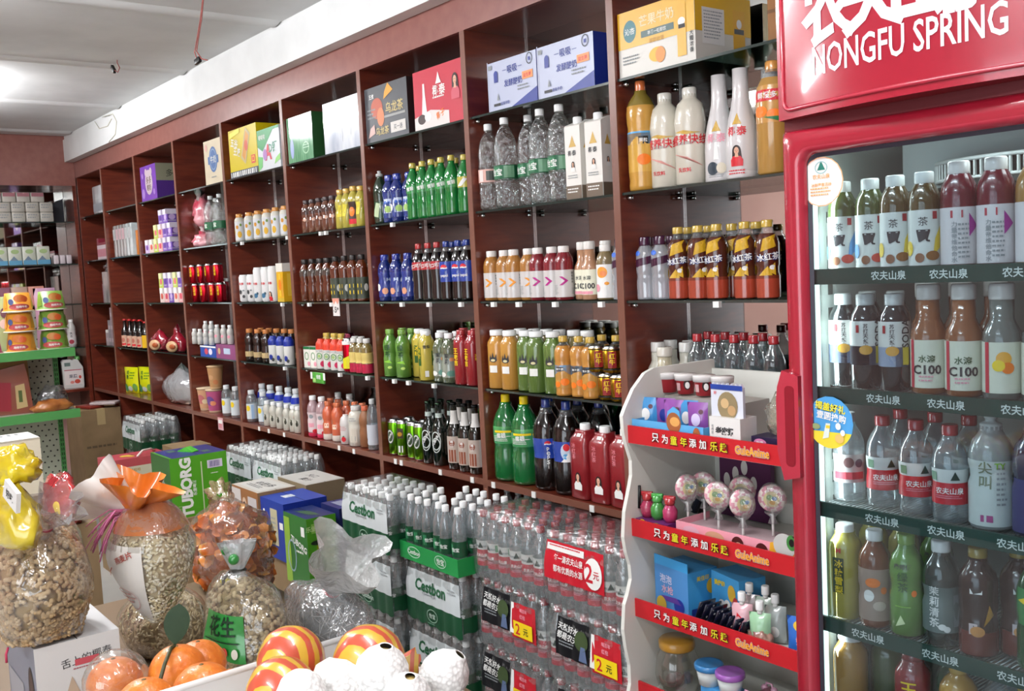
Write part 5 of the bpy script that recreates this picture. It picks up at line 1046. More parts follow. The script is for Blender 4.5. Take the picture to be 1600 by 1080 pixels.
pts = [(FX0+.036, HZ0-.02), (FX0+.036, HZ1+.02), (FX0-.002, HZ1+.03), (FX0-.014, HZ1-.004), (FX0-.017, HZ1-.03), (FX0-.017, HZ0+.03), (FX0-.012, HZ0+.006), (FX0-.002, HZ0-.03)]; hb.prism([(x-1.40, z) for x, z in pts], -.012, .03, FRED2); h_ = hb.build('handle', dr)
hb = MB(); pts = rrect(FX0+.004, FX0+.026, HZ0, HZ1, .009); hb.prism([(x-1.40, z) for x, z in pts], -.0128, -.009, mat('#7c1020', .3)); hb.build('grip_slot', h_)
b = MB(); b.box(FX0+.041, FX0+.046, FY+.046, FY+.054, .58, 1.72, mat('#e8fff8', .3, 'emit', e=2.0), TF); b.build('added_glow_strip', FR)  # added glowing strip, a stand-in source for the fill lights
# evaporator cover with its curved grille
b = MB(); b.box(FX0+.12, FX1-.09, -.36, -.1, 1.66, 1.78, mat('#b9c1c0', .4), TF)
b.build('evaporator_cover', FR)
gr = bpy.data.objects['evaporator_cover']; b = MB(); R_ = .17; GO = -.04
for i in range(34):
    a = PI*(.08+.84*i/33); cx_, cy_ = xm+.06-R_*math.cos(a), .235-R_*math.sin(a)*.5
    b.box(cx_-.0014, cx_+.0014, cy_-.004, cy_+.004, 1.672, 1.70, mat('#cfd4d2', .4))
ring_pts = [(xm+.06-R_*math.cos(PI*i/30), .235-R_*.5*math.sin(PI*i/30), 1.669) for i in range(31)]; b.tube(ring_pts, .004, mat('#cfd4d2', .4), 6); b.tube([(x, y, 1.704) for x, y, _ in ring_pts], .004, mat('#cfd4d2', .4), 6)
b.add([(x, y+.006, 1.67) for x, y, _ in ring_pts]+[(x, y+.006, 1.70) for x, y, _ in ring_pts], [(i, i+1, 31+i+1, 31+i) for i in range(30)], BLACK); b.build('grille', gr)
# shelves with green price strips
FS = [1.509, 1.277, 1.044, .808, .578]
SG_ = mat('#123f36', .35); GL_ = mat('#9aa3a2', .35, 'metal')
for k, z in enumerate(FS):
    b = MB()
    for i in range(54):
        x = FX0+.043+(W-.131)*i/53; b.tube([(x-1.40, .045, z-.006), (x-1.40, .555, z-.006)], .0022, GL_, 5)
    for y in (.06, .28, .53): b.tube([(FX0+.042-1.40, y, z-.010), (FX1-.087-1.40, y, z-.010)], .0035, GL_, 6)
    sh = b.build('wire_shelf', FR)
    b = MB(); b.box(FX0+.043, FX1-.088, FY+.034, FY+.040, z-.026, z+.004, SG_, TF)
    f = plane((0, .034-.0002, 0), (1, 0, 0), (0, 0, 1)); items = []
    us = [(1388, 1482, 1600), (1380, 1478, 1597), (1378, 1478, 1590), (1356, 1469, 1590), (1344, 1459, 1580)][k]
    for u in us:
        xx = xat(u, FY+.034, z-.011); items.append(('text', '农夫山泉', xx-1.40, z-.011, .0165, mat('#d8e2dc', .4), 0, .03))
    b.art(items, f); b.build('price_strip', sh)
# stickers on the glass
def sticker(name, u, v, r, base, rimc, items, ang=0):
    c = aty(u, v, FY+.0225); n = 40
    b = MB(); f = plane((c.x-1.40, c.y+.60, c.z), (math.cos(ang), 0, math.sin(ang)), (-math.sin(ang), 0, math.cos(ang)))
    b.art([('disc', 0, 0, r, r, rimc), ('disc', 0, 0, r*.96, r*.96, base)]+items, f, .0003); return b.build(name, dr)
OC = mat('#e0a468', .5)
s1 = sticker('sticker', 1284, 284, .0475, mat('#ddd8d2', .5), mat('#e8a878', .5), [('poly', [(-.009, .022), (.009, .022), (0, .040)], mat('#1f6a5c', .5)), ('ring', 0, .027, .014, .012, .002, mat('#8ab0b0', .5)), ('text', '农夫山泉', 0, .010, .009, OC), ('text', '冰鲜零售活动', 0, -.006, .007, OC), ('fine', -.024, -.03, .024, -.012, 3, OC)])
s1['label'] = 'round white sticker with a small green triangle'
s2 = sticker('sticker', 1297, 660, .0515, mat('#4a98d0', .5), mat('#4a98d0', .5), [('poly', [(.0515*math.cos(a), .0515*math.sin(a)) for a in np.linspace(PI*1.12, PI*1.88, 14)], mat('#e4cf3a', .5)), ('text', '揭盖好礼', .002, .029, .016, mat('#5a5a20', .5), -.12, .05), ('text', '揭盖好礼', .002, .03, .016, mat('#f0e23a', .5), -.12, .02), ('text', '壹圆换购', .004, .0115, .0155, WHITE, -.12, .03), ('poly', [(-.016, -.034), (-.002, -.03), (.002, -.002), (-.008, -.002)], mat('#d8e2d8', .5)), ('rect', -.008, -.012, .001, -.006, mat('#e0c83a', .5)), ('disc', .022, -.03, .010, .009, mat('#e8b86a', .5)), ('disc', .020, -.006, .006, .007, mat('#dde6ea', .5)), ('disc', .03, -.018, .005, .006, PAPER), ('disc', -.03, -.01, .01, .006, mat('#8a9a6a', .5)), ('disc', -.04, .012, .004, .006, ORG)], .0)
s2['label'] = 'round blue and yellow sticker with an orange drink bottle'
# drinks inside the refrigerator
F0 = len(PLACED)
def frow(pr, us, y, k, desc, where, group, h, rz=.45, jit=.12):
    y = [q-.05 for q in y] if isinstance(y, list) else y-.05
    y = [max(q, -.53) for q in y] if isinstance(y, list) else max(y, -.53)
    rs = row(pr, us, y, FS[k], desc, where, group, h, rz, jit); return rs
def teapi(c1, c2, liq): return bottle('fruit_tea_bottle', 'bottle', 'juice', .172, .0285, liq, mat('#d8dcd8', .2), .60, .87, 'screw', [(.02, .60, mat('#d9dcd6', .4))], [('text', '茶', -.004, .48, .016, INK, 0, .0), ('text', 'π', -.004, .33, .022, INK, 0, .0), ('rect', .012, .5, .02, .58, mat('#a02028', .4)), ('poly', [(.012, .12), (.026, .2), (.028, .44), (.016, .3)], c1), ('disc', .012, .12, .012, .05, c2), ('disc', -.01, .1, .008, .05, mat('#8a5a3a', .4)), ('disc', -.03, .2, .008, .08, c1)])
P = teapi(mat('#5a9ad0', .4), mat('#c84a3a', .4), tint('#7d8a58', '#5a6a38', .6))
frow(P, [1323, 1358], -.46, 0, ('', 'white-labelled tea bottles with blue birds'), 'in the refrigerator', 'blue-bird tea bottles', .17)
P = teapi(mat('#e4c43a', .4), mat('#8a5a2a', .4), tint('#8a7a50', '#6a5830', .6))
frow(P, [1396, 1443], [-.47, -.485], 0, ('', 'white-labelled tea bottles with yellow bananas'), 'in the refrigerator', 'yellow-print tea bottles', .17)
P = bottle('vitamin_drink_bottle', 'bottle', 'juice', .184, .031, gl('#7a1226'), mat('#d8d4d0', .2), .60, .87, 'screw', [(.02, .56, mat('#d8d2d2', .4))], [('rect', -.012, .46, .008, .53, mat('#b02838', .4)), ('poly', [(.018, .5), (.034, .38), (.018, .28)], mat('#a02a8a', .4)), ('vtext', '力量帝维他命水', -.006, .40, .009, LG), ('fine', .0, .05, .02, .4, 8, LG)])
frow(P, [1498, 1556], -.48, 0, ('', 'dark red vitamin drink bottles'), 'in the refrigerator', 'red vitamin drinks in the refrigerator', .18, .3)
P = bottle('vitamin_drink_bottle', 'bottle', 'juice', .184, .031, gl('#b8842c'), mat('#d8d4d0', .2), .60, .87, 'screw', [(.02, .56, mat('#d8d2d2', .4))])
frow(P, [1612], -.48, 0, ('amber vitamin drink bottle cut by the frame edge', ''), 'in the refrigerator', None, .18)
P = bottle('soda_water_bottle', 'bottle', 'juice', .184, .0295, mat('#4a5450', .06, 'film', lo=.3, hi=.8, body='#3a4446'), mat('#c8ccca', .2), .60, .88, 'screw', [(.26, .72, mat('#d4d4ce', .4)), (.26, .46, mat('#5a7aa8', .4))], [('rect', -.018, .60, -.012, .68, mat('#a02028', .4)), ('vtext', '苏打天然水', .0, .67, .0085, INK), ('text', 'SODA', .024, .6, .014, INK, 1.57), ('disc', .0, .42, .012, .05, mat('#d09a3a', .4)), ('rect', .018, .28, .03, .46, mat('#d0b83a', .4))], neck=mat('#4a5450', .06, 'film', lo=.25, hi=.8, body='#3a4446'))
frow(P, [1319, 1357, 1413], [-.46, -.47, -.48], 1, ('', 'soda water bottles with black white labels'), 'in the refrigerator', 'soda water bottles in the refrigerator', .18)
frow(P, [1340, 1388], -.37, 1, ('', 'soda water bottles in the second row'), 'in the refrigerator', 'soda water bottles behind', .18)
def c100(liq, fr): return bottle('lemon_drink_bottle', 'bottle', 'jar', .20, .032, liq, mat('#d6d2cc', .2), .66, .86, 'screw', [(.06, .50, mat('#d9d9c6', .45))], [('rect', -.028, .06, -.020, .5, mat('#c83a48', .4))]+([('disc', .004, .36, .012, .06, mat('#e8a83a', .4)), ('disc', .01, .28, .01, .05, ORG), ('disc', -.004, .3, .01, .05, YEL)] if fr else [('text', '水溶', .004, .33, .0135, mat('#3a5a3a', .4), 0, .02), ('text', 'C100', .004, .23, .016, INK, 0, .03), ('fine', -.01, .1, .02, .17, 2, PNK)]), neck=liq)
PE = mat('#b07a54', .12, 'tint', body='#b07048', lo=.6, hi=.85); CLL = mat('#a8aca4', .12, 'tint', body='#9aa098', lo=.45, hi=.85)
P = c100(PE, False); frow(P, [1456, 1497], [-.475, -.48], 1, ('', 'peach lemon drink bottles with cream labels'), 'in the refrigerator', 'peach lemon drinks in the refrigerator', .2, .35)
P = c100(CLL, True); frow(P, [1543], -.485, 1, ('clear lemon drink bottle with a yellow fruit print', ''), 'in the refrigerator', None, .2, .4, .02)
P = c100(CLL, False); frow(P, [1590], -.485, 1, ('clear lemon drink bottle with a red side stripe', ''), 'in the refrigerator', None, .2, .6, .02)
frow(c100(PE, False), [1440, 1480, 1522], -.37, 1, ('', 'peach lemon drink bottles in the second row'), 'behind', 'peach lemon drinks behind', .2)
NFL = [('rect', -.03, .22, .03, .40, mat('#c0202e', .4)), ('text', '农夫山泉', .006, .34, .0115, WHITE, 0, .03), ('fine', -.018, .25, .03, .29, 2, PNK), ('poly', [(.008, .45), (.024, .45), (.016, .54)], mat('#1c3a30', .4)), ('rect', -.03, .44, -.016, .53, mat('#5a8a6a', .4))]
def nongfu(H, R, cap=gl('#c4202e'), seg=16, nm='water_bottle'): return bottle(nm, 'bottle', 'soda', H, R, WATER, cap, .46, .89, 'screw', [(.20, .42, mat('#c0202e', .4)), (.42, .56, mat('#d8dad6', .4))], [i for i in NFL if i[0] != 'rect' or i[5] is not NFL[0][5]], seg=seg)
P = nongfu(.178, .0315); frow(P, [1380, 1432, 1490], [-.45, -.46, -.5], 2, ('', 'small water bottles with red-white labels'), 'in the refrigerator', 'red-labelled waters in the refrigerator', .17, .4, .25)
frow(P, [1408, 1462, 1515], -.36, 2, ('', 'red-capped water bottles in the second row'), 'in the refrigerator', 'red-capped waters behind', .17)
P = bottle('water_bottle', 'bottle', 'soda', .178, .031, WATER, WCAP, .46, .89, 'screw', [(.22, .54, mat('#b8b0ae', .4))], [('disc', .0, .45, .01, .06, mat('#6a4a4a', .4)), ('rect', -.03, .26, .03, .34, mat('#b83a48', .4)), ('disc', .02, .44, .008, .05, mat('#4a3a4a', .4))])
frow(P, [1322], -.45, 2, ('clear bottle with a cartoon label half behind the blue sticker', ''), 'inside', None, .17)
P = bottle('sport_water_bottle', 'bottle', 'mid', .20, .037, mat('#c2c8c6', .15, 'tint', body='#b4bcba', lo=.6, hi=.85), mat('#b8c0bc', .3), .5, .87, 'sport', [(.04, .62, mat('#c6ceca', .4))], [('vtext', '尖叫', -.006, .56, .022, mat('#7a8268', .4)), ('fine', .012, .2, .03, .56, 8, LG), ('rect', -.014, .08, .006, .14, mat('#a0407a', .4)), ('text', 'TY', .018, .58, .01, LIME)])
frow(P, [1543], -.49, 2, ('white sport water bottle with vertical grey characters', ''), 'in the refrigerator', None, .2, .35, .02)
P = bottle('sport_water_bottle', 'bottle', 'mid', .20, .035, mat('#3a3860', .15, 'tint', body='#2a2a50', lo=.6, hi=.85), mat('#b8a8a8', .3), .5, .87, 'sport', [(.04, .5, mat('#3c3c68', .4))])
frow(P, [1604], -.49, 2, ('dark blue sport water bottle at the frame edge', ''), 'inside', None, .2)
Yt = gl('#c2b418'); P = bottle('yellow_tea_bottle', 'bottle', 'tube', .19, .030, Yt, WCAP, .60, .88, 'screw', (), [('rect', -.012, .28, .010, .66, mat('#24402a', .4)), ('vtext', '冰糖雪梨', 0, .60, .0155, YEL), ('text', 'M', .0, .74, .01, RED)], p=2.8, neck=Yt)
frow(P, [1325], -.48, 3, ('yellow pear tea bottle with a dark green panel', ''), 'in the refrigerator', None, .19, .1, .02)
frow(P, [1341, 1402], -.37, 3, ('', 'yellow tea bottles in the second row'), 'in the refrigerator', 'yellow teas behind', .19)
PT = mat('#8a5a3c', .12, 'tint', body='#8a4a2a', lo=.65, hi=.88)
P = bottle('peach_tea_bottle', 'bottle', 'tea', .19, .031, PT, WCAP, .52, .89, 'screw', [(.08, .62, mat('#a08a7c', .45))], [('disc', .0, .48, .014, .05, ORG), ('disc', -.008, .34, .01, .06, PAPER), ('disc', .012, .24, .012, .05, mat('#c8b8a8', .4)), ('disc', .02, .4, .006, .04, ORG)])
frow(P, [1365], -.485, 3, ('peach tea bottle with an orange and white label', ''), 'in the refrigerator', None, .19, .4, .02)
P = bottle('green_tea_bottle', 'bottle', 'mid', .195, .032, gl('#62a02a'), gl('#8cc044'), .52, .895, 'screw', (), [('vtext', '绿茶', -.004, .60, .018, mat('#2c5a2c', .4)), ('text', '康师傅', -.004, .7, .01, INK), ('poly', [(-.018, .1), (.0, .14), (-.008, .22)], mat('#d8e8b0', .4)), ('disc', .016, .44, .005, .03, ORG), ('rect', -.018, .3, .01, .31, mat('#8ac84a', .4))], neck=gl('#62a02a'))
frow(P, [1417], -.49, 3, ('bright green tea bottle with a lime cap', ''), 'in the refrigerator', None, .19, .4, .02)
frow(P, [1447], -.37, 3, ('second bright green tea bottle behind the front one', ''), 'inside', None, .19)
JT = mat('#5a6a62', .08, 'tint', body='#46544e', lo=.45, hi=.85)
P = bottle('jasmine_tea_bottle', 'bottle', 'mid', .195, .033, JT, WCAP, .52, .89, 'screw', [(.14, .58, mat('#6a7672', .3))], [('vtext', '茉莉清茶', -.010, .54, .017, PAPER), ('disc', .004, .2, .007, .03, WHITE), ('disc', .012, .18, .006, .03, WHITE), ('rect', .024, .2, .036, .5, LG)])
frow(P, [1478], -.495, 3, ('jasmine tea bottle with white characters', ''), 'in the refrigerator', None, .19, .4, .02)
P = bottle('iced_tea_bottle', 'bottle', 'tea', .195, .033, gl('#3c1a12'), gl('#b89a2a'), .50, .905, 'screw', [(.02, .24, gl('#7c2c20'))], [('rect', -.012, .6, .008, .8, PAPER), ('disc', .0, .25, .012, .05, mat('#c88a4a', .4)), ('rect', -.014, .22, .0, .32, mat('#c8b8b8', .4)), ('poly', [(.01, .3), (.028, .4), (.02, .5)], mat('#b8862a', .4))])
frow(P, [1524, 1563], [-.485, -.46], 3, ('', 'dark iced tea bottles'), 'in the refrigerator', 'iced teas in the refrigerator', .19)
P = bottle('green_soda_bottle', 'bottle', 'soda', .215, .033, tint('#2f7a44', '#1a5c30', .7, .88), gl('#c4b02a'), .47, .905, 'screw', [(.38, .68, gl('#2f9a4a'))], [('poly', [(-.03, .58), (-.012, .62), (.028, .62), (.03, .54), (.0, .53)], YEL), ('rect', .002, .42, .026, .5, PAPER), ('bars', .004, .43, .024, .49, 7, INK)])
frow(P, [1592], -.505, 3, ('green soda bottle with a yellow banner label', ''), 'in the refrigerator', None, .21, .3, .02)
P = bottle('juice_bottle', 'bottle', 'tube', .20, .034, gl('#c08a1c'), WCAP, .72, .9, p=2.4)
frow(P, [1331], -.49, 4, ('yellow juice bottle on the lowest refrigerator shelf', ''), 'in view', None, .2)
P = bottle('juice_bottle', 'bottle', 'tube', .195, .034, gl('#46602a'), WCAP, .72, .9, p=2.4)
frow(P, [1372], -.43, 4, ('green juice bottle on the lowest refrigerator shelf', ''), 'in view', None, .2)
P = bottle('red_tea_bottle', 'bottle', 'tube', .195, .034, gl('#a01824'), gl('#a01824'), .6, .9, 'screw', (), [('vtext', '王老吉', -.004, .66, .026, YEL)], p=2.5, neck=gl('#a01824'))
frow(P, [1436], -.5, 4, ('red herbal tea bottle on the lowest refrigerator shelf', ''), 'in view', None, .2, .4, .02)
P = bottle('green_soda_bottle', 'bottle', 'soda', .2, .033, gl('#1c5c34'), gl('#2a6a3c'), .47, .9)
frow(P, [1404, 1480], [-.40, -.44], 4, ('', 'green soda bottles on the lowest shelf'), 'of the refrigerator', 'green sodas below', .2)
P = bottle('orange_juice_bottle', 'bottle', 'round', .2, .033, gl('#d8a01c'), gl('#e8b82a'), .5, .9, 'screw', [(.2, .5, SKY)])
frow(P, [1508, 1580], [-.5, -.49], 4, ('', 'yellow-capped bottles on the lowest shelf'), 'of the refrigerator', 'yellow-capped bottles below', .2)
P = bottle('water_bottle', 'bottle', 'soda', .21, .033, WATER, WCAP, .46, .89); frow(P, [1544], -.46, 4, ('clear white-capped bottle on the lowest refrigerator shelf', ''), '', None, .2)

settle([(FX0+.04, FX1-.05)], (FY+.045, -.09), F0)
# ---------------------------------------------------------------- the candy rack
RK = thing('candy_rack', 'white candy display rack with wavy sides and red shelf strips', 'display rack', (.77, -.28, 0))
TR_ = Matrix.Translation(Vector((-.77, .28, 0))); RW = mat('#dcdcd4', .4); RRED = mat('#b81c24', .4)
prof = [(-.352, 1.262), (-.386, 1.252), (-.43, 1.215), (-.462, 1.17), (-.474, 1.15), (-.472, 1.11), (-.466, 1.082), (-.448, 1.029), (-.449, .99), (-.457, .963), (-.479, .899), (-.487, .833), (-.48, .79), (-.468, .755), (-.466, .717), (-.48, .68), (-.493, .655), (-.501, .589), (-.495, .54), (-.484, .489), (-.484, .44), (-.496, .40), (-.51, .36), (-.51, .04), (-.11, .04), (-.11, 1.262)]
for x in (.478, 1.045):
    b = MB(); b.prism(prof, x, x+.012, RW, TR_, 'x'); b.build('side_panel', RK)
b = MB(); b.box(.49, 1.045, -.122, -.112, .04, 1.238, RW, TR_); b.build('back_panel', RK)
TIERS = [(1.088, 1.124), (.842, .878), (.626, .664), (.404, .44)]
YC = mat('#d8d02a', .4)
for k, (zb, zt) in enumerate(TIERS):
    b = MB(); b.box(.49, 1.045, -.452, -.122, zb-.012, zb-.004, RW, TR_); sh = b.build('shelf', RK)
    b = MB(); b.box(.486, 1.05, -.458, -.453, zb-.010, zt, RRED, TR_)
    f = plane((0, -.4585+.28, 0), (1, 0, 0), (0, 0, 1)); zc = (zb+zt)/2-.004; it = []
    pal = [WHITE, WHITE, YC, YC, WHITE, WHITE, YC, YC]
    vu = [1023, 1041, 1058, 1075, 1093, 1112, 1131, 1150]
    for ch, c_, u in zip('只为童年添加乐趣', pal, [(1024, 1039, 1053, 1068.5, 1083, 1098.5, 1116, 1131.5), (1027, 1041.5, 1055, 1070, 1086, 1101, 1117.5, 1133), (1027, 1041.5, 1056, 1070.5, 1084, 1100.5, 1117, 1132.5), (1029, 1043, 1057, 1071, 1086, 1102, 1118, 1133)][k]):
        x = xat(u, -.4585, zc)-.77
        it.append(('text', ch, x+.0008, zc-.0008, .022, mat('#5a1410', .4), 0, .075)); it.append(('text', ch, x, zc, .0215, c_, 0, .034))
    xg = xat(1176, -.4585, zc)-.77
    it += [('text', 'GuleAnime', xg, zc, .0185, WHITE, 0, .07, .80), ('text', 'GuleAnime', xg, zc, .0185, mat('#7a140c', .4), 0, .045, .80), ('text', 'GuleAnime', xg, zc, .0185, mat('#ffae30', .4), 0, .012, .80)]
    if k: b.art(it, f, .00015)
    else: b.art(it, f, .00015)
    b.build('strip', sh)
for u, k, dx in ((1043, 0, 0),): pass
def on(u, y, zz): return xat(u, y, zz)
# tier one: snack cups, pouches, biscuit box
z0 = TIERS[0][0]
b = MB(); b.box(-.12, .12, -.0015, .0015, 0, .052, SKY); b.box(-.12, .12, .0015, .12, 0, .004, SKY); b.box(-.12, -.117, .0015, .12, 0, .05, SKY); b.box(.117, .12, .0015, .12, 0, .05, SKY)
b.prism([(.0, .05), (.05, .05), (.045, .085), (.025, .095), (.006, .082)], -.0015, .0015, SKY)
b.art([('disc', .026, .055, .024, .026, mat('#9a5a34', .4)), ('disc', .03, .058, .016, .012, mat('#d8a05a', .4)), ('disc', -.07, .02, .02, .012, mat('#9a6a4a', .4)), ('disc', -.02, .02, .016, .012, mat('#9a6a4a', .4)), ('rect', .01, .008, .05, .024, INK), ('text', '巧克力', .03, .016, .011, PAPER), ('disc', .1, .03, .012, .02, mat('#9a5a34', .4))], plane((0, -.0017, 0), (1, 0, 0), (0, 0, 1)))
x = .615; o = b.build('display_tray'); o.location = (x, -.445, z0); tag(o, 'blue display tray of chocolate pouches on the top rack shelf', 'display tray')
def cup(u, y, zz, lab, face):
    t = thing('snack_cup', lab, 'cup', (on(u, y, zz+.03), y, zz), .4, 'red snack cups'); b = MB(); b.lathe([(.021, 0), (.027, .048), (.0285, .049)], mat('#b8323a', .35), 16, c=(0, 0, 0)); b.build('cup_body', t)
    b = MB(); b.lathe([(.0283, .036), (.0295, .049), (.0295, .052), (.0, .0525)], mat('#dcd8d4', .3), 16); b.build('lid', t)
    if face: b = MB(); b.art([('disc', .012, .026, .009, .014, HAIR), ('disc', .013, .024, .006, .009, PAPER), ('rect', -.018, .01, -.006, .03, mat('#c8a0a0', .4))], wrapP([(.0218, 0), (.0278, .05)])); b.build('label', t)
for i, (u, f) in enumerate(((1044, 0), (1071, 1), (1100, 1), (1129, 1))): cup(u, -.30, z0+.105, '%s from left of four red snack cups with white rims' % ORD[i], f)
b = MB(); b.box(-.13, .13, -.05, .05, 0, .1, mat('#a8a49c', .5)); o = b.build('display_box'); o.location = (.64, -.285, z0); tag(o, 'grey box carrying the row of red snack cups', 'box')
PU = mat('#8a4a9a', .3, 'gloss'); BP = mat('#3f8fc8', .3, 'gloss')
for i, (u, m, c) in enumerate(((1013, BP, PAPER), (1036, PU, NAVY), (1054, PU, NAVY), (1071, BP, PAPER), (1091, PU, mat('#d8c8e8', .4)))):
    t = thing('snack_pouch', '%s from left of the snack pouches in the blue tray' % ORD[i], 'pouch', (on(u, -.39, z0+.05), -.39+.012*(i % 2), z0+.004), .3)
    pouch(t, .056, .098, .022, m, [('disc', -.002, .055, .013, .016, c), ('disc', .012, .075, .006, .006, mat('#5a2a3a', .4)), ('poly', [(-.02, .01), (.02, .015), (.01, .035)], mat('#d8b8e0', .4))])
t = thing('biscuit_box', 'white biscuit box with a round cookie window on the top rack shelf', 'box', (.80, -.415, z0), .0)
b = MB(); b.box(-.046, .046, -.03, .03, 0, .082, mat('#dcdad6', .4)); b.art([('text', '老麻奶', .0, .05, .018, INK, 0, .05), ('vtext', '老麻奶', -.036, .06, .007, LG), ('fine', -.03, .012, .03, .034, 3, mat('#7a8ab0', .4)), ('rect', -.046, .0, .046, .004, mat('#4a4a6a', .4))], plane((0, -.0302, 0), (1, 0, 0), (0, 0, 1))); b.build('box_body', t)
b = MB(); b.prism([(-.05, .0), (.045, .0), (.045, .08)]+[(.045-.095*i/14, .086+(.008 if i % 2 else 0)) for i in range(15)]+[(-.05, .08)], -.004, .004, mat('#cfd2dc', .3), Matrix.Translation((0, -.012, .068)))
b.art([('disc', .0, .04, .03, .034, mat('#8a7a5a', .4)), ('disc', -.008, .046, .012, .012, mat('#c8a87a', .4)), ('disc', .012, .03, .012, .012, mat('#b89468', .4)), ('rect', -.05, .078, .045, .09, mat('#1f3a8a', .4)), ('text', '好', -.036, .07, .008, RED)], plane((0, -.0165, .068), (1, 0, 0), (0, 0, 1))); b.build('biscuit_pack', t)
t = thing('candy_box', 'dark purple candy box with a pink oval emblem', 'box', (.915, -.40, z0), .0)
b = MB(); b.box(-.05, .06, -.03, .03, 0, .044, mat('#241a3a', .4)); b.art([('disc', -.025, .03, .018, .01, mat('#c878a0', .4)), ('text', '糖果', -.025, .03, .009, PAPER), ('fine', .015, .012, .05, .02, 1, PAPER), ('poly', [(-.03, .002), (.0, .002), (-.005, .014), (-.02, .01)], mat('#b88a3a', .4))], plane((0, -.0302, 0), (1, 0, 0), (0, 0, 1))); b.build('box_body', t)
t = thing('candy_bag', 'clear candy bag holding a yellow shape, above the purple candy box', 'bag', (.925, -.38, z0+.046)); b = MB(); blob(b, mat('#e2e0d4', .12, 'film', lo=.3, hi=.8, body='#b8b4a4', wr=30), .05, .035, .10, seed=4, rough=.25); b.build('bag_body', t)
b = MB(); b.ball((.015, -.012, .04), .022, mat('#d8bc1c', .35), sz=1.3, sx=1.1); b.ball((.03, -.014, .06), .014, mat('#d8bc1c', .35)); b.build('toy', t)
t = thing('snack_bag', 'navy blue star-patterned snack bag at the back of the rack top', 'bag', (.95, -.22, z0)); b = MB(); b.prism([(-.07, 0), (.08, 0), (.085, .12), (.07, .135), (.03, .125), (-.03, .128), (-.075, .115)], -.03, .03, mat('#1e2a62', .25, 'gloss')); b.art([('disc', -.04+.03*i, .08+.02*(i % 2), .006, .006, PAPER) for i in range(4)], plane((0, -.0303, 0), (1, 0, 0), (0, 0, 1))); b.build('bag_body', t)
# tier two: candy toys and lollipops
z0 = TIERS[1][0]
b = MB(); b.box(-.055, .055, -.03, .03, 0, .035, mat('#6a2a6a', .35)); b.art([('disc', -.03, .03, .01, .006, YEL), ('disc', .02, .028, .012, .007, mat('#8a9a4a', .4))], plane((0, -.0302, 0), (1, 0, 0), (0, 0, 1))); o = b.build('display_tray'); o.location = (.548, -.415, z0); tag(o, 'small purple tray holding the candy bottles', 'display tray')
for i, (u, c1, c2, nm) in enumerate(((1012, '#c02a5a', '#c8202a', 'pink candy bottle with a red cap, near the rack side'), (1028, '#2a9a2a', '#2fae34', 'green candy bottle with a green cap'), (1047, '#c8286a', '#c01c2a', 'magenta candy bottle with a red cap, nearest the lollipops'))):
    t = thing('candy_bottle', nm, 'candy', (on(u, -.415, z0+.06), -.415, z0+.0355), .3); b = MB(); b.lathe([(.014, 0), (.019, .012), (.0195, .03), (.012, .043), (.01, .046)], gl(c1), 14); b.build('body', t)
    b = MB(); b.lathe([(.012, .044), (.014, .05), (.013, .062), (.0, .064)], gl(c2), 12); b.rbox(-.016, .016, -.006, .006, .055, .068, gl(c2), .003); b.build('cap', t)
t = thing('candy_tray', 'pink display tray with portraits under the lollipops', 'display tray', (.775, -.40, z0), 0)
b = MB(); b.box(-.15, .15, -.035, -.032, 0, .05, PNK); b.box(-.15, .15, -.032, .09, .030, .034, mat('#b8a0a4', .5)); b.box(-.15, -.147, -.032, .09, 0, .05, PNK); b.box(.147, .15, -.032, .09, 0, .05, PNK)
b.art([('disc', -.10, .032, .026, .012, mat('#d8a8b8', .4)), ('disc', -.025, .03, .03, .014, mat('#c8987a', .4)), ('disc', .045, .027, .018, .018, mat('#4a1a1a', .4)), ('disc', .047, .022, .011, .010, SKIN), ('disc', .115, .025, .018, .018, mat('#4a1a1a', .4)), ('disc', .117, .02, .011, .010, SKIN), ('fine', -.14, .006, .14, .014, 1, PAPER)], plane((0, -.0352, 0), (1, 0, 0), (0, 0, 1))); b.build('tray_body', t)
def swirl(t, tilt, edge):
    b = MB(); R = .034; seg = 48; rings = 8; vs = []; fs = []; ms = []; A, B_ = mat('#d89aa8', .25, 'gloss'), mat('#e8dcd4', .25, 'gloss')
    for i in range(rings+1):
        th = PI*i/rings
        for k in range(seg):
            a = 2*PI*k/seg; vs.append((R*math.sin(th)*math.cos(a), -.011*math.cos(th), R*math.sin(th)*math.sin(a)))
    for i in range(rings):
        for k in range(seg):
            fs.append((i*seg+k, (i+1)*seg+k, (i+1)*seg+(k+1) % seg, i*seg+(k+1) % seg)); ms.append(A if int((k+i*2.5)/4) % 2 else B_)
    M_ = Matrix.Translation((0, 0, .092)) @ Matrix.Rotation(tilt, 4, 'Z'); b.add(vs, fs, ms, True, M_)
    b.art([('disc', 0, 0, .019, .019, mat('#d8cc9a', .4)), ('disc', -.004, .004, .008, .007, mat('#7aa86a', .4)), ('disc', .007, .002, .006, .005, mat('#4a7aa8', .4)), ('disc', .002, -.008, .007, .005, mat('#d8a84a', .4))], lambda x, z, d: tuple(M_ @ Vector((x, -.0105-d, z)))); b.build('candy', t)
    b = MB(); b.tube([(0, 0, 0), (0, 0, .06)], .003, WHITE, 8); b.build('stick', t)
    b = MB(); b.ball((0, 0, .092), .038, mat('#f0f0f0', .1, 'film', lo=.06, hi=.6, wr=40), sy=.42, seg=16, rings=10); b.lathe([(.02, .059), (.006, .047), (.012, .032)], mat('#f0f0f0', .1, 'film', lo=.1, hi=.6), 10, mod=lambda a, q: 1+.25*math.cos(a*5)); b.build('wrapper', t)
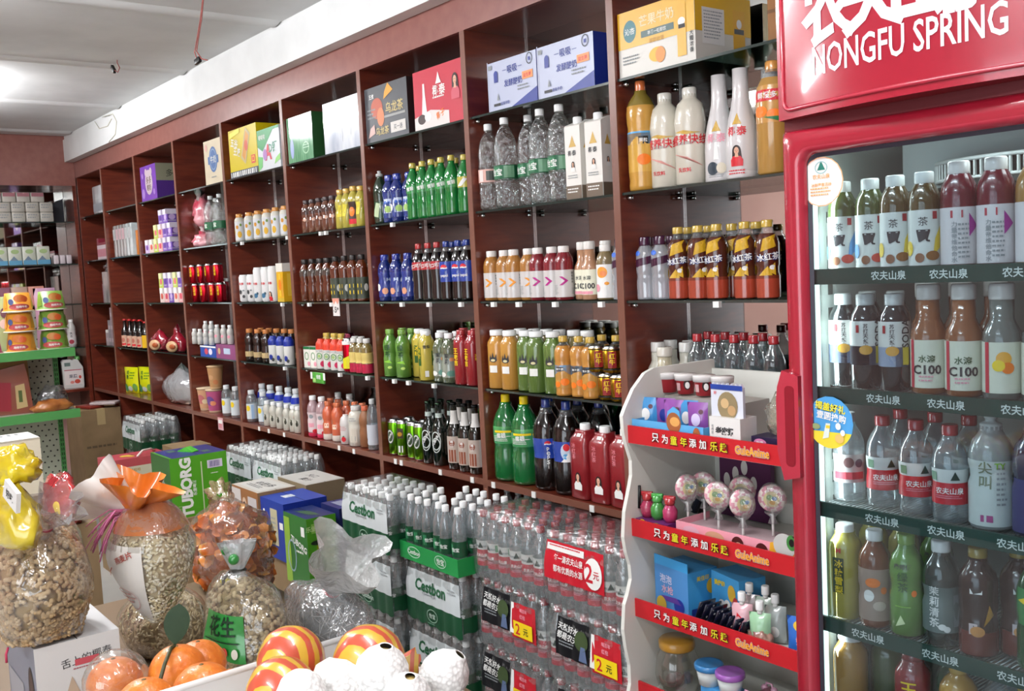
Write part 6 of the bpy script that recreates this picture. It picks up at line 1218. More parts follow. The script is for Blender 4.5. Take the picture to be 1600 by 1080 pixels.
for i, (u, y, dz, tl, nm) in enumerate(((1074, -.385, -.002, 1.25, 'edge-on, nearest the candy bottles'), (1100, -.345, .01, .5, 'half behind the front one'), (1122, -.40, -.002, .5, 'facing front in the middle of the tray'), (1160, -.39, -.012, 1.15, 'edge-on, beside the cartoon box'), (1160, -.33, .02, .5, 'behind the edge-on one'), (1207, -.35, .008, .5, 'alone beside the refrigerator'))):
    t = thing('lollipop', 'wrapped pink swirl lollipop, '+nm, 'lollipop', (on(u, y, z0+.1), y, z0+.035+dz if dz < 0 else z0+.035), 0, 'swirl lollipops'); swirl(t, tl, 0)
t = thing('card_box', 'purple card with white flower prints at the back of the middle shelf', 'card', (.615, -.16, z0)); b = MB(); b.box(-.07, .10, -.008, .008, 0, .16, mat('#5a2a52', .4)); b.art([('disc', -.045+.03*i, .12+.02*((i*7) % 3-1), .011, .02, PAPER) for i in range(4)]+[('disc', -.05, .07, .016, .018, PAPER), ('disc', -.05, .07, .008, .01, mat('#5a2a52', .4)), ('disc', .0, .06, .012, .014, PAPER)], plane((0, -.0082, 0), (1, 0, 0), (0, 0, 1))); b.build('card_body', t)
t = thing('toy', 'dark blue and black toy pieces behind the candy bottles', 'toy', (.56, -.25, z0)); b = MB(); b.tube([(-.04, 0, .02), (-.01, 0, .075), (.03, 0, .06), (.06, 0, .085)], .012, mat('#1c2236', .4), 8); b.tube([(-.05, .03, .01), (.0, .03, .06), (.07, .02, .05)], .01, BLACK, 8); b.build('toy_body', t)
b = MB(); b.prism([(-.045, 0), (.055, 0), (.055, .085), (.035, .095), (.02, .04), (-.02, .055), (-.04, .05)], -.003, .003, mat('#d8a030', .4)); b.art([('disc', .0, .05, .03, .028, mat('#b8bab6', .4)), ('disc', .02, .06, .014, .018, mat('#3a7a3a', .4)), ('disc', .02, .06, .007, .009, BLACK), ('disc', .04, .03, .014, .012, RED), ('poly', [(.02, .075), (.05, .085), (.05, .06)], BLACK), ('poly', [(-.03, .0), (.055, .0), (.055, .02), (.0, .026)], mat('#dcd8d0', .4)), ('disc', -.03, .012, .006, .008, INK)], plane((0, -.0032, 0), (1, 0, 0), (0, 0, 1)))
o = b.build('display_card'); o.location = (.955, -.435, z0); tag(o, 'white and orange candy display card with a green eye shape', 'display card')
# tier three: toy box, glitter packets, drink pouches
z0 = TIERS[2][0]
t = thing('toy_box', 'light blue toy box with yellow and white lettering on the third shelf', 'box', (.60, -.36, z0), -.12)
b = MB(); b.box(-.085, .045, -.05, .05, 0, .125, mat('#3f9ad4', .35), front=mat('#4a86c0', .35)); b.art([('text', '泡泡', -.04, .092, .022, mat('#c8c8e0', .4), 0, .04), ('text', '水枪', -.035, .065, .022, mat('#d8a8b8', .4), 0, .04), ('disc', -.06, .02, .02, .022, mat('#c8a83a', .4)), ('disc', .01, .03, .02, .02, NAVY), ('poly', [(-.06, .045), (.0, .05), (.02, .035), (-.04, .034)], mat('#5a3a8a', .4))], plane((0, -.0502, 0), (1, 0, 0), (0, 0, 1)))
b.art([('text', '美佳印', .0, .105, .013, YEL, 0, .04), ('disc', .03, .08, .018, .02, mat('#d8b03a', .4)), ('rect', -.04, .0, .04, .03, NAVY)], plane((.0452, 0, 0), (0, 1, 0), (0, 0, 1))); b.build('box_body', t)
b = MB(); b.box(-.085, .045, -.05, -.048, .125, .15, mat('#3f9ad4', .35)); b.build('flap', t)
t = thing('toy_box', 'second blue toy box with a yellow figure behind the first', 'box', (.72, -.32, z0), -.25); b = MB(); b.box(-.055, .06, -.04, .04, 0, .125, mat('#4aa0d8', .35)); b.art([('text', '美佳印', -.02, .10, .014, YEL, .05, .05), ('disc', .03, .085, .016, .022, mat('#d8b03a', .4)), ('disc', .045, .06, .012, .02, mat('#b83a3a', .4)), ('disc', -.01, .05, .014, .01, PAPER), ('disc', .012, .055, .012, .01, PAPER)], plane((0, -.0402, 0), (1, 0, 0), (0, 0, 1))); b.build('box_body', t)
for i in range(8):
    t = thing('candy_packet', '%s from the toy box of the leaning black packets with starry print' % ORD[i], 'packet', (.665+.021*i, -.405-.002*i, z0+.001), -.15, 'black starry packets')
    b = MB(); M_ = Matrix.Rotation(.42, 4, 'Y'); b.rbox(-.003, .003, -.022, .03, 0, .075-.002*i, mat('#15182c', .2, 'gloss'), .002, 1, M_); b.build('packet_body', t)
    b = MB(); f = lambda x, z, d: tuple(M_ @ Vector((.0032+d, x, z))); g = lambda x, z, d: tuple(M_ @ Vector((x, -.0222-d, z)))
    b.art([('disc', -.01+.012*j, .02+.016*((j*2+i) % 4), .003, .003, PAPER) for j in range(4)]+[('poly', [(-.02, .0), (.03, .0), (.02, .02), (-.01, .026)], mat('#5a6a9a', .4))], f); b.build('print', t)
DP = [('#d8a8b0', 'pink', 1160, -.41, .09), ('#9ac8a0', 'mint green', 1188, -.42, .085), ('#c8b8b8', 'pale pink', 1172, -.37, .10), ('#b8c8b8', 'pale green', 1197, -.36, .10), ('#b0b8b4', 'grey white', 1212, -.37, .09)]
for i, (c, nm, u, y, h) in enumerate(DP):
    t = thing('drink_pouch', '%s jelly drink pouch with a white spout cap' % nm, 'pouch', (on(u, y, z0+.05), y, z0), .4)
    pouch(t, .052, h, .03, mat(c, .25, 'gloss'), [('poly', [(-.016, .03), (.0, .03), (.006, .055), (-.01, .07)], RED)] if i == 0 else [('disc', 0, .03, .012, .014, PAPER)])
    b = MB(); b.lathe([(.006, h-.003), (.006, h+.006)], WHITE, 10); b.build('spout', t); b = MB(); cap_mesh(b, .0095, h+.006, h+.028, WCAP, 10); b.build('cap', t)
t = thing('snack_bag', 'blue and yellow snack bag beside the refrigerator on the third shelf', 'bag', (.985, -.41, z0), .3); pouch(t, .085, .10, .035, mat('#2a6ac0', .3, 'gloss'), [('disc', .0, .082, .026, .014, mat('#d8b03a', .4)), ('text', '好吃', .0, .05, .018, PNK, .1), ('text', '香脆', .0, .022, .018, YEL, .1)])
t = thing('candy_bag', 'brownish wrapped candy lying before the drink pouches', 'bag', (.865, -.42, z0)); b = MB(); blob(b, noisy('brown_wrap', '#8a5a5a', '#c8a08a', 30, .2, coat=.6), .035, .025, .045, seed=11, rough=.3); b.build('bag_body', t)
# tier four: glass jar, slime tubs, animal bottles
z0 = TIERS[3][0]
t = thing('candy_jar', 'round clear jar with a gold screw lid on the bottom rack shelf', 'jar', (.556, -.375, z0))
b = MB(); b.lathe([(.03, 0), (.052, .015), (.060, .05), (.055, .095), (.044, .118), (.042, .125)], mat('#e0e0d8', .06, 'film', lo=.16, hi=.7, body='#b0b0a4'), 22); b.build('body', t)
b = MB(); b.lathe([(.046, .122), (.048, .126), (.048, .142), (.044, .147), (0, .148)], mat('#b8862a', .3, 'gloss'), 22); b.build('lid', t)
b = MB()
for i in range(9): b.ball((.028*math.cos(i*2.4)*((i % 3)/2.5+.2), .028*math.sin(i*2.4)*((i % 3)/2.5+.2), .02+.012*(i % 3)), .016, mat(['#7a2a3a', '#9a4a5a', '#5a2a30'][i % 3], .3), seg=8, rings=6)
b.build('candy', t)
b = MB(); b.box(-.11, .11, -.03, .03, 0, .075, mat('#4a9ad8', .35)); b.art([('disc', -.02, .05, .014, .012, RED), ('disc', .04, .04, .016, .016, PAPER), ('poly', [(-.09, 0), (-.03, 0), (-.05, .04), (-.1, .035)], YEL), ('disc', .08, .03, .014, .012, PNK)], plane((0, -.0302, 0), (1, 0, 0), (0, 0, 1))); o = b.build('display_box'); o.location = (.79, -.40, z0); o.rotation_euler.z = -.05; tag(o, 'blue cartoon display box under the slime tubs', 'box')
for u, c, nm, y in ((1108, '#2f7ab4', 'blue', -.405), (1141, '#9a5ab0', 'purple', -.408)):
    t = thing('slime_tub', 'clear slime tub with a %s lid' % nm, 'tub', (on(u, y, z0+.11), y, z0+.0755)); b = MB(); b.lathe([(.026, 0), (.033, .043)], mat('#cfd6d4', .2), 20); b.build('body', t)
    b = MB(); b.lathe([(.0345, .038), (.037, .041), (.037, .051), (.034, .054), (.03, .0525), (0, .0525)], mat(c, .3, 'gloss'), 20); b.build('lid', t)
AN = mat('#c898ac', .3, 'gloss')
for i, (u, y, s, nm) in enumerate(((1170, -.42, 1.0, 'pink animal-shaped candy bottle, nearest the slime tubs'), (1203, -.35, 1.0, 'dusky pink animal-shaped candy bottle at the back'), (1209, -.42, .8, 'small pink animal-shaped candy bottle beside the refrigerator'))):
    t = thing('candy_bottle', nm, 'candy', (on(u, y, z0+.05), y, z0)); b = MB(); b.lathe([(.02, 0), (.03, .02), (.026, .045), (.030, .06), (.028, .075), (.012, .09)], AN if i != 1 else mat('#8a5a66', .3, 'gloss'), 16)
    b.ball((-.014, 0, .088), .009, AN); b.ball((.014, 0, .088), .009, AN); b.build('body', t)
    b = MB(); b.tube([(-.01, 0, .088), (-.008, 0, .102), (.008, 0, .102), (.01, 0, .088)], .003, AN, 6); b.build('hanging_loop', t)
    b = MB(); f = wrapP([(.02, 0), (.03, .02), (.026, .045), (.03, .06), (.028, .075)]); b.art([('disc', -.004, .062, .004, .006, BLACK), ('disc', .012, .062, .004, .006, BLACK)], f, .001); b.build('eyes', t)
t = thing('clip', 'thin black clip stuck to the rack side panel', 'clip', (.492, -.43, .90)); b = MB(); b.tube([(.0, 0, 0), (0, .004, .06)], .004, BLACK, 6); b.build('rod', t)
# ---------------------------------------------------------------- the back wall: shelving and the green shelf stand
BS = thing('back_shelving', 'dark wooden shelving with mirror panels against the back wall', 'shelving', (-6.29, -.8, 0)); TB = Matrix.Translation(Vector((6.29, .8, 0)))
b = MB(); b.box(-6.31, -6.29, -3.2, -.001, 2.385, ZC, WOODH, TB); b.build('header_panel', BS)
b = MB(); b.box(-6.60, -6.31, -3.2, 0, 2.385, 2.40, WOOD, TB); b.build('top_panel', BS)
ys = [-.0005, -.80, -1.50, -2.2, -2.8, -3.2]
for y in ys[1:]:
    b = MB(); b.box(-6.60, -6.29, y-.03, y, 0, 2.385, WOOD, TB); b.build('divider_panel', BS)
b = MB(); b.box(-6.60, -6.293, -.03, -.001, 0, 2.385, WOOD, TB); b.build('divider_panel', BS)
for y0, y1 in ((-.80, -.032), (-1.5, -.83), (-2.2, -1.53)):
    b = MB(); b.box(-6.61, -6.600, y0, y1, .72, 2.385, MIRROR, TB); b.build('mirror_back', BS)
    b = MB(); b.box(-6.6, -6.29, y0, y1, .695, .72, WOOD, TB); b.build('shelf_board', BS)
    for z in (1.06, 1.42, 1.75, 2.095):
        b = MB(); b.box(-6.598, -6.305, y0+.002, y1-.002, z-.008, z, GLASS, TB); b.box(-6.305, -6.303, y0+.002, y1-.002, z-.008, z, mat('#26332f', .1, 'gloss'), TB); b.build('glass_shelf', BS)
def bbox(x0, x1, y0, y1, z0, h, m, nm, lab, group=None, art=None, cat='pack'):
    b = MB(); b.rbox(-(x1-x0)/2, (x1-x0)/2, -(y1-y0)/2, (y1-y0)/2, 0, h, m, .008, 2)
    if art: b.art(art, plane(((x1-x0)/2+.0005, 0, 0), (0, 1, 0), (0, 0, 1)))
    o = b.build(nm); o.location = ((x0+x1)/2, (y0+y1)/2, z0); return tag(o, lab, cat, group)
TP = noisy('tissue_film', '#a8a49a', '#c8c4ba', 9, .3, coat=.4); RB = mat('#a06a72', .4)
k = 0
for lev in range(3):
    for i in range(5 if lev < 2 else 4):
        y1 = -.18-.105*i-(0 if lev < 2 else .06)
        m = [('rect', -.045, .045, .045, .075, RB)] if lev == 2 else [('fine', -.04, .02, .04, .06, 2, LG)]
        bbox(-6.50, -6.33, y1-.10, y1, 2.096+lev*.0795, .079, TP, 'tissue_pack', '%s from right in the %s row of pale tissue packs on the back shelf' % (ORD[i], ('bottom', 'middle', 'top')[lev]), 'pale tissue packs', m)
b = MB(); b.prism([(-.22, .0), (-.07, .0), (-.07, .20), (-.13, .165), (-.2, .13)], -.05, .05, mat('#23262e', .5), axis='x'); o = b.build('dark_box'); o.location = (-6.545, -.0, 2.096); o.location.y = .01; tag(o, 'dark slanted box behind the pale tissue packs', 'box')
for i in range(5):
    y1 = -.235-.105*i
    bbox(-6.50, -6.32, y1-.10, y1, 1.751, .15, noisy('napkin_film', '#b4b8a8', '#d0d2c6', 8, .3, coat=.4), 'napkin_pack', '%s from right of the napkin packs with blue waves' % ORD[i], 'napkin packs with blue waves', [('rect', -.048, .004, .048, .04, mat('#5a94b4', .4)), ('poly', [(-.04, .04), (-.01, .075), (.02, .04)], mat('#6a7a8a', .4)), ('disc', .0, .11, .03, .018, mat('#9ab07a', .4))])
for i in range(3): bbox(-6.40, -6.34, -.205+.05*i, -.165+.05*i, 1.751, .075, mat('#d4c8cc', .4), 'soap_box', '%s from left of three small pale boxes beside the napkin packs' % ORD[i], 'small pale boxes', cat='box')
for i in range(3):
    bbox(-6.46, -6.33, -.42-.125*i, -.30-.125*i, 1.421, .16, mat(['#c88a7a', '#b89a8a', '#8a5a6a'][i], .4), 'paper_pack', '%s from right of the packs on the middle back shelf' % ORD[i], 'middle back shelf packs')
P = bottle('detergent_bottle', 'bottle', 'mid', .23, .036, gl('#d4d2cc', .3), WCAP, .5, .9, 'screw', [(.1, .6, mat('#cfcac8', .4))], [('disc', 0, .2, .02, .08, mat('#a83a4a', .4)), ('vtext', '洗洁', 0, .5, .02, INK)], neck=gl('#d4d2cc', .3))
P.put((-6.40, -.105, 1.061), 1.2, 'white detergent bottle standing before the back shelf mirror', None)
P.put((-6.40, -.225, 1.061), 1.0, 'white detergent bottle half hidden by the noodle tubs', None)
P = bottle('lotion_bottle', 'bottle', 'juice', .10, .025, gl('#dcd8d4', .3), WCAP, .6, .88)
P.put((-6.40, -.235, 1.421), 1., 'small white bottle on the middle back shelf', None); P.put((-6.41, -.29, 1.421), 1., 'small white bottle left of another white bottle', None)
t = thing('detergent_jug', 'white plastic jug with a handle and red fruit label', 'jug', (-6.40, -.04, .7215), PI/2-.15); t.location.y = -.125
b = MB(); b.prism([(-.075, 0), (.075, 0), (.08, .02), (.08, .17), (.06, .205), (.045, .235), (.02, .24), (.0, .232), (-.01, .24), (-.065, .24), (-.08, .22)], -.045, .045, gl('#e0e0dc', .3)); b.build('body', t)
b = MB(); b.art([('rect', -.06, .185, -.015, .215, mat('#5a6a64', .5))], plane((0, -.0452, 0), (1, 0, 0), (0, 0, 1))); b.build('handle_hole', t)
b = MB(); b.lathe([(.022, .225), (.024, .235), (.022, .262), (0, .264)], gl('#4a9a3a'), 14, c=(.045, 0, 0)); b.build('cap', t)
b = MB(); b.art([('rect', -.065, .03, .068, .155, mat('#dcd2d0', .4)), ('rect', -.065, .148, .068, .155, mat('#b04a5a', .4)), ('text', '果蔬', .0, .10, .03, mat('#4a4a5a', .4)), ('disc', .03, .055, .022, .018, mat('#c04a3a', .4)), ('disc', -.01, .05, .016, .012, mat('#d8847a', .4)), ('disc', .052, .09, .01, .014, mat('#c84a3a', .4))], plane((0, -.0453, 0), (1, 0, 0), (0, 0, 1))); b.build('label', t)
# green shelf stand with a pegboard back
GS = thing('shelf_stand', 'green metal shelf stand with a pegboard back', 'display shelf', (-4.4, -1.3, 0)); TG = Matrix.Translation(Vector((4.4, 1.3, 0)))
GG = mat('#4f9450', .4); 
def pegmat():
    m = bpy.data.materials.new('pegboard'); m.use_nodes = True; N = m.node_tree.nodes; L = m.node_tree.links; bs = N['Principled BSDF']
    tc = N.new('ShaderNodeTexCoord'); sx = N.new('ShaderNodeSeparateXYZ'); L.new(tc.outputs['Object'], sx.inputs[0])
    def math_(op, a, b_=None):
        n = N.new('ShaderNodeMath'); n.operation = op
        for i, q in enumerate((a, b_)):
            if q is None: continue
            if isinstance(q, (int, float)): n.inputs[i].default_value = q
            else: L.new(q, n.inputs[i])
        return n.outputs[0]
    zr = math_('DIVIDE', sx.outputs[2], .034); odd = math_('MULTIPLY', math_('MODULO', math_('FLOOR', zr), 2.0), .5)
    fz = math_('SUBTRACT', math_('FRACT', zr), .5); fy = math_('SUBTRACT', math_('FRACT', math_('ADD', math_('DIVIDE', math_('ADD', sx.outputs[1], 10.0), .04), odd)), .5)
    d = math_('ADD', math_('MULTIPLY', fz, fz), math_('MULTIPLY', math_('MULTIPLY', fy, fy), 1.4)); hole = math_('LESS_THAN', d, .028)
    mx = N.new('ShaderNodeMix'); mx.data_type = 'RGBA'; L.new(hole, mx.inputs[0]); mx.inputs[6].default_value = lin('#b9bdac')+(1,); mx.inputs[7].default_value = lin('#2c2e2a')+(1,)
    L.new(mx.outputs[2], bs.inputs['Base Color']); bs.inputs['Roughness'].default_value = .45; return m
PEG = pegmat()
GY = -.694
b = MB(); b.box(-4.41, -4.39, -2.1, GY-.03, .10, 1.42, PEG, TG); b.build('pegboard', GS)
for y in (GY-.03, -1.6):
    b = MB(); b.box(-4.43, -4.385, y, y+.03, 0, 1.42, GG, TG)
    for i in range(44): b.box(-4.3848, -4.3846, y+.007, y+.012, .1+i*.03, .118+i*.03, mat('#1f3a20', .6), TG); b.box(-4.3848, -4.3846, y+.018, y+.023, .1+i*.03, .118+i*.03, mat('#1f3a20', .6), TG)
    b.build('post', GS)
b = MB(); b.box(-4.43, -3.98, -2.1, GY, 0, .10, GG, TG); b.build('base', GS)
for z in (.772, 1.143):
    b = MB(); b.box(-4.385, -3.99, -2.1, GY+.005, z+.038, z+.046, mat('#b9bdac', .45), TG); b.box(-3.99, -3.975, -2.1, GY+.008, z, z+.052, GG, TG); b.build('shelf', GS)
# upturned noodle tubs in stacks of three
def tub(c1, c2, c3):
    t = thing('noodle_tub', 'noodle_tub', 'noodle tub', group='upturned noodle tubs'); b = MB(); pr = [(.086, .002), (.0855, .008), (.078, .012), (.066, .112), (.0, .114)]
    b.lathe(pr, mat(c1, .4), 24); b.build('tub_body', t)
    b = MB(); b.lathe([(.0885, 0), (.0885, .004), (.086, .006)], mat('#d8d4c8', .3), 24); b.build('rim', t)
    f = wrapP([(.0785, .012), (.0665, .112)]); b = MB()
    b.art([('disc', .0, .03, .06, .018, mat('#b04848', .4)), ('disc', .005, .08, .035, .022, mat(c3, .4)), ('disc', .03, .075, .02, .018, mat('#c85a2a', .4)), ('disc', -.045, .06, .016, .018, mat('#4a5a8a', .4)), ('poly', [(-.11, .02), (-.07, .03), (-.075, .1), (-.1, .09)], mat(c2, .4)), ('poly', [(.07, .02), (.12, .02), (.1, .09), (.08, .08)], mat(c2, .4)), ('text', '泡椒牛肉', .01, .03, .014, PAPER)], f, .0006); b.build('print', t)
    return Proto(t)
PA, PB = tub('#d08a2c', '#d89a3a', '#c87030'), tub('#6a8a34', '#7a9a3c', '#b87a3a')
for j, (y, P, nm) in enumerate(((-.772, PB, 'green'), (-.955, PA, 'orange'), (-1.14, tub('#8a3a5a', '#9a4a6a', '#c87030'), 'maroon'))):
    for lev in range(3 if j < 2 else 1):
        P.put((-4.09, y, 1.1895+lev*.1185), 1.2+.2*lev-.1*j, '%s upturned %s noodle tub in its stack on the green shelf' % (('bottom', 'middle', 'top')[lev], nm) if j < 2 else 'maroon noodle tub beside the orange stack', 'upturned noodle tubs')
for i, (y, c, h, w, nm) in enumerate(((-.70, '#b088a8', .37, .115, 'pale purple snack packet with a figure print'), (-.83, '#b8a888', .34, .10, 'beige snack packet behind the green noodle tubs'), (-.95, '#a8b888', .33, .12, 'pale green snack packet behind the orange noodle tubs'), (-1.08, '#6a5a8a', .35, .12, 'violet snack packet on the green shelf'))):
    t = thing('snack_packet', nm, 'packet', (-4.29, y-.06, 1.1895), PI/2); pouch(t, w*1.1, h, .05, mat(c, .35, 'gloss'), [('disc', .01, h*.7, .02, .03, mat('#6a4a5a', .4)), ('disc', .01, h*.5, .03, .03, mat('#e0c8c8', .4)), ('poly', [(-.04, h*.3), (.04, h*.3), (.03, h*.42), (-.03, h*.4)], mat('#c86a3a', .4))])
z = .8185
t = thing('dried_food_bag', 'red-brown gift bag of dried food with a window', 'bag', (-4.14, -1.03, z), PI/2-.2); b = MB(); b.prism([(-.12, 0), (.12, 0), (.105, .2), (.09, .30), (-.10, .26)], -.03, .03, mat('#7a3a26', .35, 'gloss')); b.build('bag_body', t)
b = MB(); b.art([('poly', [(-.10, .03), (.0, .02), (.01, .19), (-.08, .2)], mat('#8a1e2c', .4)), ('poly', [(.03, .03), (.09, .04), (.08, .18), (.03, .17)], mat('#b8a070', .4)), ('rect', .045, .07, .065, .14, mat('#4a5a2a', .4))], plane((0, -.0302, 0), (1, 0, 0), (0, 0, 1))); b.build('print', t)
t = thing('dried_food_bag', 'tan paper bag standing behind the red-brown gift bag', 'bag', (-4.28, -1.02, z), PI/2); b = MB(); b.prism([(-.12, 0), (.13, 0), (.12, .36), (-.11, .34)], -.03, .03, mat('#a8814e', .5)); b.build('bag_body', t)
t = thing('dried_food_bag', 'clear bag of dark dried mushrooms on the green shelf', 'bag', (-4.20, -.79, z)); b = MB(); blob(b, mat('#e0dcd8', .1, 'film', lo=.12, hi=.6, wr=20), .07, .09, .14, seed=21, rough=.25); b.build('bag_body', t)
b = MB(); rr = random.Random(3); nut = noisy('dried_mushroom', '#2c1c18', '#5a4038', 30, .7)
for i in range(26): b.ball((rr.uniform(-.04, .04), rr.uniform(-.06, .06), rr.uniform(.02, .10)), rr.uniform(.016, .026), nut, seg=8, rings=5, sz=.6)
o = b.build('dried_mushrooms', t); o['kind'] = 'stuff'
t = thing('snack_bag', 'orange snack bag lying in front of the dried mushrooms', 'bag', (-4.055, -.82, z), .1); b = MB(); blob(b, noisy('orange_snack', '#8a4a24', '#c07a3a', 14, .3, coat=.6), .045, .11, .07, seed=23, rough=.3); b.build('bag_body', t)
# corner carton and things on it
t = thing('cardboard_carton', 'big brown cardboard carton standing in the shelf corner', 'carton', (-5.74, -.16, 0), 0); CB = noisy('cardboard', '#7d6647', '#8c7352', 6, .75)
b = MB(); b.box(-.22, .22, -.145, .145, 0, .62, CB); b.art([('fine', -.12, .30, .12, .34, 1, mat('#5a4a34', .7)), ('rect', -.13, .12, .13, .123, mat('#5a4a34', .7)), ('fine', -.1, .05, .1, .1, 2, mat('#5a4a34', .7))], plane((.2202, 0, 0), (0, 1, 0), (0, 0, 1))); b.build('carton_body', t)
b = MB(); b.box(-.22, .22, -.03, .03, .6202, .6206, mat('#b09a70', .4)); b.box(.2202, .2206, -.03, .03, .5, .6206, mat('#b09a70', .4)); b.build('packing_tape', t)
for i, (x, y, rz, c, nm) in enumerate(((-5.66, -.20, .3, '#7a2a20', 'flat dark red packet lying on the big carton'), (-5.84, -.08, -.2, '#8a3a2a', 'second flat red packet at the back of the carton'), (-5.60, -.10, .9, '#b8a8a8', 'pale card lying on the big carton'))):
    b = MB(); b.rbox(-.10, .10, -.06, .06, 0, .022, mat(c, .4), .006); o = b.build('packet'); o.location = (x, y, .6212+.0225*(i == 2)); o.rotation_euler.z = rz; tag(o, nm, 'packet')
for i in range(3): bbox(-5.58+.0, -5.46, -.03+.0, .03, .0, .5, CB, 'cardboard_carton', '', None) if False else None
# ---------------------------------------------------------------- floor stacks of drink packs and boxes
CG = mat('#14482c', .35); CWH = mat('#cdd3d4', .35)
def pk_bottle_meshes(H, R, cap, labs, arts, prof='water', p=2):
    pr = [(r*R, z*H) for r, z in PROF[prof]]
    b = MB(); b.lathe(pr, WATER, 12, caps=True); bo = b.build('bottle')
    b = MB(); cap_mesh(b, .47*R, H*.90, H, cap, 10); cp = b.build('cap', bo)
    b = MB()
    for z0, z1, m in labs: b.lathe([(interp(pr, z0*H)+.0006, z0*H), (interp(pr, z1*H)+.0006, z1*H)], m, 12, caps=False)
    if arts:
        f = wrapP(pr); b.art(metres(arts, H), lambda x, z, d: f(x, z, d+.0006))
    lb = b.build('label', bo); return bo, [cp, lb]
CB_H = .225
cproto = pk_bottle_meshes(CB_H, .0285, WCAP, [(.26, .50, CG)], [('rect', -.016, .30, -.002, .46, mat('#2f7a50', .4)), ('text', '怡宝', .006, .38, .014, WHITE)])
nproto = pk_bottle_meshes(.225, .0295, gl('#b8303c'), [(.18, .42, mat('#b03240', .4)), (.42, .56, mat('#cfd0cc', .4))], [('text', '农夫山泉', .0, .34, .0105, WHITE, 0, .03), ('fine', -.016, .24, .022, .28, 2, PNK), ('poly', [(-.010, .45), (.010, .45), (0, .54)], mat('#1c3a30', .4)), ('rect', .028, .44, .042, .54, mat('#6a9a7a', .4))], 'soda')
UNUSED = [cproto, nproto]
def put_bottle(proto, parent, loc, rz):
    bo, kids = proto
    if bo.parent is None and not bo.get('taken'): r = bo; r['taken'] = 1; ks = kids
    else:
        r = bo.copy(); COL.objects.link(r); ks = []
        for c in kids: q = c.copy(); COL.objects.link(q); q.parent = r; ks.append(q)
    r.parent = parent; r.location = loc; r.rotation_euler = (0, 0, rz)
    return r
def film(b, w, d, h, m, bul=.004, n=6, top=True):
    """shrink film drawn over the bottles: sides follow them, the top dips between the caps"""
    N = 24; vs = []; per = []
    for s in range(4):
        for i in range(N):
            t = i/N
            if s == 0: x, y, nx, ny, L_, k_ = -w/2+w*t, -d/2, 0, -1, w, n
            elif s == 1: x, y, nx, ny, L_, k_ = w/2, -d/2+d*t, 1, 0, d, max(2, round(n*d/w))
            elif s == 2: x, y, nx, ny, L_, k_ = w/2-w*t, d/2, 0, 1, w, n
            else: x, y, nx, ny, L_, k_ = -w/2, d/2-d*t, -1, 0, d, max(2, round(n*d/w))
            bu = bul*abs(math.sin(PI*t*k_)); per.append((x+nx*bu, y+ny*bu))
    Zs = [0.001, .02, h*.35, h*.6, h*.78, h*.9, h+.003]; sc = [.97, 1, 1, 1, .985, .95, .90]
    for z, s_ in zip(Zs, sc):
        for x, y in per: vs.append((x*s_, y*s_, z))
    M_ = len(per); fs = []
    for k in range(len(Zs)-1):
        for i in range(M_): j = (i+1) % M_; fs.append((k*M_+i, k*M_+j, (k+1)*M_+j, (k+1)*M_+i))
    if top: fs.append(tuple((len(Zs)-1)*M_+i for i in range(M_)))
    b.add(vs, fs, m, True)
def front_sheet(b, w, d, h, z0, z1, m, x0=0., x1=1., n=6, off=.0022, wav=.0, side=False):
    N = 30; vs = []; K = 6
    for k in range(K+1):
        z = z0+(z1-z0)*k/K; q = z/h; s_ = 1 if q < .6 else 1-(q-.6)*.22
        for i in range(N+1):
            t = x0+(x1-x0)*i/N; bu = .004*abs(math.sin(PI*t*n))
            zz = z+(wav*math.sin(PI*t*n*2)*.5*(1-k/K))
            vs.append(((-w/2+w*t)*s_, (-d/2-bu)*s_-off, zz) if not side else ((w/2+bu)*s_+off, (-d/2+d*t)*s_, zz))
    b.add(vs, [(k*(N+1)+i, k*(N+1)+i+1, (k+1)*(N+1)+i+1, (k+1)*(N+1)+i) for k in range(K) for i in range(N)], m, True)
    return lambda x, z, dd: ((-w/2+w*.5+x)*(1 if z/h < .6 else 1-(z/h-.6)*.22), -d/2*(1 if z/h < .6 else 1-(z/h-.6)*.22)-.0065-dd, z)
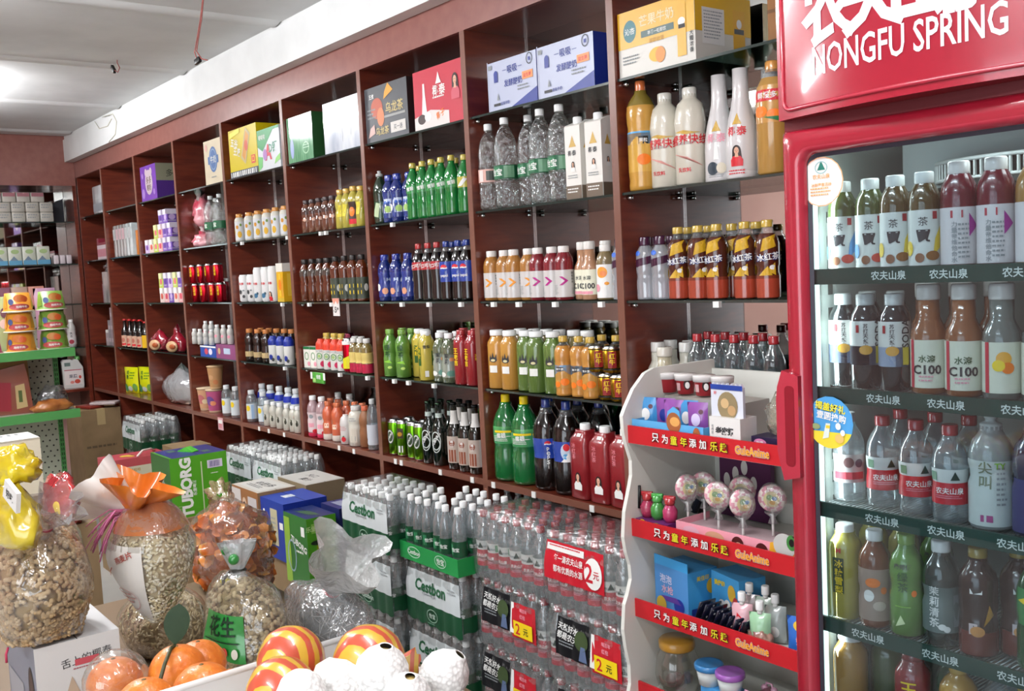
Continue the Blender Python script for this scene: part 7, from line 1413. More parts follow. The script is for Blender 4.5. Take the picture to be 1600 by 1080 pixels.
def crate(name, proto, H, label, x, y, z, nx, ny, pitch, kind, rows, full, group, rz=0, lab='Cestbon', promo=None):
    w, d = nx*pitch, ny*pitch; t = thing(name, label, 'water pack', (x, y, z), rz, group)
    for j in range(ny):
        for i in range(nx):
            if j < rows or full or (i >= nx-1 and j < ny): put_bottle(proto, t, (-w/2+pitch*(i+.5), -d/2+pitch*(j+.5), .002), .45+.9*math.sin(i*7+j*3)*.35 if kind == 'c' else .35+.5*math.sin(i*5+j))
    b = MB(); film(b, w, d, H+.004, WRAP, n=nx); b.build('shrink_film', t)
    b = MB()
    if kind == 'c':
        front_sheet(b, w, d, H, .012, .088, CG, 0, 1, nx, wav=.008); f = front_sheet(b, w, d, H, .088, .196, CWH, 0, .985, nx, .0026)
        b.add([(-w*.44, -d*.44, H*.90), (w*.44, -d*.44, H*.90)], [], CWH) if False else None
        if lab == 'Cestbon': it = [('text', 'Cestbon', -.01, .150, .040, mat('#1c5a38', .4), 0, .03), ('fine', -.06, .112, .05, .124, 1, LG)]
        else: it = [('text', '怡寶', -.01, .148, .052, mat('#1c4a34', .4), 0, .03), ('fine', -.045, .105, .03, .116, 1, LG)]
        it += [('fine', .10, .15, .155, .17, 2, LG), ('ring', .0, .052, .034, .024, .003, mat('#9ab8a4', .4)), ('text', '怡宝' if lab == 'Cestbon' else 'Cestbon', .0, .052, .018, mat('#c8d8cc', .4)), ('fine', -.03, .018, .03, .024, 1, mat('#8ab09a', .4))]
        b.art(it, f, .0004)
        front_sheet(b, w, d, H, .03, .085, CG, .0, .72, ny, wav=.006, side=True)
    elif promo:
        W_ = w; o_ = promo[0]; f = front_sheet(b, w, d, H, .088, .205, mat('#15161a', .35) if promo[1] == 'dark' else mat('#c01f2e', .35), o_, o_+(.42 if promo[1] == 'dark' else .74), nx, .003)
        cx = (o_-.5)*w
        if promo[1] == 'dark':
            b.art([('text', '天然好水', cx+.07*w+.03, .178, .022, WHITE, -.06, .02), ('text', '都是农夫', cx+.07*w+.03, .152, .022, WHITE, -.06, .02), ('fine', cx+.02, .115, cx+.1, .135, 2, LG), ('disc', cx+.33*w, .155, .03, .03, mat('#3a4a2a', .5)), ('poly', [(cx+.30*w, .095), (cx+.40*w, .095), (cx+.38*w, .14), (cx+.33*w, .14)], mat('#5a6a8a', .5))], f, .0004)
            front_sheet(b, w, d, H, .078, .19, mat('#b8202c', .35), o_+.46, o_+.80, nx, .0032)
            f2 = lambda x, z, dd: f(x, z, dd+.0006); x2 = cx+.63*w
            b.art([('poly', [(cx+.43*w, .09), (cx+.49*w, .09), (cx+.49*w, .19), (cx+.45*w, .19)], PAPER), ('text', '喝百年', x2, .172, .012, PNK), ('text', '红包', x2-.004, .153, .013, PNK), ('rect', x2-.05, .086, x2+.045, .135, YEL), ('text', '2', x2-.028, .11, .034, RED), ('text', '元', x2+.012, .108, .022, mat('#3a3a1a', .4))], f2, .0004)
        else:
            b.art([('poly', [(cx+.02*w, .178), (cx+.5*w, .178), (cx+.5*w, .198), (cx+.02*w, .198)], PAPER), ('fine', cx+.05*w, .184, cx+.45*w, .194, 1, RED), ('text', '每一滴农夫山泉', cx+.31*w, .158, .0215, PAPER, 0, .03, .82), ('text', '都有优质的水源', cx+.31*w, .126, .0215, PAPER, 0, .03, .82), ('disc', cx+.62*w, .142, .038, .046, PAPER), ('text', '2', cx+.57*w, .142, .052, mat('#c01f2e', .4)), ('text', '元', cx+.66*w, .14, .022, mat('#c01f2e', .4))], f, .0005)
    if b.v: b.build('printed_film', t)
    else: pass
    return t
def carton(x0, x1, y0, y1, z0, z1, lab, m=CB):
    b = MB(); b.box(-(x1-x0)/2, (x1-x0)/2, -(y1-y0)/2, (y1-y0)/2, 0, z1-z0, m); o = b.build('cardboard_carton'); o.location = ((x0+x1)/2, (y0+y1)/2, z0); return tag(o, lab, 'carton')
# low pallets that carry the packs
PW = noisy('pallet_wood', '#6a5236', '#8a6c48', 5, .7, (1, 8, 1))
def pallet(x0, x1, y0, y1, lab):
    t = thing('pallet', lab, 'pallet', ((x0+x1)/2, (y0+y1)/2, 0)); w, d = x1-x0, y1-y0
    for i in range(5): b = MB(); b.box(-w/2, w/2, -d/2+d*i/5, -d/2+d*i/5+d*.16, .032, .05, PW); b.build('deck_board', t)
    for i in range(3): b = MB(); b.box(-w/2+(w-.05)*i/2, -w/2+(w-.05)*i/2+.05, -d/2, d/2, 0, .032, PW); b.build('stringer', t)
pallet(-1.12, -.38, -.46, -.06, 'low wooden pallet under the green-labelled water packs'); pallet(-.376, .40, -.37, -.07, 'low wooden pallet under the red-labelled water packs')
Z0 = .0505; LV = .2315
for k in range(3):
    crate('water_pack', cproto, CB_H, ('bottom', 'middle', 'top')[k]+' green-labelled water pack in the stack behind the beer boxes', -.932, -.345, Z0+LV*k, 6, 4, .0585, 'c', 2, k == 2, 'green-labelled water packs', 0, 'Cestbon' if k == 2 else '怡寶')
for k in range(2):
    crate('water_pack', cproto, CB_H, ('lower', 'upper')[k]+' green-labelled water pack under the green tray', -.565, -.295, Z0+LV*k, 6, 4, .0585, 'c', 2, False, 'green-labelled water packs', 0, 'Cestbon')
# open green tray of loose bottles
zt = Z0+2*LV
t = thing('bottle_tray', 'green cardboard tray holding rows of loose water bottles', 'tray', (-.565, -.275, zt)); TGm = mat('#1f8a44', .4); w, d, h = .37, .30, .062
b = MB(); b.box(-w/2, w/2, -d/2, d/2, 0, .004, TGm); b.box(-w/2, w/2, -d/2, -d/2+.003, .004, h, TGm); b.box(-w/2, w/2, d/2-.003, d/2, .004, h, TGm); b.box(-w/2, -w/2+.003, -d/2+.003, d/2-.003, .004, h, TGm); b.box(w/2-.003, w/2, -d/2+.003, d/2-.003, .004, h, TGm)
b.art([('ring', -.09, .034, .042, .02, .003, mat('#b8d8c0', .4)), ('text', 'Cestbon', -.09, .034, .016, WHITE), ('ring', .08, .034, .036, .022, .003, mat('#b8d8c0', .4)), ('text', '怡宝', .08, .034, .022, WHITE)], plane((0, -d/2-.0003, 0), (1, 0, 0), (0, 0, 1))); b.build('tray_body', t)
bp_ = bottle('water_bottle', 'bottle', 'water', .225, .0268, WATER, WCAP, .47, .90, 'screw', [(.26, .50, CG)], [('rect', -.016, .30, -.002, .46, mat('#2f7a50', .4)), ('text', '怡宝', .006, .38, .014, WHITE)], seg=12)
for j in range(4):
    for i in range(6):
        if (j, i) in ((2, 1), (3, 0)): continue
        bp_.put((-.565-.176+.026+.0595*i+.004*math.sin(i*9+j*5), -.275-.116+.069*j+.004*math.cos(i*4+j), zt+.0045), .4+.3*math.sin(i+j*2), '%s from left in the %s row of loose bottles in the green tray' % (ORD[i], ('front', 'second', 'third', 'back')[j]), 'loose water bottles in the green tray')
carton(-.76, -.27, .012, .20, 0, 2*LV, 'brown carton under the loose bottles behind the green tray')
for i in range(7):
    bp_.put((-.725+.066*i, .06+.02*math.sin(i*3), 2*LV+.002), .4, '%s from left in the row of loose water bottles behind the green tray' % ORD[i], 'loose water bottles behind the green tray')
for k in range(3):
    pr = {2: None, 1: (.10, 'dark'), 0: (.04, 'dark')}[k]
    crate('water_pack', nproto, .225, ('bottom', 'middle', 'top')[k]+' red-labelled water pack in the stack next to the green tray', -.185, -.245-.002*k, Z0+LV*k, 6, 4, .0600, 'n', 2, k == 2, 'red-labelled water packs', 0, '', pr)
    pr = {2: (.04, 'red'), 1: (.14, 'dark'), 0: (.10, 'dark')}[k]
    crate('water_pack', nproto, .225, ('bottom', 'middle', 'top')[k]+' red-labelled water pack in the stack beside the candy rack', .190, -.255, Z0+LV*k, 6, 4, .0600, 'n', 2, k == 2, 'red-labelled water packs', 0, '', pr)
# packs further along
for k in range(2):
    crate('water_pack', cproto, CB_H, ('lower', 'upper')[k]+' green-labelled water pack in the stack beside the brown boxes', -2.30, -.13, .20+LV*k, 6, 4, .0585, 'c', 1, k == 1, 'green-labelled water packs', 0)
    crate('water_pack', cproto, CB_H, ('lower', 'upper')[k]+' green-labelled water pack in the stack before the noodle cups', -2.665, -.13, .20+LV*k, 6, 4, .0585, 'c', 1, k == 1, 'green-labelled water packs', 0)
    crate('water_pack', cproto, CB_H, ('lower', 'upper')[k]+' green-labelled water pack in the far corner stack', -4.44, -.13, .20+LV*k, 6, 4, .066, 'c', 1, k == 1, 'green-labelled water packs', 0)
carton(-2.86, -2.12, -.255, -.002, 0, .199, 'flat carton under the two water pack stacks'); carton(-4.65, -4.22, -.27, .0, 0, .199, 'flat carton under the far corner water packs')
carton(-4.02, -3.78, -.2, .03, 0, .52, 'brown carton under the shelf beside the far water packs')
# printed boxes
def boxfit(F, z, uL, uR):
    P = atz(F[0], F[1], z); lo, hi = P.x-1.6, P.x
    for _ in range(50):
        m = (lo+hi)/2
        if proj((m, P.y, z))[0] < uL: lo = m
        else: hi = m
    x0 = hi; lo, hi = P.y, P.y+1.2
    for _ in range(50):
        m = (lo+hi)/2
        if proj((P.x, m, z))[0] < uR: lo = m
        else: hi = m
    return x0, P.x, P.y, lo
TG1 = mat('#4f9a22', .35); TGd = mat('#2f5a2a', .4); TNV = mat('#2a2f6e', .4)
x0, x1, y0, y1 = boxfit((264, 718), .70, 235, 353); w, d, h = x1-x0, y1-y0, .30
def hnd(t, w, d, h):
    b = MB(); b.prism([(-.05, 0), (.05, 0), (.05, .004), (.0, .024), (-.05, .004)], -.02, .02, mat('#4fb03a', .4), Matrix.Translation((0, .0, h+.0008)) @ Matrix.Rotation(.5, 4, 'Z')); b.build('handle', t)
cbox('beer_box', 'box', x0, x1, y0, y1, .40, .70, TGd, 'green beer box with a navy top standing behind the oat bag', [('poly', [(.02, 0), (w-.02, 0), (w-.05, .16), (.1, .2)], mat('#7a8a80', .4)), ('ring', w*.5, .14, .05, .07, .008, mat('#9aa8a0', .4))],
     [('text', 'TUBORG', .075, .145, .052, PAPER, PI/2, .05), ('text', '乐堡啤酒', .115, .14, .018, PAPER, PI/2, .02), ('rect', .152, .0, .158, .265, mat('#c8d0a8', .4)), ('rect', .185, .225, .262, .265, mat('#d8d0e0', .4)), ('bars', .195, .23, .25, .26, 14, mat('#5a4a8a', .4)), ('text', '扫码来看', .25, .12, .016, PAPER, PI/2), ('text', '喝乐堡', .235, .1, .012, PAPER, PI/2), ('fine', .20, .19, .24, .2, 1, PAPER), ('fine', .02, .02, .05, .06, 3, mat('#9ac070', .4))],
     [('rect', .04, .06, .1, .1, mat('#4a6a5a', .4)), ('rect', .17, .19, .23, .23, mat('#4a6a5a', .4)), ('rect', 0, 0, w, .012, TG1)], None, TNV, TG1, 0, hnd)
carton(x0-.02, x1+.02, y0+.0, y1+.02, 0, .399, 'brown carton carrying the green beer box')
x0, x1, y0, y1 = boxfit((168, 722), .62, 152, 262); w, d = x1-x0, y1-y0
def hh_h(t, w, d, h):
    b = MB(); b.tube([(-.03, d/2-.03, h), (.0, d/2-.06, h+.02), (.05, d/2-.12, h+.025), (.08, d/2-.16, h+.002)], .006, mat('#d8c8c0', .4), 8); b.build('handle', t)
cbox('milk_drink_box', 'box', x0, x1, y0, y1, .34, .62, mat('#b04850', .4), 'cream and red milk drink box with big white characters', [], [('rect', .0, .0, d, .235, mat('#c9bfa8', .4)), ('poly', [(.06, .06), (.12, .12), (.24, .19), (.24, .145), (.14, .08), (.08, .03)], mat('#7a1c2a', .4)), ('text', '哈', .125, .105, .045, PAPER, .5, .03), ('text', '哈', .18, .14, .045, PAPER, .5, .03), ('disc', .2, .05, .03, .04, mat('#8a8478', .4)), ('text', '娃哈哈', .14, .215, .018, mat('#b08a4a', .4))],
     [('disc', .1, .12, .03, .03, mat('#c8a83a', .4)), ('disc', .13, .14, .02, .02, mat('#c8a83a', .4))], None, mat('#a03844', .4), mat('#b04850', .4), 0, hh_h)
carton(x0-.03, x1+.01, y0-.01, y1+.02, 0, .339, 'brown carton carrying the cream and red milk drink box')
# cream box at the left edge
P0 = atx(62, 683, -2.6)
x1 = -2.6; x0 = -2.84; y1 = P0.y; y0 = y1-.36; zt_ = P0.z
cbox('noodle_box', 'box', x0, x1, y0, y1, zt_-.27, zt_, mat('#d6cbb4', .45), 'cream cardboard box with a small black title, behind the peanuts', [], [('text', '养成记', .305, .17, .026, INK), ('text', '3', .30, .115, .03, INK), ('fine', .315, .095, .352, .13, 4, LG), ('fine', .2, .06, .27, .1, 3, LG), ('rect', 0, .265, .36, .27, mat('#b8b0a0', .5))], [('rect', .1, .15, .2, .3, mat('#dcdcd8', .5)), ('fine', .03, .2, .09, .3, 3, LG)], None, mat('#d4d2cc', .45), mat('#d6cbb4', .45))
carton(x0-.02, x1, y0+.02, y1-.01, 0, zt_-.271, 'brown carton carrying the cream cardboard box')
# blue and brown boxes in the middle
x0, x1, y0, y1 = boxfit((402, 771), .60, 362, 462); w, d = x1-x0, y1-y0; hB = .2
cbox('drink_box', 'box', x0, x1, y0, y1, .40, .60, mat('#8a5a34', .45), 'brown drink box with a white top and character windows', [('rect', 0, .01, w*.35, .19, mat('#c4bcb8', .4)), ('rect', w*.62, .04, w*.95, .17, mat('#b8b0b0', .4)), ('disc', w*.48, .1, w*.1, .06, mat('#c8a890', .4)), ('disc', w*.48, .11, w*.06, .03, INK)], [], [('rect', .02, .02, w-.02, d-.02, mat('#c8c6c0', .4)), ('text', '牛奶多', w*.5, d*.55, .05, INK, .1, .03), ('fine', w*.2, d*.2, w*.8, d*.35, 2, INK)], None, mat('#c0b8ac', .4), mat('#9a7a54', .4))
xb0, xb1 = x0, x1; yb0 = y0
carton(x0+.0, x1, y0+.01, y1, 0, .399, 'brown carton carrying the white-topped drink box')
P_ = atz(462, 754, .60)
cbox('drink_box', 'box', P_.x-.20, P_.x+.10, P_.y+.002, P_.y+.20, .40, .60, mat('#8a7a60', .45), 'white-topped drink box with two printed words, before the water packs', [], [], [('rect', .01, .01, .29, .19, mat('#c2c0ba', .4)), ('text', '大口', .13, .12, .04, INK, .05, .03), ('text', '果汁', .18, .06, .04, INK, .05, .03)], None, mat('#bcb8b0', .4))
carton(P_.x-.20, P_.x+.10, P_.y+.01, P_.y+.19, 0, .399, 'brown carton under the box with two printed words')
x0, x1, y0, y1 = boxfit((442, 789), .585, 403, 518); x0 = max(x0, xb1+.004); y1 = min(y1, P_.y-.003); w, d = x1-x0, y1-y0
BLB = mat('#1d3490', .35)
bx1 = cbox('drink_box', 'box', x0, x1, y0, y1, .33, .585, BLB, 'bright blue drink box with a pale side label', [('rect', w*.42, .06, w*.72, .22, mat('#b8b090', .4)), ('fine', w*.46, .1, w*.68, .18, 4, LG), ('disc', w*.15, .2, .008, .008, PAPER), ('rect', w*.8, .14, w*.95, .17, PAPER)], [('fine', .02, .12, .12, .2, 4, PAPER)], [('rect', w*.3, d*.3, w*.55, d*.55, mat('#8aa0c8', .4)), ('text', '蓝', w*.42, d*.43, .05, PAPER)], None, mat('#24419c', .35), BLB)
BX = (x0, x1, y0, y1)
carton(x0, x1, y0+.01, y1, 0, .329, 'brown carton carrying the bright blue drink box')
x0, x1, y0, y1 = boxfit((478, 812), .56, 438, 524)
if y1 > BX[2]-.004: pass
x0 = max(x0, BX[1]+.004)
w, d = x1-x0, y1-y0
cbox('beer_box', 'box', x0, x1, y0, y1, .26, .56, mat('#2f6a2a', .4), 'green beer box with a bottle picture and navy flaps', [('rect', .0, .0, w*.25, .28, mat('#8ab03a', .4)), ('ring', w*.3, .12, .04, .07, .008, mat('#8aa0b0', .4)), ('text', 'TUBORG', w*.62, .18, .026, PAPER, -.25, .03), ('fine', w*.5, .13, w*.85, .15, 1, PAPER), ('rect', w*.75, .22, w*.9, .26, PAPER)],
     [('rect', .02, .235, d*.6, .275, mat('#8ac050', .4)), ('text', '乐堡啤酒', d*.32, .255, .022, mat('#d0e8a8', .4)), ('poly', [(d*.2, .0), (d*.5, .0), (d*.48, .08), (d*.38, .12), (d*.36, .19), (d*.30, .19), (d*.28, .12)], mat('#8a9a1c', .4)), ('rect', d*.22, .07, d*.46, .09, PAPER), ('disc', d*.33, .195, .03, .01, mat('#1c2a1c', .4)), ('text', '扫码赢红包', d*.72, .2, .020, mat('#c8e090', .4)), ('fine', d*.55, .04, d*.95, .18, 6, mat('#b8d878', .4))],
     [('poly', [(w*.2, d*.2), (w*.7, d*.3), (w*.9, d*.6), (w*.4, d*.55)], mat('#3a5a3c', .4))], None, mat('#1e2a5c', .4), TG1)
T2 = (x0, x1, y0, y1)
carton(x0, x1-.0, y0+.0, y1-.0, 0, .259, 'brown carton carrying the beer box with a bottle picture')

cbox('drink_box', 'box', T2[1]-.16, T2[1]+.005, T2[3]+.016, T2[3]+.13, .26, .575, mat('#1c2456', .4), 'navy drink box squeezed between beer box and water packs', [], [('fine', .02, .02, .10, .28, 9, mat('#7a8ab8', .4)), ('rect', .02, .2, .1, .215, PAPER)], [('rect', .03, .03, .12, .08, mat('#8a90a8', .4))], None, mat('#232b66', .4))
carton(T2[1]-.16, T2[1]+.005, T2[3]+.016, T2[3]+.13, 0, .259, 'brown carton under the navy drink box')
# ---------------------------------------------------------------- bags, fruit and boxes in front
t = thing('display_table', 'low wooden display table under the bags of nuts', 'table', (-.55, -1.38, 0)); TW = mat('#6e5a44', .5)
b = MB(); b.rbox(-.85, .85, -.60, .62, .37, .40, TW, .004); b.build('tabletop', t)
for x in (-.8, .8):
    for y in (-.55, .57): b = MB(); b.box(x-.025, x+.025, y-.025, y+.025, 0, .37, TW); b.build('leg', t)
BAGF = mat('#f8f8f6', .09, 'film', lo=.06, hi=.5, wr=18, body='#e8e4dc')
def bagsurf(th, a, s, seed, rough, flat):
    d = Vector((math.sin(th)*math.cos(a), math.sin(th)*math.sin(a), -math.cos(th))); off = Vector((seed*7.3, seed*3.1, seed*1.7))
    n = 1+rough*noise.noise(d*1.6+off)
    z = (max(d.z*n, -1+flat)+1-flat)/(2-flat); k = .42+.85*max(z, 0)**.8 if seed == 14 else 1.0; return Vector((d.x*n*s[0]*min(k, 1.02), d.y*n*s[1]*min(k, 1.02), z*s[2])), d
def nut_mesh(b, P, d, L, W, m, rr, kind):
    q = Matrix.Rotation(rr.uniform(0, 2*PI), 3, 'Z') @ Matrix.Rotation(rr.uniform(-.6, .6), 3, 'X'); rot = d.to_track_quat('Z', 'Y').to_matrix() @ q
    prof = {'pod': [(.05, -1), (.75, -.8), (1, -.5), (.72, 0), (.95, .45), (.7, .82), (.05, 1)], 'seed': [(.05, -1), (.8, -.5), (1, 0), (.7, .6), (.05, 1)]}[kind]; vs = []; fs = []; sg = 6
    for r, z in prof:
        for k in range(sg): a = 2*PI*k/sg; vs.append(P+rot @ Vector((L*z, W*r*math.cos(a), (W if kind == 'pod' else W*.45)*r*math.sin(a))))
    for i in range(len(prof)-1):
        for k in range(sg): k2 = (k+1) % sg; fs.append((i*sg+k, i*sg+k2, (i+1)*sg+k2, (i+1)*sg+k))
    b.add(vs, fs, m, True)
def nutbag(name, label, base, s, seed, n, L, W, mats, core, kind='pod', rz=0, rough=.18, flat=.35, cname='nuts', film_=None):
    t = thing(name, label, 'bag', base, rz); rr = random.Random(seed); b = MB(); k = 0; fl = film_ or BAGF
    vs = []; fs = []; sg, rg = 28, 18
    for sc, m, nm in ((.90, core, 'core'), (1.03, fl, 'film')):
        b2 = MB(); vs = []; fs = []
        for i in range(rg+1):
            for j in range(sg):
                P, d = bagsurf(max(PI*i/rg, 1e-3), 2*PI*j/sg, s, seed, rough, flat)
                vs.append((P.x*sc, P.y*sc, .002+P.z*(sc if sc > 1 else .93)))
        for i in range(rg):
            for j in range(sg): j2 = (j+1) % sg; fs.append((i*sg+j, i*sg+j2, (i+1)*sg+j2, (i+1)*sg+j))
        b2.add(vs, fs, m, True)
        if nm == 'core': b.v, b.f, b.m, b.sm, b.mats = b2.v, b2.f, b2.m, b2.sm, b2.mats
        else: b2.build('plastic_bag', t)
    while k < n:
        th = math.acos(rr.uniform(-1, 1)); a = rr.uniform(0, 2*PI)
        P, d = bagsurf(th, a, s, seed, rough, flat); P = P*.95; P.z = max(P.z, W)
        nut_mesh(b, P, d, L*rr.uniform(.8, 1.2), W*rr.uniform(.85, 1.15), rr.choice(mats), rr, kind); k += 1
    b.v = [(x, y, max(z, .001)) for x, y, z in b.v]; o = b.build(cname, t); o['kind'] = 'stuff'; return t
def neck(t, p0, dirv, L, r0, r1, m, name='bag_neck', pl=7, amp=.3):
    """gathered bag mouth flaring away from its tie"""
    M_ = Matrix.Translation(p0) @ Vector(dirv).to_track_quat('Z', 'Y').to_matrix().to_4x4(); b = MB()
    b.lathe([(r0*1.6, -.02), (r0, 0), (r0+(r1-r0)*.35, L*.3), (r0+(r1-r0)*.8, L*.7), (r1, L)], m, 30, mod=lambda a, z: 1+amp*max(z, 0)/L*math.cos(a*pl)+.1*math.cos(a*3+z*40), M=M_, caps=False); return b.build(name, t)
def tie(t, p0, dirv, r, m):
    M_ = Matrix.Translation(p0) @ Vector(dirv).to_track_quat('Z', 'Y').to_matrix().to_4x4(); b = MB()
    b.lathe([(r, -.006), (r*1.3, 0), (r, .006)], m, 12, M=M_, caps=False)
    b.tube([M_ @ Vector((r, 0, 0)), M_ @ Vector((r*2.2, .01, -.02)), M_ @ Vector((r*2.0, .015, -.045))], r*.3, m, 6); return b.build('tie', t)
# white coconut drink box carrying the peanuts
P = atz(52, 1016, .64); x1, y0 = P.x, P.y; x0 = x1-.36; y1 = y0+.21
cbox('drink_box', 'box', x0, x1, y0, y1, .402, .64, mat('#8a8f9c', .45), 'white coconut drink box under the sack of peanuts', [('disc', .30, .10, .035, .075, mat('#2c2a30', .4)), ('disc', .30, .10, .026, .062, mat('#4a3a38', .4)), ('rect', .02, .0, .2, .1, mat('#a8acb4', .4))],
     [('text', '舌上的椰泰', .125, .185, .024, INK, .10, .0), ('rect', .095, .168, .155, .185, mat('#c8545c', .5)), ('fine', .09, .155, .17, .162, 1, mat('#a8505a', .5)), ('text', '椰泰', .158, .115, .036, INK, .08, .02)]+spire(.085, .075, .06, mat('#c0a890', .45))+[('rect', .10, .06, .20, .085, mat('#a02430', .4)), ('fine', .15, .09, .2, .1, 1, INK)],
     [('fine', .20, .02, .32, .06, 2, mat('#4a5a8a', .5))], None, mat('#c9c8c8', .45), mat('#d9d6d2', .45))
PN = [mat(c, .6) for c in ('#c0a276', '#cbae84', '#b2946a', '#d4bb94')]
B0 = atz(72, 985, .648)
t = nutbag('peanut_bag', 'big clear sack of peanuts in the shell on the white box', (B0.x, B0.y, .648), (.168, .125, .32), 2, 1900, .0105, .0074, PN, mat('#a88c5c', .7), 'pod', cname='peanuts')
neck(t, (.09, 0, .30), (.5, .2, .55), .10, .018, .06, mat('#e6e0e4', .12, 'film', lo=.25, hi=.75, wr=30)); tie(t, (.09, 0, .30), (.5, .2, .55), .018, mat('#c8506a', .4))
b = MB(); b.tube([(.10, -.11, .012), (.112, -.118, .0), (.115, -.119, -.02)], .003, mat('#c03a5a', .4), 6); b.build('string', t)
OT = [mat(c, .6) for c in ('#e2d5b2', '#eae0c4', '#d4c49c', '#f2ecd8')]
B1 = atz(246, 972, .595)
t = nutbag('oat_bag', 'clear pointed bag of pale oat flakes with an orange top', (B1.x, B1.y, .596), (.145, .115, .345), 14, 2300, .0068, .0046, OT, mat('#dccca4', .7), 'seed', rough=.1, flat=.05, cname='oat_flakes')
f = lambda x, z, d: tuple((lambda P: (P.x*1.035*(1+d*6), P.y*1.035*(1+d*6), P.z*1.01))(bagsurf(math.acos(max(-1, min(1, 1-2*z))), x, (.145, .115, .345), 14, .1, .05)[0]))
b = MB(); wl = mat('#dcd6ce', .45); N = 14; vs = []
for i in range(N+1):
    for j in range(N+1): vs.append(f(-2.1+1.5*i/N, .05+.68*j/N, .001))
b.add(vs, [(i*(N+1)+j, (i+1)*(N+1)+j, (i+1)*(N+1)+j+1, i*(N+1)+j+1) for i in range(N) for j in range(N)], wl, True)
fx = lambda x, z, d: f(-1.25+x/.105, .38+z/.34, .004+d*4)
b.art([('text', '燕麦片', .02, .09, .018, mat('#a03c30', .5), .5), ('poly', [(-.05, .03), (-.02, .06), (-.018, .057), (-.048, .027)], mat('#b04838', .5)), ('fine', -.03, -.05, .03, -.01, 3, mat('#c08a80', .5)), ('ring', .0, -.03, .04, .035, .002, mat('#c88a80', .5))], fx, .0003, lim=.02); b.build('paper_label', t)
ORF = mat('#e8842c', .3, 'gloss'); WPL = mat('#e4dfda', .3)
tp = Vector((-.03, -.03, .325)); 
neck(t, tp, (.25, .2, .85), .085, .022, .085, ORF, pl=5, amp=.42)
neck(t, tp+Vector((-.02, .0, .0)), (-.62, -.55, .5), .13, .02, .08, WPL, 'bag_strap', 4, .4)
b = MB(); pk = mat('#d87aa8', .35); rr = random.Random(4)
for i in range(26):
    a = rr.uniform(0, 2*PI); q = Vector((rr.uniform(-.07, .04), rr.uniform(-.125, -.085), rr.uniform(-.12, -.03))); b.tube([tp, tp+q*.35+Vector((0, -.02, .02)), tp+q*.75+Vector((0, -.012, .008)), tp+q], .0019, pk, 4)
b.lathe([(.026, -.008), (.03, 0), (.026, .008)], pk, 12, M=Matrix.Translation(tp), caps=False); b.build('pink_tie', t)
b = MB(); vs = [];
for i in range(9):
    for j in range(13):
        P_, d_ = bagsurf(PI*(.70+.30*i/8), 2*PI*j/12, (.145, .115, .345), 14, .1, .05); vs.append((P_.x*1.06, P_.y*1.06, P_.z*1.02))
b.add(vs, [(i*13+j, (i+1)*13+j, (i+1)*13+j+1, i*13+j+1) for i in range(8) for j in range(12)], mat('#e09a6a', .25, 'film', lo=.55, hi=.85, body='#d87c3c'), True); b.build('orange_shoulder', t)
SD = [mat(c, .6) for c in ('#cdb98e', '#bfa97c', '#dac9a4', '#a8916a')]
B2 = atz(255, 1012, .408)
nutbag('seed_bag', 'clear bag of sunflower seeds lying behind the oranges', (B2.x-.01, B2.y+.01, .408), (.19, .125, .19), 5, 1900, .0095, .0044, SD, mat('#b09a6e', .7), 'seed', cname='sunflower_seeds')
# orange chips
B3 = atz(368, 915, .408); CH = [mat(c, .35, 'gloss') for c in ('#cc6e22', '#d88632', '#b85a1c', '#dc9a44')]
t = thing('chips_bag', 'clear bag of orange-brown chips before the beer boxes', 'bag', (B3.x, B3.y, .408)); s = (.225, .135, .33)
b = MB(); rr = random.Random(8); blob(b, mat('#a04e1c', .6), s[0]*.85, s[1]*.85, s[2]*.92, seed=30, rough=.15)
for i in range(330):
    P_, d_ = bagsurf(math.acos(rr.uniform(-1, 1)), rr.uniform(0, 2*PI), s, 30, .15, .35); P_ = P_*.95; P_.z = max(P_.z, .012)
    q = Vector((rr.uniform(-1, 1), rr.uniform(-1, 1), rr.uniform(-1, 1))).normalized().to_track_quat('Z', 'Y').to_matrix(); r = rr.uniform(.016, .03); m = rr.choice(CH)
    vs = [P_+q @ Vector((0, 0, r*.25))]+[P_+q @ Vector((r*math.cos(a)*(1+.2*math.sin(a*3)), r*math.sin(a), r*.3*math.cos(2*a))) for a in [2*PI*k/8 for k in range(8)]]
    b.add(vs, [(0, 1+k, 1+(k+1) % 8) for k in range(8)], m, True)
b.v = [(x, y, max(z, .001)) for x, y, z in b.v]; o = b.build('chips', t); o['kind'] = 'stuff'
b = MB(); blob(b, BAGF, s[0]*1.06, s[1]*1.06, s[2]*1.05, seed=30, rough=.18, freq=1.8); b.build('plastic_bag', t)
neck(t, (-.08, 0, .325), (-.6, .1, .4), .05, .03, .045, mat('#e0c8b0', .12, 'film', lo=.3, hi=.75, wr=30, body='#c8a078')); 
# peanuts with a green label
B4 = atz(388, 1035, .408); s = (.165, .11, .285)
t = nutbag('peanut_bag', 'clear bag of peanuts with a big green label', (B4.x+.03, B4.y-.01, .408), s, 9, 800, .0135, .0078, [mat(c, .6) for c in ('#a8946e', '#b8a680', '#98845e')], mat('#8a764e', .7), 'pod', cname='peanuts')
gm = mat('#2f8a3c', .35, 'gloss'); b = MB(); N = 10; vs = []
f = lambda x, z, d: tuple((lambda P: (P.x*(1.05+d*6), P.y*(1.05+d*6), P.z*1.01+.002))(bagsurf(math.acos(max(-1, min(1, 1-2*z))), x, s, 9, .18, .35)[0]))
for i in range(N+1):
    for j in range(N+1): vs.append(f(-1.75+1.15*i/N, .36+.38*j/N, .0005))
b.add(vs, [(i*(N+1)+j, (i+1)*(N+1)+j, (i+1)*(N+1)+j+1, i*(N+1)+j+1) for i in range(N) for j in range(N)], gm, True)
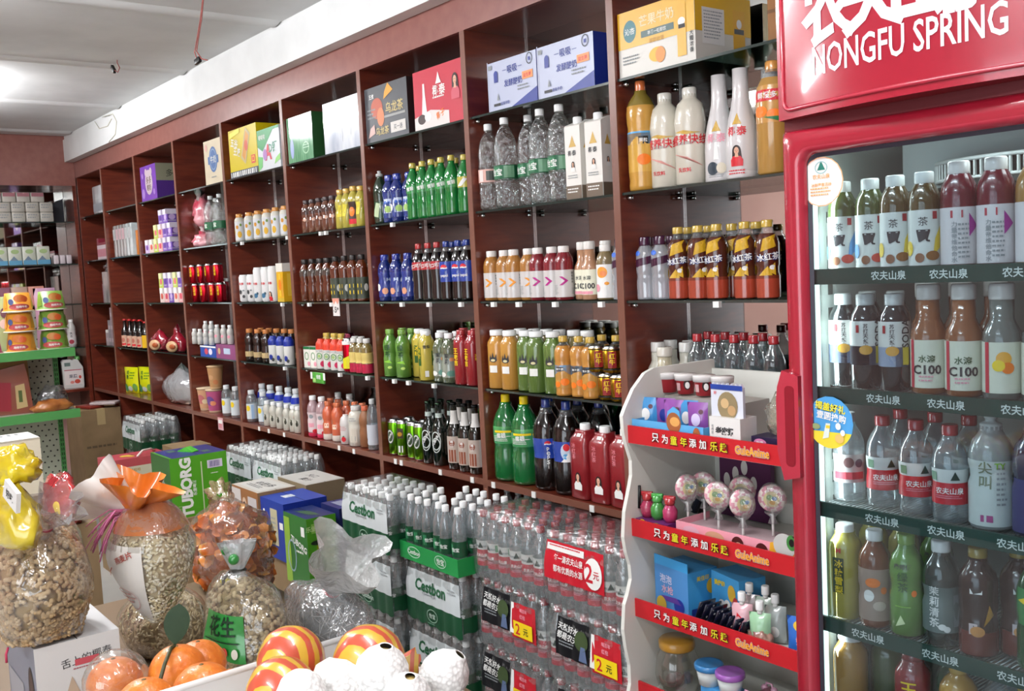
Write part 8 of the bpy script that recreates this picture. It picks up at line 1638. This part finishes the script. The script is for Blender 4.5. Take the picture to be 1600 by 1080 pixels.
fx = lambda x, z, d: f(-1.17+x/.13, .56+z/.26, .003+d*4)
b.art([('text', '花生', .0, .022, .042, mat('#14301a', .5), .06, .03), ('rect', -.06, -.012, .055, -.009, mat('#14301a', .5))]+[('disc', -.045+.03*i, -.03, .009, .010, mat(c, .5)) for i, c in enumerate(('#d8b8b0', '#b86a5a', '#c84a3a', '#d8d0c0'))], fx, .0003, lim=.02); b.build('green_label', t)
NP = Vector((-.03, .0, .285)); neck(t, NP, (-.1, .05, .9), .085, .018, .05, mat('#d8dcd8', .15, 'film', lo=.45, hi=.8, wr=30)); tie(t, NP, (-.1, .05, .9), .02, mat('#2a2a22', .5))
b = MB(); b.ball(NP+Vector((.035, -.025, .045)), .016, gm); b.ball(NP+Vector((0, -.035, .065)), .012, gm); b.ball(NP+Vector((-.02, -.03, -.03)), .02, mat('#d8cc2a', .4), sz=.6); b.build('bow', t)
# grey shredded goods
B5 = atz(478, 1005, .408); s = (.215, .10, .175)
t = thing('shredded_bag', 'clear bag of grey dried shreds tied with red string', 'bag', (B5.x+.03, B5.y+.07, .408)); b = MB(); rr = random.Random(12); blob(b, mat('#4a423c', .7), s[0]*.86, s[1]*.86, s[2]*.9, seed=40, rough=.15)
SHm = [mat(c, .5) for c in ('#7a7068', '#968c84', '#5e544c', '#aaa29a')]
for i in range(420):
    P_, d_ = bagsurf(math.acos(rr.uniform(-1, 1)), rr.uniform(0, 2*PI), s, 40, .15, .35); P_ = P_*.93; P_.z = max(P_.z, .008)
    tg = d_.orthogonal().normalized(); tg = Matrix.Rotation(rr.uniform(0, 2*PI), 3, d_) @ tg; L = rr.uniform(.02, .04)
    b.tube([P_-tg*L, P_+d_*rr.uniform(-.004, .006), P_+tg*L], .0016, rr.choice(SHm), 3)
b.v = [(x, y, max(z, .001)) for x, y, z in b.v]; o = b.build('dried_shreds', t); o['kind'] = 'stuff'
b = MB(); blob(b, mat('#f0f0f0', .1, 'film', lo=.14, hi=.65, wr=24), s[0]*1.06, s[1]*1.06, s[2]*1.06, seed=40, rough=.18, freq=1.8); b.build('plastic_bag', t)
NP = Vector((.05, -.01, .17)); neck(t, NP, (.55, .1, .8), .17, .02, .115, mat('#e6e6e4', .2, 'film', lo=.5, hi=.85, wr=22, body='#dcdcda'), pl=4, amp=.35); tie(t, NP, (.55, .1, .8), .022, mat('#b8283a', .4))
# yellow and red snack bags at the left edge
def atd(u, v, dd): return Vector(CAM+ray(u, v)*dd)
P = atd(26, 850, 2.42)
t = thing('snack_bag', 'yellow snack bag with white corner leaning over the peanuts', 'bag', (P.x, P.y, P.z), .1); b = MB(); blob(b, noisy('yellow_foil', '#c0a010', '#e0cc3a', 7, .2, coat=.9), .12, .05, .15, seed=50, rough=.25); b.build('bag_body', t)
b = MB(); b.prism([(.03, .13), (.12, .10), (.14, .15), (.06, .175)], -.03, -.02, PAPER); b.art([('text', '好吃', .085, .138, .022, INK, -.3)], plane((0, -.0305, 0), (1, 0, 0), (0, 0, 1))); b.build('corner_print', t)
t = thing('snack_bag', 'small crumpled yellow bag on top of the larger one', 'bag', (P.x-.03, P.y+.02, P.z+.150), .3); b = MB(); blob(b, noisy('yellow_foil2', '#c8a410', '#e8d428', 9, .2, coat=.9), .075, .05, .085, seed=52, rough=.45, freq=3); b.build('bag_body', t)
P = atz(100, 815, .60); carton(P.x-.12, P.x+.1, P.y-.08, P.y+.1, .0, .599, 'brown carton carrying the red snack bag')
t = thing('snack_bag', 'red snack bag behind the peanut sack', 'bag', (P.x, P.y, .60), .2); b = MB(); blob(b, noisy('red_foil', '#8a1c22', '#b83a3a', 8, .2, coat=.9), .13, .06, .20, seed=55, rough=.3); b.build('bag_body', t); b = MB(); b.ball((.05, -.045, .07), .035, YEL, sy=.3); b.build('yellow_print', t)
# fruit counter: crate, pomelos, foam-netted fruit, oranges
t = thing('fruit_counter', 'white counter carrying the fruit', 'counter', (1.15, -1.72, 0)); b = MB(); b.rbox(-.66, .30, -.40, .27, .76, .79, mat('#c8c8c4', .4), .004); b.build('top', t)
for x, y in ((-.62, -.36), (-.62, .23), (.26, -.36), (.26, .23)): b = MB(); b.box(x-.02, x+.02, y-.02, y+.02, 0, .76, mat('#a8a8a4', .4)); b.build('leg', t)
CX0, CX1, CY0, CY1, CZ = .855, 1.40, -2.05, -1.475, .945
t = thing('fruit_crate', 'white plastic fruit crate holding the pomelos and netted fruit', 'crate', (CX0, CY0, .791)); w, d, h = CX1-CX0, CY1-CY0, CZ-.791; CM = mat('#d4d4d2', .35)
b = MB(); b.box(.006, w-.006, .006, d-.006, 0, .08, CM); b.build('bottom', t)
for nm, (a0, a1, c0, c1) in (('side', (0, .005, 0, d)), ('side', (w-.005, w, 0, d)), ('side', (.005, w-.005, 0, .005)), ('side', (.005, w-.005, d-.005, d))): b = MB(); b.box(a0, a1, c0, c1, .005, h, CM); b.build(nm, t)
b = MB()
for p, q in (((0, 0), (w, 0)), ((w, 0), (w, d)), ((w, d), (0, d)), ((0, d), (0, 0))): b.tube([(p[0], p[1], h), (q[0], q[1], h)], .006, CM, 8)
b.build('rim', t)
def stripemat():
    m = bpy.data.materials.new('striped_wrap'); m.use_nodes = True; N = m.node_tree.nodes; L = m.node_tree.links; bs = N['Principled BSDF']
    tc = N.new('ShaderNodeTexCoord'); mp = N.new('ShaderNodeMapping'); mp.inputs['Rotation'].default_value = (0, .5, .9); wv = N.new('ShaderNodeTexWave'); wv.wave_type = 'BANDS'; wv.inputs['Scale'].default_value = 15; wv.inputs['Distortion'].default_value = .9
    cr = N.new('ShaderNodeValToRGB'); cr.color_ramp.interpolation = 'CONSTANT'; cr.color_ramp.elements[0].color = lin('#b84c34')+(1,); cr.color_ramp.elements[1].color = lin('#c9a236')+(1,); cr.color_ramp.elements[1].position = .5
    L.new(tc.outputs['Object'], mp.inputs[0]); L.new(mp.outputs[0], wv.inputs[0]); L.new(wv.outputs[1], cr.inputs[0]); L.new(cr.outputs[0], bs.inputs[0]); bs.inputs['Roughness'].default_value = .3; bs.inputs['Coat Weight'].default_value = .5; return m
STR = stripemat()
for u, v, dd, r, nm, tl in ((455, 1035, 1.50, .052, 'yellow and red striped wrapped pomelo at the crate corner', 0), (440, 1086, 1.37, .050, 'yellow and red striped pomelo lowest in the crate, nearest the oranges', 0), (577, 1038, 1.46, .055, 'yellow and red striped pomelo with a twisted wrapper end', 1)):
    c = atd(u, v, dd); t = thing('pomelo', nm, 'fruit', c); b = MB(); b.ball((0, 0, 0), r, STR, sz=1.06, seg=24, rings=16, mod=lambda q: 1+.03*noise.noise(q*3)); b.build('wrapped_fruit', t)
    if not tl: continue
    b = MB(); M_ = Matrix.Translation((r*.75, r*.35, r*.2) if tl else (r*.3, 0, r*.98)) @ Vector((.9, .4, .1) if tl else (.3, -.2, .9)).to_track_quat('Z', 'Y').to_matrix().to_4x4(); b.lathe([(.02, 0), (.008, .012), (.018, .034)], STR, 14, M=M_, mod=lambda a, z: 1+.25*math.cos(a*5)); b.build('wrapper_twist', t)
FO = noisy('foam_net', '#f4f3f0', '#d2d0cd', 170, .65, kind='voronoi', bump=.22, lo=.30, hi=.75)
def foam(u, v, dd, r, nm, ax):
    c = atd(u, v, dd); t = thing('netted_fruit', nm, 'fruit', c, 0, 'foam-netted fruit'); M_ = Vector(ax).to_track_quat('Z', 'Y').to_matrix().to_4x4(); b = MB()
    pr = [(r*.25, -r*.98), (r*.65, -r*.80), (r*.93, -r*.42), (r, 0), (r*.95, r*.40), (r*.72, r*.76), (r*.40, r*1.0), (r*.26, r*1.12), (r*.20, r*1.10)]; P2 = []
    for (a0, z0), (a1, z1) in zip(pr, pr[1:]):
        for k in range(5): P2.append((a0+(a1-a0)*k/5, z0+(z1-z0)*k/5))
    b.lathe(P2, FO, 40, M=M_, caps=False); b.build('foam_net', t)
    b = MB(); b.ball((0, 0, 0), r*.93, mat('#c8b070', .5), seg=16, rings=10); b.build('fruit', t)
foam(596, 1053, 1.40, .039, 'white foam-netted fruit leaning on the twisted pomelo, highest in the crate', (.2, .1, .9))
foam(528, 1080, 1.40, .042, 'white foam-netted fruit in the middle of the crate', (-.4, -.2, .8))
foam(470, 1090, 1.34, .036, 'white foam-netted fruit nearest the striped pomelos', (-.7, 0, .6))
foam(693, 1056, 1.42, .036, 'white foam-netted fruit nearest the water packs', (.4, .5, .75))
foam(636, 1092, 1.36, .034, 'white foam-netted fruit low between two others', (.3, 0, .9))
foam(668, 1085, 1.48, .033, 'white foam-netted fruit half hidden at the crate side', (.5, -.3, .7))
OG = noisy('orange_peel', '#cb681c', '#d67a28', 60, .4, bump=.35, coat=.2); OG2 = mat('#5a4a20', .6)
c0 = atd(268, 1060, 1.60)
t = thing('fruit_basket', 'shallow clear basket under the oranges', 'basket', (c0.x, c0.y, .791)); b = MB(); b.lathe([(.085, 0), (.11, .05)], mat('#e0e0dc', .2, 'film', lo=.2, hi=.7), 24, caps=False); b.build('bowl', t)
ORS = [(180, 1068, 1.36, .038, 'orange inside the clear wrapper, leftmost of the heap'), (228, 1104, 1.25, .038, 'orange low in front, next to the wrapped one'), (278, 1050, 1.38, .040, 'orange with a green leaf and stem'), (312, 1040, 1.44, .039, 'orange at the back of the heap behind the stem'), (318, 1082, 1.30, .041, 'glossy orange in front under the dark stem'), (362, 1086, 1.40, .038, 'orange nearest the striped pomelos')]
for u, v, dd, r, nm in ORS:
    dd *= 1.18; r *= 1.17; c = atd(u, v, dd); t = thing('orange', nm, 'fruit', c, random.uniform(0, 6), 'oranges in a heap'); b = MB(); b.ball((0, 0, 0), r, OG, sz=.95, seg=26, rings=18, mod=lambda q: 1-.05*max(0, q.z-.85)); b.build('peel', t); b = MB(); b.ball((0, 0, r*.93), .004, OG2, sz=.4, seg=8, rings=5); b.build('stem_button', t)
    if 'leaf' in nm:
        t.rotation_euler.z = 0; b = MB(); b.tube([(-.005, .0, r*.92), (.012, -.012, r*1.02), (.045, -.035, r*.75), (.075, -.06, r*.1), (.085, -.07, -r*.5)], .0032, mat('#3a3a1e', .5), 7); b.build('stem', t)
        b = MB(); n = 8; vs = []
        for i in range(n+1):
            q = i/n; wd = .022*math.sin(PI*q)**.7 if 0 < q < 1 else 0
            for sgn in (-1, 0, 1): vs.append((-.004+.006*q+sgn*wd*.62, .01*q+sgn*wd*.78, r*.95+.07*q+abs(sgn)*wd*.15))
        b.add(vs, [(i*3+j, i*3+j+1, i*3+j+4, i*3+j+3) for i in range(n) for j in range(2)], mat('#1a3318', .5), True); b.build('leaf', t)
c = atd(182, 1066, 1.60); t = thing('fruit_wrapper', 'clear plastic wrapper around the leftmost orange', 'wrapper', c); b = MB(); b.ball((0, 0, 0), .053, BAGF, sx=1.02, seg=20, rings=12, mod=lambda q: 1+.03*noise.noise(q*4)); b.build('film', t)
